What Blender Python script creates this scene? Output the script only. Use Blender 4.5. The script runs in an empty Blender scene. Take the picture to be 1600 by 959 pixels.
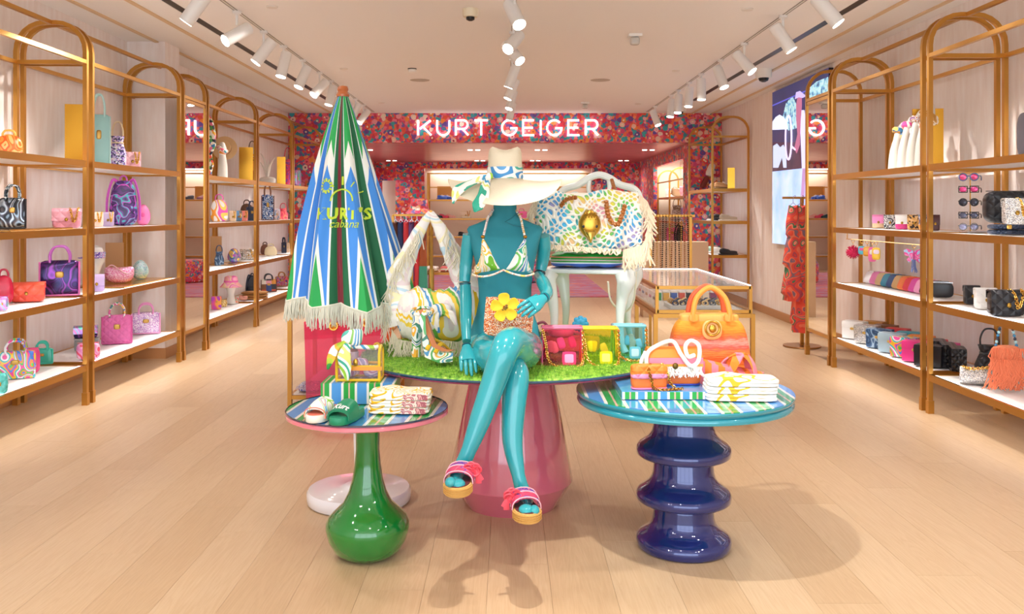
import bpy, math, random
from math import sin, cos, pi, radians as R
from mathutils import Vector, Matrix, noise
C = bpy.context.scene.collection
S = bpy.context.scene
random.seed(7)
# ---------------------------------------------------------------- camera, world, exposure
F, H, VX, VY = 1380.0, 1.4, 793.0, 329.0
cd = bpy.data.cameras.new('camera'); cam = bpy.data.objects.new('camera', cd); C.objects.link(cam)
cam.location = (0, 0, H); cam.rotation_euler = (R(90), 0, 0)
cd.sensor_width = 36; cd.lens = 36*F/1600; cd.shift_x = (800-VX)/1600; cd.shift_y = -(479.5-VY)/1600
cd.clip_start = 0.05; cd.clip_end = 100
S.camera = cam
S.view_settings.view_transform = 'Standard'; S.view_settings.look = 'None'
S.view_settings.gamma = 1; S.view_settings.use_curve_mapping = False
S.view_settings.exposure = EXPO = 0.30
w = bpy.data.worlds.new('daylight'); S.world = w; w.use_nodes = True
w.node_tree.nodes['Background'].inputs[0].default_value = (0.80, 0.90, 1.0, 1)
w.node_tree.nodes['Background'].inputs[1].default_value = 2.2
SPOT_W, WALL_W, AREA_W = 34.0, 66.0, 66.0
WARM, COOL = (1.0, 0.955, 0.90), (0.93, 0.96, 1.0)
def area(name, loc, rot, sx, sy, W, col):
    l = bpy.data.lights.new(name, 'AREA'); l.shape = 'RECTANGLE'; l.size = sx; l.size_y = sy; l.energy = W; l.color = col
    o = bpy.data.objects.new(name, l); C.objects.link(o); o.location = loc; o.rotation_euler = rot; return o
# daylight through the shop window behind the camera
area('window_daylight', (0, -2.35, 1.5), (R(-90), 0, 0), 6.4, 2.8, 75, (0.88, 0.94, 1.0)).rotation_euler = (R(90), 0, 0)
def lamp(name, loc, W, cone, col, rad=.05, aim=None):
    l = bpy.data.lights.new(name, 'SPOT'); l.energy = W; l.spot_size = R(cone); l.spot_blend = 1.0; l.shadow_soft_size = rad; l.color = col
    o = bpy.data.objects.new(name, l); C.objects.link(o); o.location = loc; return o
# fill spots added over the sales floor, then downlights of the room beyond the portal
for y in (.9, 3.9, 6.95, 10.0, 13.1):
    for x in (-1.87, 1.92):
        lamp('downlight', (x, y, 2.975), AREA_W*(.9 if y < 5 else 1.4), 124, WARM)
for yy in (16.3, 19.8):
    for xx in (-2.6, -.62, .62, 2.6): lamp('downlight', (xx, yy, 2.50), 34, 150, WARM, .07)
# ---------------------------------------------------------------- mesh building
def P(px, py, d):
    return Vector(((px-VX)*d/F, d, H-(py-VY)*d/F))
class MB:
    def __init__(s): s.v = []; s.f = []; s.m = []; s.mi = 0
    def add(s, vs, fs):
        o = len(s.v); s.v += [tuple(v) for v in vs]; s.f += [tuple(i+o for i in f) for f in fs]; s.m += [s.mi]*len(fs); return s
    def box(s, c, sz, rot=None, taper=1.0):
        x, y, z = sz[0]/2, sz[1]/2, sz[2]/2
        vs = [Vector((sx*x*(taper if sz_ > 0 else 1), sy*y*(taper if sz_ > 0 else 1), sz_*z)) for sz_ in (-1, 1) for sx, sy in ((-1, -1), (1, -1), (1, 1), (-1, 1))]
        if rot is not None: vs = [rot @ v for v in vs]
        c = Vector(c); return s.add([v+c for v in vs], [(3, 2, 1, 0), (4, 5, 6, 7), (0, 1, 5, 4), (1, 2, 6, 5), (2, 3, 7, 6), (3, 0, 4, 7)])
    def bx(s, x0, x1, y0, y1, z0, z1):
        return s.box(((x0+x1)/2, (y0+y1)/2, (z0+z1)/2), (abs(x1-x0), abs(y1-y0), abs(z1-z0)))
    def loft(s, secs, cap=True, closed=False):
        n = len(secs[0]); m = len(secs); fs = []
        vs = [p for sec in secs for p in sec]
        for i in range(m if closed else m-1):
            a, b = i*n, ((i+1) % m)*n
            for j in range(n): fs.append((a+j, a+(j+1) % n, b+(j+1) % n, b+j))
        if cap and not closed: fs.append(tuple(range(n))[::-1]); fs.append(tuple(range((m-1)*n, m*n)))
        return s.add(vs, fs)
    def tube(s, pts, r, n=8, closed=False, flat=None, up=None, cap=True):
        pts = [Vector(p) for p in pts]; m = len(pts)
        rr = r if isinstance(r, (list, tuple)) else [r]*m
        fl = flat if isinstance(flat, (list, tuple)) else [flat if flat else 1.0]*m
        T = []
        for i in range(m):
            a = pts[(i-1) % m] if (i or closed) else pts[0]; b = pts[(i+1) % m] if (i < m-1 or closed) else pts[-1]
            t = (b-a); T.append(t.normalized() if t.length > 1e-9 else Vector((0, 0, 1)))
        u = Vector(up) if up is not None else (Vector((0, 1, 0)) if abs(T[0].y) < .9 else Vector((1, 0, 0)))
        secs = []
        for i in range(m):
            u = (u - T[i]*u.dot(T[i]))
            u = u.normalized() if u.length > 1e-6 else T[i].orthogonal().normalized()
            w_ = T[i].cross(u)
            secs.append([pts[i]+u*(cos(2*pi*j/n)*rr[i]*fl[i])+w_*(sin(2*pi*j/n)*rr[i]) for j in range(n)])
        return s.loft(secs, cap=cap, closed=closed)
    def bar(s, pts, wd, th, up=(0, 0, 1), closed=False):          # rectangular section swept along pts
        pts = [Vector(p) for p in pts]; m = len(pts); secs = []
        for i in range(m):
            a = pts[(i-1) % m] if (i or closed) else pts[0]; b = pts[(i+1) % m] if (i < m-1 or closed) else pts[-1]
            t = (b-a).normalized(); u = Vector(up); u = (u-t*u.dot(t)).normalized(); q = t.cross(u)
            secs.append([pts[i]+u*(e*th/2)+q*(g*wd/2) for e, g in ((-1, -1), (-1, 1), (1, 1), (1, -1))])
        return s.loft(secs, closed=closed)
    def lathe(s, prof, c=(0, 0, 0), n=48, cap=True, rx=1, ry=1):
        c = Vector(c)
        return s.loft([[c+Vector((r*cos(2*pi*j/n)*rx, r*sin(2*pi*j/n)*ry, z)) for j in range(n)] for r, z in prof], cap=cap)
    def ell(s, c, rad, n=12, m=8, rot=None):
        c = Vector(c); secs = []
        for i in range(m+1):
            a = -pi/2+pi*i/m; rr = max(cos(a), .02)
            sec = [Vector((rad[0]*rr*cos(2*pi*j/n), rad[1]*rr*sin(2*pi*j/n), rad[2]*sin(a))) for j in range(n)]
            secs.append([c+(rot @ p if rot is not None else p) for p in sec])
        return s.loft(secs)
    def pill(s, c, sz, p=5, n=8, fn=None, rot=None):              # rounded box, p = squareness
        c = Vector(c); idx = {}; vs = []; fs = []
        def vid(k):
            if k not in idx:
                q = [2*t/n-1 for t in k]; L = sum(abs(t)**p for t in q)**(1/p)
                v = Vector([q[i]/L*sz[i]/2 for i in range(3)])
                if fn: v = Vector(fn(v.x/sz[0]*2, v.y/sz[1]*2, v.z/sz[2]*2, v))
                if rot is not None: v = rot @ v
                idx[k] = len(vs); vs.append(c+v)
            return idx[k]
        for ax in range(3):
            for side in (0, n):
                for a in range(n):
                    for b in range(n):
                        ks = []
                        for da, db in ((0, 0), (1, 0), (1, 1), (0, 1)):
                            k = [0, 0, 0]; k[ax] = side; k[(ax+1) % 3] = a+da; k[(ax+2) % 3] = b+db; ks.append(vid(tuple(k)))
                        fs.append(tuple(ks) if side else tuple(ks[::-1]))
        return s.add(vs, fs)
    def prism(s, pts, d, n):                                       # polygon (list of 3D points) given thickness d along n
        n = Vector(n).normalized()*d; pts = [Vector(p) for p in pts]; k = len(pts)
        return s.add(pts+[p+n for p in pts], [tuple(range(k))[::-1], tuple(range(k, 2*k))]+[(i, (i+1) % k, k+(i+1) % k, k+i) for i in range(k)])
    def torus(s, c, R_, r, rot=None, n=12, m=6, sx=1.0):
        c = Vector(c); secs = []
        for i in range(n):
            a = 2*pi*i/n
            sec = [Vector(((R_+r*cos(2*pi*j/m))*cos(a)*sx, (R_+r*cos(2*pi*j/m))*sin(a), r*sin(2*pi*j/m))) for j in range(m)]
            secs.append([c+(rot @ p if rot is not None else p) for p in sec])
        return s.loft(secs, closed=True)
    def chain(s, pts, ll=.02, r=.0028, wdt=.5):
        pts = resample(pts, ll*.72)
        for i in range(len(pts)-1):
            t = (pts[i+1]-pts[i]); q = t.to_track_quat('X', 'Z').to_matrix() @ Matrix.Rotation(pi/2*(i % 2), 3, 'X')
            s.torus((pts[i]+pts[i+1])/2, ll*wdt, r, q, n=8, m=4, sx=1.15)
        return s
    def rope(s, pts, r=.008, step=1.1):                            # twisted cord: slanted beads along a path
        pts = resample(pts, r*step)
        for i in range(len(pts)-1):
            t = (pts[i+1]-pts[i]); q = t.to_track_quat('X', 'Z').to_matrix() @ Matrix.Rotation(i*1.3, 3, 'X') @ Matrix.Rotation(.6, 3, 'Y')
            s.ell(pts[i], (r*.75, r, r), 6, 4, q)
        return s
    def fringe(s, edge, L, n, wd=.004, jit=.35, out=(0, -1, 0), spread=.02, rnd=random):
        edge = resample(edge, polylen(edge)/max(n, 2)); o = Vector(out)
        for i, p in enumerate(edge):
            for k in range(1):
                l = L*(1-jit*rnd.random()); a = p+o*rnd.uniform(-.004, .006)
                b = a+Vector((rnd.uniform(-spread, spread)*.5, 0, -l*.5))+o*rnd.uniform(0, .008)
                c = b+Vector((rnd.uniform(-spread, spread), 0, -l*.5))+o*rnd.uniform(-.004, .01)
                s.tube([a, b, c], [wd*.5, wd*.6, wd*.4], n=4)
        return s
    def build(s, name, mat, parent=None, smooth=True, world=False, ang=35, loc=None, rotz=0):
        me = bpy.data.meshes.new(name)
        off = Vector((0, 0, 0))
        if world and parent is not None:
            off = root_loc(parent)
        me.from_pydata([(v[0]-off[0], v[1]-off[1], v[2]-off[2]) for v in s.v], [], s.f)
        for m_ in (mat if isinstance(mat, (list, tuple)) else [mat]): me.materials.append(m_)
        if any(s.m): me.polygons.foreach_set('material_index', s.m)
        me.validate(); me.update()
        if smooth:
            me.shade_smooth(); me.set_sharp_from_angle(angle=R(ang))
        o = bpy.data.objects.new(name, me); C.objects.link(o)
        if parent is not None: o.parent = parent
        if loc is not None: o.location = loc; o.rotation_euler = (0, 0, rotz)
        return o
def root_loc(o):
    l = Vector((0, 0, 0))
    while o is not None: l = l+Vector(o.location); o = o.parent
    return l
def polylen(p): return sum((Vector(p[i+1])-Vector(p[i])).length for i in range(len(p)-1))
def resample(pts, step):
    pts = [Vector(p) for p in pts]; L = polylen(pts); n = max(2, int(L/step)+1); out = []; acc = 0; i = 0; seg = (pts[1]-pts[0]).length
    for k in range(n):
        t = L*k/(n-1)
        while t > acc+seg+1e-9 and i < len(pts)-2: acc += seg; i += 1; seg = (pts[i+1]-pts[i]).length
        out.append(pts[i].lerp(pts[i+1], min(1, max(0, (t-acc)/max(seg, 1e-9)))))
    return out
def spline(pts, k=6):                                              # Catmull-Rom through pts
    pts = [Vector(p) for p in pts]; q = [2*pts[0]-pts[1]]+pts+[2*pts[-1]-pts[-2]]; out = []
    for i in range(1, len(q)-2):
        for j in range(k):
            t = j/k; a, b, c, d = q[i-1:i+3]
            out.append(.5*((2*b)+(c-a)*t+(2*a-5*b+4*c-d)*t*t+(3*b-a-3*c+d)*t**3))
    return out+[pts[-1]]
def lerpl(vals, n):
    out = []
    for i in range(n):
        t = i/(n-1)*(len(vals)-1); k = min(int(t), len(vals)-2); out.append(vals[k]+(vals[k+1]-vals[k])*(t-k))
    return out
def empty(name, loc=(0, 0, 0), rz=0, parent=None):
    o = bpy.data.objects.new(name, None); C.objects.link(o); o.location = loc; o.rotation_euler = (0, 0, rz); o.empty_display_size = .05
    if parent is not None: o.parent = parent
    return o
def tag(o, label=None, cat=None, group=None, kind=None):
    if label: o['label'] = label
    if cat: o['category'] = cat
    if group: o['group'] = group
    if kind: o['kind'] = kind
    return o
def thing(name, label, cat, loc=(0, 0, 0), rz=0, group=None):
    return tag(empty(name, loc, rz), label, cat, group)
def copy_tree(o, parent=None):
    c = o.copy(); C.objects.link(c); c.parent = parent
    for ch in list(o.children): copy_tree(ch, c)
    return c
# ---------------------------------------------------------------- materials
MC = {}
def lin(c):
    if isinstance(c, str):
        c = tuple(int(c[i:i+2], 16)/255 for i in (0, 2, 4))
        c = tuple((x/12.92 if x <= .04045 else ((x+.055)/1.055)**2.4) for x in c)
    return (c[0], c[1], c[2], 1)
def base(name):
    m = bpy.data.materials.new(name); m.use_nodes = True; nt = m.node_tree; b = nt.nodes['Principled BSDF']; return m, nt, b
def setp(b, rough=.5, metal=0, coat=0, sheen=0, spec=.5):
    b.inputs['Roughness'].default_value = rough; b.inputs['Metallic'].default_value = metal
    b.inputs['Coat Weight'].default_value = coat; b.inputs['Coat Roughness'].default_value = .06
    b.inputs['Specular IOR Level'].default_value = spec
def plain(col, rough=.5, metal=0, coat=0, bump=0, bscale=200, key=None, spec=.5):
    k = ('p', str(col), rough, metal, coat, bump, bscale)
    if k in MC: return MC[k]
    m, nt, b = base('mat_'+str(col)); b.inputs['Base Color'].default_value = lin(col); setp(b, rough, metal, coat, spec=spec)
    if bump: add_bump(nt, b, bump, bscale)
    MC[k] = m; return m
def nd(nt, t, **kw):
    n = nt.nodes.new(t)
    for k, v in kw.items():
        if k in n.inputs: n.inputs[k].default_value = v
        else: setattr(n, k, v)
    return n
def add_bump(nt, b, strength, scale, src=None):
    bp = nd(nt, 'ShaderNodeBump'); bp.inputs['Strength'].default_value = strength; bp.inputs['Distance'].default_value = .004
    if src is None:
        tc = nd(nt, 'ShaderNodeTexCoord'); n = nd(nt, 'ShaderNodeTexNoise'); n.inputs['Scale'].default_value = scale
        nt.links.new(tc.outputs['Object'], n.inputs['Vector']); src = n.outputs[0]
    nt.links.new(src, bp.inputs['Height']); nt.links.new(bp.outputs[0], b.inputs['Normal'])
def coords(nt, rot=(0, 0, 0), sc=(1, 1, 1), loc=(0, 0, 0), world=False):
    tc = nd(nt, 'ShaderNodeTexCoord'); mp = nd(nt, 'ShaderNodeMapping')
    mp.inputs['Rotation'].default_value = rot; mp.inputs['Scale'].default_value = sc; mp.inputs['Location'].default_value = loc
    src = tc.outputs['Object']
    if world: src = nd(nt, 'ShaderNodeNewGeometry').outputs['Position']
    nt.links.new(src, mp.inputs['Vector']); return mp.outputs[0]
def ramp(nt, fac, stops, const=True):
    r = nd(nt, 'ShaderNodeValToRGB'); e = r.color_ramp; e.interpolation = 'CONSTANT' if const else 'LINEAR'
    while len(e.elements) > 1: e.elements.remove(e.elements[-1])
    e.elements[0].position = stops[0][0]; e.elements[0].color = lin(stops[0][1])
    for p, c in stops[1:]:
        x = e.elements.new(p); x.color = lin(c)
    nt.links.new(fac, r.inputs[0]); return r.outputs[0]
def even(cols): return [(i/len(cols), c) for i, c in enumerate(cols)]
def math_(nt, op, a, b=None):
    n = nd(nt, 'ShaderNodeMath'); n.operation = op
    for i, x in enumerate((a, b)):
        if x is None: continue
        if isinstance(x, (int, float)): n.inputs[i].default_value = x
        else: nt.links.new(x, n.inputs[i])
    return n.outputs[0]
def stripes(name, bands, period, rot=0, axis='X', rough=.5, coat=0, tilt=(0, 0, 0)):
    k = ('s', name)
    if k in MC: return MC[k]
    m, nt, b = base(name); setp(b, rough, 0, coat); v = coords(nt, rot=(tilt[0], tilt[1], rot)); sx = nd(nt, 'ShaderNodeSeparateXYZ'); nt.links.new(v, sx.inputs[0])
    f = math_(nt, 'FRACT', math_(nt, 'DIVIDE', sx.outputs[axis], period)); tot = sum(x[0] for x in bands); acc = 0; st = []
    for wd, c in bands: st.append((acc/tot, c)); acc += wd
    nt.links.new(ramp(nt, f, st), b.inputs['Base Color']); MC[k] = m; return m
def swirl(name, cols, scale=9, rough=.55, coat=0, dist=2.5, const=True, metal=0, seed=0, rep=3.0):
    k = ('w', name)
    if k in MC: return MC[k]
    m, nt, b = base(name); setp(b, rough, metal, coat); v = coords(nt, loc=(seed, seed*.7, 0)); n = nd(nt, 'ShaderNodeTexNoise')
    n.inputs['Scale'].default_value = scale*.62; n.inputs['Distortion'].default_value = dist*.6; n.inputs['Detail'].default_value = 0.0
    nt.links.new(v, n.inputs['Vector']); f = math_(nt, 'FRACT', math_(nt, 'MULTIPLY', n.outputs[0], rep))
    nt.links.new(ramp(nt, f, even(cols), const), b.inputs['Base Color']); MC[k] = m; return m
def spots(name, cols, scale=40, rough=.5, metal=0, coat=0, stretch=(1, 1, 1), bump=0, world=False, rndm=1.0):
    k = ('v', name)
    if k in MC: return MC[k]
    m, nt, b = base(name); setp(b, rough, metal, coat); v = coords(nt, sc=stretch, world=world); n = nd(nt, 'ShaderNodeTexVoronoi')
    n.inputs['Scale'].default_value = scale; n.inputs['Randomness'].default_value = rndm; nt.links.new(v, n.inputs['Vector'])
    sp = nd(nt, 'ShaderNodeSeparateColor'); nt.links.new(n.outputs['Color'], sp.inputs[0])
    nt.links.new(ramp(nt, sp.outputs[0], even(cols)), b.inputs['Base Color'])
    if bump: add_bump(nt, b, bump, 1, n.outputs['Distance'])
    MC[k] = m; return m
def floral(name, scale=9, rough=.55, world=True):
    k = ('f', name)
    if k in MC: return MC[k]
    m, nt, b = base(name); setp(b, rough); v = coords(nt, world=world)
    nz = nd(nt, 'ShaderNodeTexNoise'); nz.inputs['Scale'].default_value = scale*1.2; nt.links.new(v, nz.inputs['Vector'])
    mx = nd(nt, 'ShaderNodeMix'); mx.data_type = 'VECTOR'; mx.inputs[0].default_value = .035
    nt.links.new(v, mx.inputs[4]); nt.links.new(nz.outputs['Color'], mx.inputs[5])
    def vor(sc):
        n = nd(nt, 'ShaderNodeTexVoronoi'); n.inputs['Scale'].default_value = sc; nt.links.new(mx.outputs[1], n.inputs['Vector'])
        sp = nd(nt, 'ShaderNodeSeparateColor'); nt.links.new(n.outputs['Color'], sp.inputs[0]); return n, sp
    n1, s1 = vor(scale); n2, s2 = vor(scale*2.3)
    bg = ramp(nt, s2.outputs[0], even(['D23A50', 'E8504E', '3C94A4', 'DC4C74', 'F0704A', '7A5AA8', 'EE7C90', '3AA8A8', 'DA4868', 'F4985E']))
    pet = ramp(nt, s1.outputs[0], even(['F2A0A8', 'E93C4C', 'F7C8B4', 'D9477C', '3FA9B5', 'F28C3A', 'F6D9C8', 'C93B4E', '6A4BA0', 'F0687A', 'EE5A3C', 'F4B6BE']))
    cen = ramp(nt, s1.outputs[1], even(['F7E6C4', 'B5204A', 'F2A43C', '4C9E4A', 'FFFFFF', '7A2A68']))
    d = n1.outputs['Distance']
    a = nd(nt, 'ShaderNodeMix'); a.data_type = 'RGBA'; nt.links.new(math_(nt, 'LESS_THAN', d, .46), a.inputs[0]); nt.links.new(bg, a.inputs[6]); nt.links.new(pet, a.inputs[7])
    c = nd(nt, 'ShaderNodeMix'); c.data_type = 'RGBA'; nt.links.new(math_(nt, 'LESS_THAN', d, .17), c.inputs[0]); nt.links.new(a.outputs[2], c.inputs[6]); nt.links.new(cen, c.inputs[7])
    nt.links.new(c.outputs[2], b.inputs['Base Color']); MC[k] = m; return m
def clear(col, fac=.12, rough=.04, key=''):
    k = ('c', str(col), fac, key)
    if k in MC: return MC[k]
    m = bpy.data.materials.new('clear_'+str(col)); m.use_nodes = True; nt = m.node_tree; nt.nodes.clear()
    o = nd(nt, 'ShaderNodeOutputMaterial'); t = nd(nt, 'ShaderNodeBsdfTransparent'); g = nd(nt, 'ShaderNodeBsdfPrincipled'); x = nd(nt, 'ShaderNodeMixShader')
    t.inputs[0].default_value = lin(col); g.inputs['Base Color'].default_value = lin(col); g.inputs['Roughness'].default_value = rough
    lw = nd(nt, 'ShaderNodeLayerWeight'); lw.inputs[0].default_value = .5
    fr = math_(nt, 'MULTIPLY', math_(nt, 'POWER', lw.outputs['Facing'], 4.0), .45)
    nt.links.new(math_(nt, 'ADD', fr, fac), x.inputs[0]); nt.links.new(t.outputs[0], x.inputs[1]); nt.links.new(g.outputs[0], x.inputs[2]); nt.links.new(x.outputs[0], o.inputs[0])
    MC[k] = m; return m
def emit(col, s):
    k = ('e', str(col), s)
    if k in MC: return MC[k]
    m, nt, b = base('light_'+str(col)); b.inputs['Base Color'].default_value = lin(col); b.inputs['Emission Color'].default_value = lin(col); b.inputs['Emission Strength'].default_value = s
    MC[k] = m; return m
def quilt(col, rough=.4, metal=0, scale=22, coat=0):
    k = ('q', str(col), rough, metal, scale)
    if k in MC: return MC[k]
    m, nt, b = base('quilted_'+str(col)); b.inputs['Base Color'].default_value = lin(col); setp(b, rough, metal, coat)
    h = None
    for sgn in (1, -1):
        v = coords(nt, rot=(0, R(45*sgn), 0)); s_ = nd(nt, 'ShaderNodeSeparateXYZ'); nt.links.new(v, s_.inputs[0])
        a = math_(nt, 'ABSOLUTE', math_(nt, 'SINE', math_(nt, 'MULTIPLY', s_.outputs['X'], scale*pi)))
        h = a if h is None else math_(nt, 'MINIMUM', h, a)
    bp = nd(nt, 'ShaderNodeBump'); bp.inputs['Strength'].default_value = .9; bp.inputs['Distance'].default_value = .006
    nt.links.new(h, bp.inputs['Height']); nt.links.new(bp.outputs[0], b.inputs['Normal']); MC[k] = m; return m
GOLD = plain('C98A3A', .30, .85)                                   # brushed brass frames
def _g():
    b = GOLD.node_tree.nodes['Principled BSDF']; b.inputs['Base Color'].default_value = lin('C99548')
_g()
CHAIN = plain('E8BE62', .2, 1.0); WHITE = plain('F2EFEA', .5); CREAM = plain('EFE3CF', .6)
SILVER = plain('C8CCD2', .25, .9); BLACK = plain('17171B', .35); FRINGE = plain('E6DDC6', .8)
# ---------------------------------------------------------------- the room
XL, XR, YB, YF, ZC = -3.6, 3.52, 14.5, -2.5, 3.0
def struct(o): return tag(o, kind='structure')
# floor: slab and oak planks
def wood_mat():
    m, nt, b = base('oak'); setp(b, .38, 0, 0, spec=.45)
    g = nd(nt, 'ShaderNodeObjectInfo'); v = coords(nt, sc=(14, .8, 1), world=True)
    ad = nd(nt, 'ShaderNodeVectorMath'); ad.operation = 'ADD'; mu = nd(nt, 'ShaderNodeVectorMath'); mu.operation = 'SCALE'
    cb = nd(nt, 'ShaderNodeCombineXYZ'); nt.links.new(g.outputs['Random'], cb.inputs[0]); nt.links.new(g.outputs['Random'], cb.inputs[1])
    nt.links.new(cb.outputs[0], mu.inputs[0]); mu.inputs['Scale'].default_value = 37
    nt.links.new(v, ad.inputs[0]); nt.links.new(mu.outputs[0], ad.inputs[1])
    n = nd(nt, 'ShaderNodeTexNoise'); n.inputs['Scale'].default_value = 1.0; n.inputs['Detail'].default_value = 4; n.inputs['Distortion'].default_value = 1.2
    nt.links.new(ad.outputs[0], n.inputs['Vector'])
    rings = math_(nt, 'ABSOLUTE', math_(nt, 'SINE', math_(nt, 'MULTIPLY', n.outputs[0], 30.0)))
    n2 = nd(nt, 'ShaderNodeTexNoise'); n2.inputs['Scale'].default_value = 9; n2.inputs['Detail'].default_value = 3; nt.links.new(ad.outputs[0], n2.inputs['Vector'])
    f = math_(nt, 'ADD', math_(nt, 'ADD', math_(nt, 'MULTIPLY', rings, .16), math_(nt, 'MULTIPLY', n2.outputs[0], .40)), math_(nt, 'ADD', math_(nt, 'MULTIPLY', g.outputs['Random'], .28), .07))
    nt.links.new(ramp(nt, f, [(0, 'B89570'), (.45, 'C8A883'), (1, 'DAC09E')], False), b.inputs['Base Color'])
    add_bump(nt, b, .08, 1, n2.outputs[0]); return m
OAK = wood_mat()
fl = MB().bx(XL-.1, XR+.1, YF, 22.5, -.12, -.012).build('floor', plain('B8977A', .5), smooth=False); struct(fl)
pw = .235; meshes = []
for L in (2.1, 1.4):
    b = MB(); b.box((0, 0, -.006), (pw-.0009, L-.0009, .012)); me = b.build('plank', OAK, smooth=False); meshes.append((L, me.data)); bpy.data.objects.remove(me)
x = XL; i = 0; npl = 0
while x < XR:
    y = .35 - (i*0.83) % 1.9; j = 0
    while y < 14.6:
        L, me = meshes[(i*7+j*3) % 3 == 0]
        o = bpy.data.objects.new('plank', me); C.objects.link(o); o.location = (x+pw/2, y+L/2, 0); o.parent = fl; npl += 1
        y += L; j += 1
    x += pw; i += 1
MB().bx(XL, XR, 14.6, 22.4, -.013, -.002).build('boards', OAK, fl, smooth=False)
MB().bx(XL, XR, YF, -1.6, -.012, 0).build('boards', OAK, fl, smooth=False)
print('planks', npl)
def plaster(name, a, b_, sc=(3, 3, .5)):
    m, nt, b = base(name); setp(b, .75); v = coords(nt, sc=sc, world=True); n = nd(nt, 'ShaderNodeTexNoise'); n.inputs['Scale'].default_value = 6; n.inputs['Detail'].default_value = 6
    nt.links.new(v, n.inputs['Vector']); nt.links.new(ramp(nt, n.outputs[0], [(.3, a), (.7, b_)], False), b.inputs['Base Color']); return m
WALL = plaster('pink_limewash', 'EDDFD8', 'F6EEEA'); CEIL = plain('F3EFEC', .8); FLORAL = floral('floral_wallpaper', 10.5)
struct(MB().bx(XL-.12, XL, YF, 14.7, -.12, ZC+.1).build('wall_left', WALL, smooth=False))
struct(MB().bx(XR, XR+.12, YF, 14.7, -.12, ZC+.1).build('wall_right', WALL, smooth=False))
# ceiling with recessed slots near both long walls
slots = [(-2.64, -2.56), (2.67, 2.75)]
cl = MB()
xs = [XL-.1, slots[0][0], slots[0][1], slots[1][0], slots[1][1], XR+.1]
cl.bx(xs[0], xs[1], YF, 14.7, ZC, ZC+.1).bx(xs[2], xs[3], YF, 14.7, ZC, ZC+.1).bx(xs[4], xs[5], YF, 14.7, ZC, ZC+.1)
for a, b_ in slots: cl.bx(a, b_, 12.9, 14.7, ZC, ZC+.1)
cl.bx(XL-.1, XR+.1, YF, 14.7, ZC+.1, ZC+.2)
ceil = cl.build('ceiling', CEIL, smooth=False); struct(ceil)
for a, b_ in slots: MB().bx(a, b_, YF, 12.9, ZC+.004, ZC+.09).build('dark_slot_lining', BLACK, ceil, smooth=False)
GOLDP = plain('DDBE96', .5)
for k, x in enumerate((-3.32, -2.88, 3.02, 3.36)):
    struct(MB().bx(x-.018, x+.018, YF, 14.5, ZC-.012, ZC).build('trim_%d' % (k+1), GOLDP, smooth=False))
for nm, x, y0 in (('baseboard_left', XL, YF), ('baseboard_right', XR-.02, YF)):
    struct(MB().bx(x, x+.02, y0, 14.5, 0, .10).build(nm, plain('B98556', .5), smooth=False))
# pilaster on the left wall with wooden foot
pil = MB().bx(XL, -3.24, 8.36, 8.72, .1, ZC).build('wall_pilaster', WALL, smooth=False); struct(pil)
MB().bx(XL, -3.23, 8.35, 8.73, 0, .1).build('wooden_foot', plain('B98556', .5), pil, smooth=False)
# floral back wall with header and portal, corridor beyond
struct(MB().bx(XL, XR, YB, YB+.22, 2.52, ZC).build('wall_back_header', FLORAL, smooth=False))
struct(MB().bx(XL, -3.0, YB, YB+.22, 0, 2.52).build('wall_back_left', FLORAL, smooth=False))
struct(MB().bx(3.0, XR, YB, YB+.22, 0, 2.52).build('wall_back_right', FLORAL, smooth=False))
def streak():
    m, nt, b = base('rose_metal_ceiling'); setp(b, .28, .35); v = coords(nt, sc=(1.2, 14, 1), world=True); n = nd(nt, 'ShaderNodeTexNoise'); n.inputs['Scale'].default_value = 3; n.inputs['Detail'].default_value = 5
    nt.links.new(v, n.inputs['Vector']); nt.links.new(ramp(nt, n.outputs[0], [(.3, 'A84C50'), (.55, 'D08080'), (.75, 'E3A0A0')], False), b.inputs['Base Color']); return m
struct(MB().bx(XL, XR, YB+.22, 21.6, 2.52, 2.6).build('ceiling_back_room', streak(), smooth=False))
FL2 = floral('floral_wallpaper_deep', 9)
for sgn, nm in ((-1, 'left'), (1, 'right')):
    b = MB()
    for y0, y1, z0, z1 in ((14.72, 15.3, 0, 2.52), (15.3, 18.4, 2.3, 2.52), (18.4, 20.9, 0, 2.52)):
        b.bx(sgn*3.04, sgn*3.12, y0, y1, z0, z1)
    struct(b.build('wall_corridor_'+nm, FL2, smooth=False))
    b = MB(); b.bx(sgn*3.60, sgn*3.64, 15.2, 18.5, 0, 2.5).bx(sgn*3.12, sgn*3.6, 15.22, 15.26, 0, 2.5).bx(sgn*3.12, sgn*3.6, 18.42, 18.46, 0, 2.5)
    struct(b.build('wall_alcove_'+nm, CREAM, smooth=False))
b = MB()
for x0, x1, z0, z1 in ((-3.12, -2.92, 0, 2.52), (-2.92, -2.6, 2.1, 2.52), (-2.6, -1.93, 0, 2.52), (-1.93, 1.96, 2.38, 2.52), (1.96, 2.85, 0, 2.52), (2.85, 3.12, 0, 2.52)):
    b.bx(x0, x1, 20.5, 20.62, z0, z1)
struct(b.build('wall_far', FL2, smooth=False))
LITC = plain('F3E1C8', .6)
struct(MB().bx(-3.1, 3.1, 21.1, 21.16, 0, 2.52).build('wall_far_niche', LITC, smooth=False))
area('niche_light', (0, 20.95, 2.40), (R(-12), 0, 0), 3.6, .2, 26, WARM)
for s_ in (-1, 1): area('alcove_light', (s_*3.3, 16.8, 2.36), (0, 0, 0), .3, 2.8, 26, WARM)
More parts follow.
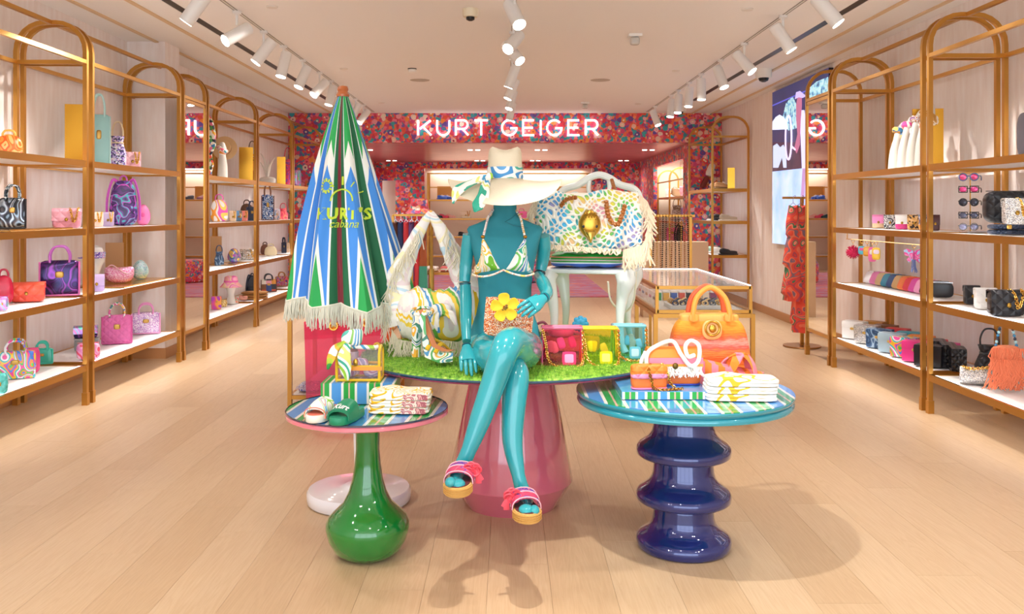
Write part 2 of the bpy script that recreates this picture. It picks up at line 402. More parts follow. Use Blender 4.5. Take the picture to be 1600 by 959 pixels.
# letters on the header: KURT GEIGER, raised and lit
LET = {'K': [[(0, 0), (0, 1)], [(.86, 1), (.12, .42)], [(.34, .56), (.90, 0)]], 'U': ['u'], 'R': [[(0, 0), (0, 1), (.58, 1)], 'rb', [(.50, .42), (.86, 0)]],
       'T': [[(0, 1), (.9, 1)], [(.45, 1), (.45, 0)]], 'G': ['g'], 'E': [[(.74, 1), (0, 1), (0, 0), (.76, 0)], [(0, .5), (.68, .5)]], 'I': [[(0, 0), (0, 1)]]}
def arc(cx, cy, rx, ry, a0, a1, n=14): return [(cx+rx*cos(R(a0+(a1-a0)*i/n)), cy+ry*sin(R(a0+(a1-a0)*i/n))) for i in range(n+1)]
def strokes(ch):
    if ch == 'U': return [[(0, 1), (0, .42)]+arc(.42, .40, .42, .40, 180, 360)+[(.84, 1)]]
    if ch == 'R': return [[(0, 0), (0, 1), (.5, 1)]+arc(.52, .71, .28, .29, 90, -90, 10)+[(0, .42)], [(.46, .42), (.84, 0)]]
    if ch == 'G': return [arc(.5, .5, .5, .5, 42, 350, 26)[:]+[(.995, .47), (.56, .47)]]
    return LET[ch]
ADV = {'K': .86, 'U': .84, 'R': .84, 'T': .9, 'G': 1.0, 'E': .76, 'I': 0.0}
def ribbon(b, pts, wd, tr, dep):
    m = len(pts); L = []; Rr = []
    for i in range(m):
        p = Vector(pts[i]); a = Vector(pts[max(i-1, 0)]); c = Vector(pts[min(i+1, m-1)])
        t1 = (p-a).normalized() if i else (c-p).normalized(); t2 = (c-p).normalized() if i < m-1 else t1
        n1 = Vector((-t1.y, t1.x)); n2 = Vector((-t2.y, t2.x)); n_ = (n1+n2); n_ = n_.normalized() if n_.length > .1 else n1; k = min(1.6, 1/max(n_.dot(n1), .4))
        e = Vector((0, 0))
        L.append(p+n_*wd/2*k); Rr.append(p-n_*wd/2*k)
    secs = []
    for i in range(m): secs.append([tr(L[i], 0), tr(Rr[i], 0), tr(Rr[i], dep), tr(L[i], dep)])
    b.loft(secs)
sign = thing('wall_sign', 'white illuminated capital letters along the floral header above the portal', 'sign', (0, YB, 2.6))
tot = 0; word = 'KURT GEIGER'; lay = []; cx = 0
for ch in word:
    if ch == ' ': cx += .62; continue
    lay.append((ch, cx)); cx += ADV[ch]*1.18+.52
sc = 2.95/(cx-.52); x0 = (VX*0+653-793)*14.45/F; z0 = H-(211-329)*14.45/F; hh = .245
for ch, a in lay:
    b = MB()
    for st in strokes(ch):
        ribbon(b, [(q[0]*1.18, q[1]*hh/sc) for q in st], .145, lambda q, dp, a=a: Vector((x0+(a+q[0])*sc, YB-.045+dp*1.0, z0+q[1]*sc)), .04)
    b.build('letter', emit('FFFFFF', 1.3), sign, world=True, smooth=False)
# far ceiling downlights
for yy in (16.3, 19.8):
    for xx in (-2.6, -.62, .62, 2.6):
        for k in (-.07, .07):
            o = MB().lathe([(.045, 2.519), (.045, 2.512)], (xx+k, yy, 0), 12).build('round_ceiling_fitting', emit('FFF3E0', 6)); tag(o, '%s downlight of the %s pair in the %s row on the rose ceiling' % ('left' if k < 0 else 'right', {-2.6: 'far left', -.62: 'centre-left', .62: 'centre-right', 2.6: 'far right'}[xx], 'nearer' if yy < 17 else 'farther'), 'light', 'downlights in the rose ceiling')
# rug and floral ottoman seen through the portal
def rugmat():
    m, nt, b = base('painterly_rug'); setp(b, .9); v = coords(nt, sc=(1, 2.6, 1), world=True); n = nd(nt, 'ShaderNodeTexNoise'); n.inputs['Scale'].default_value = 1.5; n.inputs['Detail'].default_value = 6; n.inputs['Distortion'].default_value = .5
    nt.links.new(v, n.inputs['Vector']); f = math_(nt, 'FRACT', math_(nt, 'MULTIPLY', n.outputs[0], 2.2))
    nt.links.new(ramp(nt, f, [(0, 'C96A78'), (.2, 'B79AB8'), (.38, 'E2704E'), (.5, 'C7A6B8'), (.65, 'E9A04A'), (.8, 'A98CB4'), (1, 'D2606A')], False), b.inputs['Base Color']); return m
tag(MB().bx(-1.75, 1.68, 14.25, 19.8, .001, .014).build('rug', rugmat(), smooth=False), 'large blurred floral rug in pink orange and lilac inside the portal', 'rug')
ot = thing('ottoman', 'round red floral upholstered ottoman beyond the portal behind the mannequin', 'ottoman', (.24, 17.2, 0))
MB().lathe([(.0, .016), (.40, .016), (.44, .05), (.45, .36), (.40, .44), (0, .46)], n=32).build('cushioned_body', floral('floral_red', 14), ot)
MB().lathe([(.41, 0.0155), (.41, .045)], n=32).build('plinth', plain('8E2F36', .5), ot)
# ---------------------------------------------------------------- video screen on the right wall
scr = thing('video_screen', 'tall wall screen showing a tennis player in white beside a white parasol', 'screen', (XR-.04, 10.6, 1.9))
SX = XR-.05
def Q(px, py, lift=0):
    x = SX-lift; y = x*F/(px-VX); return Vector((x, y, H-(py-VY)*y/F))
def poly(name, pts, col, s, lift):
    b = MB(); b.prism([Q(px, py, lift) for px, py in pts], .0012, (-1, 0, 0)); b.build(name, emit(col, s), scr, world=True, smooth=False)
ys0, ys1 = SX*F/(1295-VX), SX*F/(1207-VX); zt, zb = 2.945, 0.975
MB().bx(SX, XR, ys0, ys1, zb, zt).build('panel', plain('14151C', .4), scr, world=True, smooth=False)
def scrtex(name, cols, sc, s, const=False):
    m, nt, b = base(name); v = coords(nt, world=True); n = nd(nt, 'ShaderNodeTexNoise'); n.inputs['Scale'].default_value = sc; n.inputs['Detail'].default_value = 5; nt.links.new(v, n.inputs['Vector'])
    r = ramp(nt, n.outputs[0], [(0.3+.4*i/(len(cols)-1), c) for i, c in enumerate(cols)], const); nt.links.new(r, b.inputs['Base Color']); nt.links.new(r, b.inputs['Emission Color']); b.inputs['Emission Strength'].default_value = s; b.inputs['Roughness'].default_value = .4; return m
def poly2(name, pts, mat, lift):
    MB().prism([Q(px, py, lift) for px, py in pts], .0012, (-1, 0, 0)).build(name, mat, scr, world=True, smooth=False)
def edgeY(px, z):                                                   # point on the screen at pixel column px and height z
    y = SX*F/(px-VX); return Vector((SX, y, z))
MB().bx(SX-.002, SX, ys0, ys1, 1.95, zt).build('picture_night', scrtex('scr_navy', ['20284E', '2A3160', '3A3358'], 2, .75), scr, world=True, smooth=False)
MB().bx(SX-.002, SX, ys0, ys1, zb, 1.95).build('picture_lawn', scrtex('scr_lawn', ['8FB2E2', 'A9C6EE', 'BFD6F6'], 3, .9), scr, world=True, smooth=False)
poly2('picture_wall', [(1207, 222), (1262, 222), (1262, 262), (1207, 268)], scrtex('scr_maroon', ['3A2340', '4A2C4A', '2E2244'], 3, .6), .003)
BUSH = scrtex('scr_bush', ['26406A', '5F94B8', 'B8E6E8', '3F6C94'], 16, .9)
poly2('picture_bushes', [(1228, 162), (1238, 150), (1249, 172), (1246, 200), (1232, 204), (1222, 188)], BUSH, .0045)
poly2('picture_bushes', [(1262, 140), (1275, 128), (1294, 120), (1294, 165), (1270, 176), (1260, 165)], BUSH, .0045)
poly('picture_parasol', [(1207, 203), (1207, 190), (1212, 183), (1218, 179), (1225, 183), (1230, 192), (1231, 200), (1230, 202)], 'D8E8FF', .75, .006)
poly('picture_chair', [(1208, 262), (1208, 228), (1214, 224), (1219, 230), (1224, 226), (1228, 234), (1229, 262), (1224, 262), (1222, 246), (1216, 262)], 'C4D6F4', .75, .006)
poly('picture_net_line', [(1207, 164), (1266, 138), (1266, 140), (1207, 166)], '5A5CC0', .9, .006)
poly('picture_dress', [(1249, 172), (1257, 172), (1262, 205), (1263, 262), (1253, 263), (1251, 215)], 'C9CDF2', .9, .008)
poly('picture_skin', [(1244, 165), (1247, 146), (1253, 150), (1253, 166), (1251, 190), (1250, 226), (1245, 240), (1241, 232), (1246, 210), (1244, 185)], 'B06A8C', .8, .0095)
poly('picture_hat', [(1242, 155), (1244, 144), (1250, 142), (1260, 150), (1254, 153), (1248, 152)], 'B8AEE0', .9, .011)
poly('picture_leg', [(1254, 263), (1259, 263), (1256, 322), (1251, 338), (1250, 330)], 'B08ABE', .85, .0095)
poly('picture_leg', [(1262, 263), (1267, 262), (1265, 322), (1262, 338), (1260, 330)], 'B08ABE', .85, .0095)
b = MB(); cR = Q(1232, 215, .012); b.tube([cR+Vector((0, -.12*cos(a), .27*sin(a))) for a in [2*pi*i/24 for i in range(24)]], .012, n=5, closed=True)
b.tube([Q(1236, 228, .012), Q(1243, 234, .012)], .012, n=5); b.build('picture_racket', emit('E3D4F2', .9), scr, world=True)
# ---------------------------------------------------------------- ceiling fittings
LAMPW = plain('EDEBE8', .35); LENS = emit('FFF6E8', 14)
def track_lamp(x, d, aim, W, label, grp, lens_s=True, cone=62, blend=.5, col=WARM):
    t = thing('track_spotlight', label, 'spotlight', (x, d, ZC), group=grp)
    aim = (Vector(aim)-Vector((x, d, ZC-.2))).normalized(); q = aim.to_track_quat('-Z', 'Y').to_matrix(); c = Vector((0, 0, -.19))
    b = MB(); b.lathe([(.035, 0), (.035, -.022), (.012, -.03), (.010, -.115)], n=16); b.build('mount', LAMPW, t)
    b = MB(); b.loft([[c+q @ Vector((r*cos(2*pi*j/20), r*sin(2*pi*j/20), z)) for j in range(20)] for r, z in ((.046, .13), (.052, .123), (.052, -.12), (.047, -.12), (.044, -.10))], cap=True); hd = b.build('lamp_head', LAMPW, t)
    b = MB(); b.loft([[c+q @ Vector((r*cos(2*pi*j/20), r*sin(2*pi*j/20), z)) for j in range(20)] for r, z in ((.0445, -.118), (.0445, -.1225))], cap=True); b.build('lens', LENS, hd)
    l = bpy.data.lights.new('spot_light', 'SPOT'); l.energy = W; l.spot_size = R(cone); l.spot_blend = blend; l.shadow_soft_size = .03; l.color = col
    lo = bpy.data.objects.new('spot_light', l); C.objects.link(lo); lo.location = Vector((x, d, ZC))+c+aim*.14; lo.rotation_euler = aim.to_track_quat('-Z', 'Y').to_euler()
    return t
TRK = 'spotlights on the %s ceiling track'
for k, (nm, x, y0, y1) in enumerate((('left', -2.17, .5, 14.3), ('centre', .05, .5, 14.3), ('right', 2.26, .5, 14.3))):
    t = thing('lighting_track', '%s thin recessed track along the ceiling carrying white spotlights' % nm, 'lighting track', (x, 0, ZC))
    MB().bx(-.016, -.010, y0, y1, -.004, 0).build('track_edge', plain('8B8378', .5), t, smooth=False); MB().bx(.010, .016, y0, y1, -.004, 0).build('track_edge', plain('8B8378', .5), t, smooth=False)
    MB().bx(-.010, .010, y0, y1, -.002, 0).build('track_channel', plain('D8D2C9', .5), t, smooth=False)
rnd = random.Random(3)
ords = ['nearest', 'second nearest', 'third nearest', 'fourth nearest', 'fifth nearest', 'sixth nearest', 'seventh nearest', 'eighth nearest', 'ninth nearest', 'tenth nearest']
for i, d in enumerate((6.15, 7.08, 7.86, 8.56, 9.36, 10.2, 10.85, 12.6, 13.3)):
    tg = [(-3.5, 6.2, 1.0), (-3.6, 5.6, 1.5), (-3.6, 7.4, .7), (-2.7, 8.0, 0), (-3.0, 8.6, .4), (-3.5, 8.8, .9), (-2.8, 10.4, 0), (-3.3, 12.6, .8), (-3.4, 12.2, .8)][i]
    track_lamp(-2.17, d, tg, WALL_W, '%s white cylinder spotlight in view on the left ceiling track' % ords[i], TRK % 'left')
for i, d in enumerate((6.24, 7.24, 8.43, 9.36, 10.3, 11.0, 11.7, 12.2, 13.5)):
    tg = [(3.4, 5.8, 1.2), (3.5, 6.9, .8), (3.6, 7.5, .9), (3.0, 8.4, 0), (2.26, 10.0, 0), (2.0, 10.6, 0), (2.0, 11.2, .0), (1.9, 11.8, 0), (2.9, 12.8, .8)][i]
    track_lamp(2.26, d, tg, WALL_W, '%s white cylinder spotlight in view on the right ceiling track' % ords[i], TRK % 'right')
for i, (d, tg) in enumerate(((6.35, (.9, 4.6, .6)), (7.4, (-1.0, 5.6, 1.2)), (7.9, (1.8, 6.2, .4)), (9.3, (-1.0, 9.6, 0)), (10.3, (-1.2, 10.0, 0)), (11.3, (-.8, 10.6, 0)), (12.6, (-.6, 12.9, 0)))):
    track_lamp(.05, d, tg, SPOT_W, '%s white cylinder spotlight in view on the centre ceiling track' % ords[i], TRK % 'centre')
# the same tracks run on towards the shop window
for x, d, tg, W in ((.05, 2.9, (.95, 3.55, 0), 120), (.05, 1.6, (-.5, 3.7, .2), 34), (.05, 4.9, (-.2, 3.3, .0), 22), (-2.17, 2.6, (-.75, 3.5, 0), 60), (-2.17, 4.6, (-3.4, 5.4, .9), WALL_W), (2.26, 2.6, (1.0, 3.7, 0), 50), (2.26, 4.6, (3.4, 5.2, .9), WALL_W)):
    nm = {.05: 'centre', -2.17: 'left', 2.26: 'right'}[x]
    track_lamp(x, d, tg, W, 'white cylinder spotlight above the entrance on the %s track, %s' % (nm, {1.6: 'nearest the window', 2.9: 'in the middle', 4.9: 'farthest from the window', 2.6: 'nearer the window', 4.6: 'farther from the window'}[d]), TRK % nm)
track_lamp(2.26, 1.2, (0, 4.4, .3), 26, 'white cylinder spotlight nearest the shop window on the right track', TRK % 'right')
track_lamp(-2.17, 1.2, (.3, 4.2, .3), 26, 'white cylinder spotlight nearest the shop window on the left track', TRK % 'left')
def disc_fit(name, label, cat, x, d, r, h, mat):
    o = MB().lathe([(r, 0), (r, -h*.6), (r*.9, -h)], n=28).build(name, mat, loc=(x, d, ZC)); return tag(o, label, cat)
def at_ceil(px, py): d = (ZC-H)*F/(VY-py); return (px-VX)*d/F, d
for i, (px, py, who) in enumerate(((656, 125, 'left'), (938, 125, 'right'))):
    x, d = at_ceil(px, py); disc_fit('ceiling_speaker', 'flat round grille flush in the ceiling, %s of the two before the letters' % who, 'speaker', x, d, .12, .006, plain('BDB2A6', .6))
for px, py, lb in ((425, 10, 'on the left near the front lamps'), (537, 107, 'left above the umbrella'), (1168, 14, 'near the right track at the front'), (1056, 110, 'right above the chair'), (997, 162, 'far right before the letters'), (596, 160, 'far left before the letters')):  # sprinkler cover rings, no lamps themselves; the added fill spots follow their grid
    x, d = at_ceil(px, py); disc_fit('round_ceiling_fitting', 'thin round white sprinkler cover ring on the ceiling, '+lb, 'light', x, d, .045, .012, plain('E8E0D6', .5))
x, d = at_ceil(735, 14)
t = thing('dome_camera', 'cream dome camera with black lens on the ceiling near the front', 'camera', (x, d, ZC)); MB().lathe([(.062, 0), (.062, -.05), (.055, -.065)], n=24).build('housing', plain('E6DBC0', .4), t); MB().lathe([(.035, -.062), (.033, -.085), (.015, -.095)], n=16).build('lens_dome', BLACK, t)
x, d = at_ceil(644, 107)
t = thing('smoke_detector', 'white domed smoke detector on the ceiling left of the letters', 'detector', (x, d, ZC)); MB().lathe([(.05, 0), (.05, -.012)], n=24).build('base_ring', plain('4A4640', .5), t); MB().lathe([(.048, -.012), (.045, -.035), (.02, -.05)], n=24).build('cap', WHITE, t)
for px, py, lb in ((992, 54, 'nearer'), (914, 160, 'farther')):
    x, d = at_ceil(px, py); t = thing('ceiling_sensor', '%s boxy white sensor with clear cover on the right of the ceiling' % lb, 'sensor', (x, d, ZC)); MB().box((0, 0, -.012), (.12, .12, .024)).build('plate', WHITE, t, smooth=False); MB().pill((0, 0, -.06), (.085, .085, .07), 4, 6).build('cover', plain('CFCBC4', .2), t)
t = thing('dome_camera', 'white dome camera on a short neck at the left top of the wall screen', 'camera', (2.90, 10.0, ZC)); MB().lathe([(.09, 0), (.09, -.08), (.08, -.1)], (0, 0, 0), 24).build('housing', WHITE, t); MB().lathe([(.06, -.098), (.05, -.13), (.02, -.145)], n=16).build('lens_dome', BLACK, t)
t = thing('dome_camera', 'small white camera with black lens by the floral wall above the far right rack', 'camera', (2.66, 13.6, ZC)); MB().lathe([(.08, 0), (.08, -.08)], n=20).build('housing', WHITE, t); MB().lathe([(.05, -.08), (.03, -.12)], n=12).build('lens_dome', BLACK, t)
# shop front behind the camera: frame only, open to the daylight
fr = MB(); fr.bx(XL, XR, YF-.1, YF, 2.85, ZC+.1)
struct(fr.build('wall_front', WALL, smooth=False))
fr = MB()
for x in (-3.5, -1.75, 0, 1.75, 3.45): fr.bx(x-.04, x+.04, YF-.08, YF, 0, 2.85)
fr.bx(XL, XR, YF-.08, YF, 1.9, 1.97); struct(fr.build('window_1', plain('2B2B2E', .4), smooth=False))
# ---------------------------------------------------------------- gold racks
ZL = [.29, .78, 1.27, 1.76]; ZR = [.27, .76, 1.25, 1.72]
LED = emit('F4F6FF', 7.0)
def hoop(b, xf, xb, y, top=2.755, wd=.03):
    r = .21; lo, hi = min(xf, xb), max(xf, xb); pts = [(lo, y, 0), (lo, y, top-r)]
    pts += [(lo+r-r*cos(R(a)), y, top-r+r*sin(R(a))) for a in range(15, 90, 15)]+[(lo+r, y, top), (hi-r, y, top)]
    pts += [(hi-r+r*sin(R(a)), y, top-r+r*cos(R(a))) for a in range(15, 90, 15)]+[(hi, y, top-r), (hi, y, 0)]
    b.bar(pts, wd, .03, up=(0, 1, 0))
def rack(side, xf, xb, y0, y1, levels, label, grp, mirror=False, rails=True):
    t = thing('mirror_unit' if mirror else 'display_rack', label, 'mirror' if mirror else 'display rack', ((xf+xb)/2, (y0+y1)/2, 0), group=grp)
    for y in (y0+.015, y1-.015):
        b = MB(); hoop(b, xf, xb, y); b.bx(min(xf, xb), max(xf, xb), y-.013, y+.013, 2.455, 2.485)
        h = b.build('arch_frame', GOLD, t, world=True, ang=25)
        for x in (xf, xb): MB().bx(x-.02, x+.02, y-.02, y+.02, 0.0, .09).build('foot_sleeve', GOLD, h, world=True, smooth=False)
    s_ = 1 if side == 'left' else -1
    for x, z in ((xf, 2.47), (xb, 2.47), ((xf+xb)/2, 2.755)):
        MB().bx(x-.014, x+.014, y0+.03, y1-.03, z-.014, z+.014).build('rail', GOLD, t, world=True, smooth=False)
    if mirror:
        b = MB(); x = xf
        for a in (y0+.03, y1-.03): b.bx(x-.012, x+.012, a-.014, a+.014, .235, 2.45)
        b.bx(x-.012, x+.012, y0+.03, y1-.03, .235, .265).bx(x-.012, x+.012, y0+.03, y1-.03, 2.42, 2.45)
        b.build('mirror_frame', GOLD, t, world=True, smooth=False)
        mm = plain('E8E4E0', .0, 1.0); MB().bx(x-.004, x+.004, y0+.044, y1-.044, .265, 2.42).build('mirror_glass', mm, t, world=True, smooth=False)
        return t
    for z in levels:
        b = MB(); a0, a1 = min(xf, xb), max(xf, xb)
        b.bx(a0-.012, a0+.012, y0+.03, y1-.03, z-.045, z).bx(a1-.012, a1+.012, y0+.03, y1-.03, z-.045, z)
        for y in (y0+.045, y1-.045): b.bx(a0, a1, y-.012, y+.012, z-.045, z)
        sf = b.build('shelf', GOLD, t, world=True, smooth=False)
        MB().bx(a0+.012, a1-.012, y0+.057, y1-.057, z-.03, z-.004).build('shelf_board', plain('F4F2F0', .4), sf, world=True, smooth=False)
        xi = xf+(-.03 if side == 'left' else .03)
        MB().bx(xi-.008, xi+.008, y0+.06, y1-.06, z-.042, z-.032).build('light_strip', LED, sf, world=True, smooth=False)
        xi = xf+(-.022 if side == 'left' else .022)
        MB().bx(xi-.008, xi+.008, y0+.06, y1-.06, z-.004, z-.001).build('light_strip', emit('F4F6FF', 2.6), sf, world=True, smooth=False)
    return t
gl, gr = 'gold racks along the left wall', 'gold racks along the right wall'
rack('left', -3.04, -3.54, 4.57, 6.38, ZL, 'nearest gold arched rack on the left wall, with orange and red bags', gl)
rack('left', -3.04, -3.54, 6.44, 8.19, ZL, 'gold arched rack second from the front on the left, with purple backpack', gl)
rack('left', -3.04, -3.54, 8.26, 8.88, [], 'narrow arched mirror unit between the left racks', 'arched mirror units', mirror=True)
rack('left', -3.04, -3.54, 8.93, 10.66, ZL, 'left gold rack just beyond the mirror, with pink bucket hat', gl)
rack('left', -3.04, -3.54, 10.72, 12.45, ZL, 'left gold rack with blue floral tote and patchwork bag', gl)
rack('left', -3.04, -3.54, 12.51, 14.40, ZL, 'farthest gold rack on the left against the floral wall', gl)
rack('right', 2.92, 3.44, 4.35, 6.12, ZR, 'nearest gold arched rack on the right wall, with sunglasses stand', gr)
rack('right', 2.92, 3.44, 6.19, 7.92, ZR, 'gold arched rack on the right beside the mirror, with box purses', gr)
rack('right', 2.92, 3.44, 7.98, 8.62, [], 'narrow arched mirror unit on the right next to the screen', 'arched mirror units', mirror=True)
rack('right', 2.96, 3.48, 12.75, 14.40, ZR, 'far gold rack on the right with black sneakers by the floral wall', gr)
# ---------------------------------------------------------------- centre tables
CAB = stripes('cabana_stripes', [(3.0, '4C96D8'), (.75, 'EDE6DC'), (1.5, '2FA356'), (.5, 'D6A996'), (1.5, '2FA356'), (.75, 'EDE6DC')], .145, rot=R(5), rough=.12, coat=.6)
CAB2 = stripes('cabana_stripes_right', [(3.0, '4C96D8'), (.75, 'EDE6DC'), (1.5, '2FA356'), (.5, 'D6A996'), (1.5, '2FA356'), (.75, 'EDE6DC')], .137, rot=R(0), rough=.12, coat=.6)
CABX = stripes('cabana_box', [(3.0, '4C96D8'), (.75, 'EDE6DC'), (1.5, '1FA03A'), (.5, 'D6A996'), (1.5, '1FA03A'), (.75, 'EDE6DC')], .105, rough=.35)
GRN = plain('0E7C2B', .06, 0, 1); PNK = plain('E8808F', .12, 0, 1); NAVY = plain('1B2A70', .05, .25, 1); TEAL = plain('2F9DB0', .1, .1, 1)
# green table
GT = (-.57, 3.6, 0); gt_z = .602
t = thing('side_table', 'small round table with glossy green vase-shaped base, pink rim and striped top', 'table', GT)
MB().lathe([(.075, 0), (.11, .006), (.138, .028), (.160, .07), (.170, .115), (.168, .135), (.155, .160), (.128, .185), (.098, .215), (.076, .26), (.062, .31), (.053, .37), (.048, .43), (.049, .49), (.055, .545), (.066, .572)], n=64).build('base', GRN, t, ang=60)
MB().lathe([(.05, .572), (.318, .572), (.327, .578), (.327, .589), (.322, .594)], n=96).build('rim', PNK, t)
MB().lathe([(.0, .594), (.322, .594), (.3235, .5985), (.0, .6)], n=96, cap=False).build('striped_top', CAB, t)
MB().lathe([(.3245, .594), (.327, .5955), (.327, .6005), (.3235, .602)], n=96, cap=False).build('glass_edge', plain('3A3E52', .1, 0, 1), t)
# blue table
BT = (.735, 3.69, 0); bt_z = .657
t = thing('side_table', 'round table with navy stacked-disc base, teal ribbed rim and striped top', 'table', BT)
pr = [(.185, 0), (.194, .008), (.1965, .03), (.193, .045)]
for k in range(3):
    z = k*.187
    if k: pr += [(.118, z+.002), (.150, z+.004), (.186, z+.006), (.195, z+.014), (.1965, z+.034), (.192, z+.046)]
    pr += [(.180, z+.057), (.158, z+.071), (.142, z+.087), (.131, z+.107), (.126, z+.130), (.1235, z+.165)]
pr += [(.124, .60)]
b = MB(); b.lathe(pr, n=72); b.build('base', NAVY, t, ang=50)
MB().lathe([(.12, .602), (.425, .602), (.441, .606), (.445, .616), (.441, .626), (.432, .630), (.432, .633), (.444, .637), (.448, .645), (.446, .652)], n=96).build('rim', TEAL, t, ang=50)
MB().lathe([(0, .652), (.444, .652), (.4445, .6555), (0, .657)], n=96, cap=False).build('striped_top', CAB2, t)
# big grass table on pink base
BG = (.02, 4.24, 0); bg_z = .724
t = thing('display_table', 'large round table on glossy pink tapered base covered in artificial grass', 'table', BG)
MB().lathe([(.218, 0), (.222, .006), (.292, .118), (.293, .124), (.255, .33), (.222, .50), (.197, .62), (.188, .70)], n=80).build('base', plain('D2687C', .08, 0, 1), t, ang=20)
MB().lathe([(.18, .700), (.712, .700), (.717, .704), (.712, .708)], n=120).build('underside_disc', plain('A8506A', .2), t)
MB().lathe([(.0, .708), (.718, .708), (.722, .713), (.718, .718), (0, .718)], n=120, cap=False).build('tabletop', plain('274A66', .1, 0, 1), t)
gm, gnt, gb = base('grass_blades'); setp(gb, .6); oi = nd(gnt, 'ShaderNodeTexCoord'); gn = nd(gnt, 'ShaderNodeTexNoise'); gn.inputs['Scale'].default_value = 60; gnt.links.new(oi.outputs['Object'], gn.inputs['Vector']); gnt.links.new(ramp(gnt, gn.outputs[0], [(.3, '3D7A1C'), (.5, '7FB82E'), (.7, 'B9D85C')], False), gb.inputs['Base Color'])
b = MB(); rg = random.Random(5); vs = []; fs = []
b.lathe([(0, .718), (.710, .718), (.704, .724), (0, .725)], n=80, cap=False)
for i in range(17000):
    a = rg.uniform(0, 2*pi); r_ = .712*math.sqrt(rg.random()); x, y = r_*cos(a), r_*sin(a); h = rg.uniform(.010, .022); th = rg.uniform(0, pi); w_ = .0014; k = len(vs)
    lx, ly = rg.uniform(-.010, .010), rg.uniform(-.010, .010)
    vs += [(x-w_*cos(th), y-w_*sin(th), .722), (x+w_*cos(th), y+w_*sin(th), .722), (x+lx, y+ly, .722+h)]; fs.append((k, k+1, k+2))
b.add(vs, fs); g = b.build('artificial_grass', gm, t, smooth=False); g['kind'] = 'stuff'
GZ = .736
# ---------------------------------------------------------------- mannequin
SKIN = plain('2A9AA4', .16, 0, .45); SKINF = plain('23818F', .75, 0, 0, .25, 900)
man = thing('mannequin', 'seated headless-looking turquoise mannequin with crossed legs on the grass table', 'mannequin', (-.01, 3.88, .73))
D0 = 3.88; cx0 = -.011
def esec(z, rx, ry, cy=D0, cx=cx0, n=40, p=2.3):
    out = []
    for j in range(n):
        a = 2*pi*j/n; c_, s_ = cos(a), sin(a); k = (abs(c_)**p+abs(s_)**p)**(-1/p)
        out.append(Vector((cx+rx*c_*k, cy+ry*s_*k, z)))
    return out
ring = [(.745, .150, .105, 3.90, 2.4), (.79, .160, .118, 3.89, 2.4), (.84, .158, .112, 3.90, 2.3), (.89, .146, .100, 3.91, 2.2), (.94, .129, .084, 3.91, 2.2), (1.0, .116, .076, 3.905, 2.2), (1.06, .117, .078, 3.90, 2.2),
        (1.12, .122, .086, 3.89, 2.3), (1.17, .130, .094, 3.885, 2.4), (1.21, .140, .092, 3.89, 2.5), (1.25, .149, .082, 3.90, 2.8), (1.285, .158, .068, 3.905, 3.2), (1.318, .168, .055, 3.91, 3.6), (1.330, .160, .05, 3.91, 3.2), (1.345, .120, .047, 3.905, 2.6), (1.362, .082, .046, 3.90, 2.2), (1.378, .060, .046, 3.895, 2), (1.40, .051, .046, 3.89, 2), (1.45, .050, .047, 3.88, 2), (1.50, .052, .05, 3.875, 2)]
b = MB(); b.loft([esec(z, rx, ry, cy, p=p) for z, rx, ry, cy, p in ring])
body = b.build('torso', SKINF, man, world=True, ang=60)
# neck wrap seam
b = MB(); b.tube([(cx0+.058, 3.853, 1.39), (cx0+.02, 3.835, 1.362), (cx0-.0, 3.838, 1.352), (cx0+.035, 3.845, 1.336), (cx0+.10, 3.855, 1.325)], .0016, n=5); b.build('neck_seam', plain('1A6E80', .6), body, world=True)
b = MB(); b.ell((cx0, 3.88, 1.545), (.068, .085, .10), 20, 14); b.build('head', SKINF, man, world=True)
# hips and legs: one glossy lower body
def limb(b, pts, rad, n=20, k=6, flat=None):
    q = spline(pts, k); b.tube(q, lerpl(rad, len(q)), n=n, flat=lerpl(flat, len(q)) if flat else None)
b = MB(); b.pill((cx0, 3.885, .805), (.335, .25, .155), 2.6, 10)
limb(b, [P(815, 546, 3.87), P(815, 545, 3.7), P(806, 541, 3.52), P(797, 536, 3.41), P(788, 549, 3.345), P(772, 595, 3.33), P(751, 654, 3.31), P(733, 702, 3.29), P(722, 727, 3.285), P(716, 740, 3.25), P(712, 752, 3.175), P(710, 762, 3.12)],
     [.088, .087, .076, .062, .055, .048, .0415, .029, .0265, .030, .027, .018], flat=[1, 1, 1, 1, 1, 1, 1, 1, 1.1, 1.0, .9, .8])
b.build('crossed_leg', SKIN, man, world=True, ang=60)
b = MB()
limb(b, [P(765, 548, 3.87), P(768, 552, 3.72), P(782, 563, 3.55), P(800, 577, 3.45), P(806, 592, 3.41), P(803, 632, 3.38), P(801, 690, 3.35), P(810, 742, 3.32), P(817, 768, 3.31), P(821, 782, 3.27), P(826, 796, 3.2), P(829, 806, 3.13)],
     [.090, .088, .074, .058, .052, .047, .039, .0255, .0255, .030, .027, .018], flat=[1, 1, 1, 1, 1, 1, 1, 1, 1.1, 1.0, .9, .8])
b.build('standing_leg', SKIN, man, world=True, ang=60)
def toes(pxs, d, name):
    b = MB()
    for i, (px, py, rx, rz) in enumerate(pxs): b.ell(P(px, py, d+.004*i), (rx, .032, rz), 12, 8)
    b.build(name, SKIN, man, world=True)
toes([(704, 753, .021, .017), (716, 756, .026, .018)], 3.12, 'toes'); toes([(822, 796, .028, .018), (835, 797, .019, .017)], 3.13, 'toes')
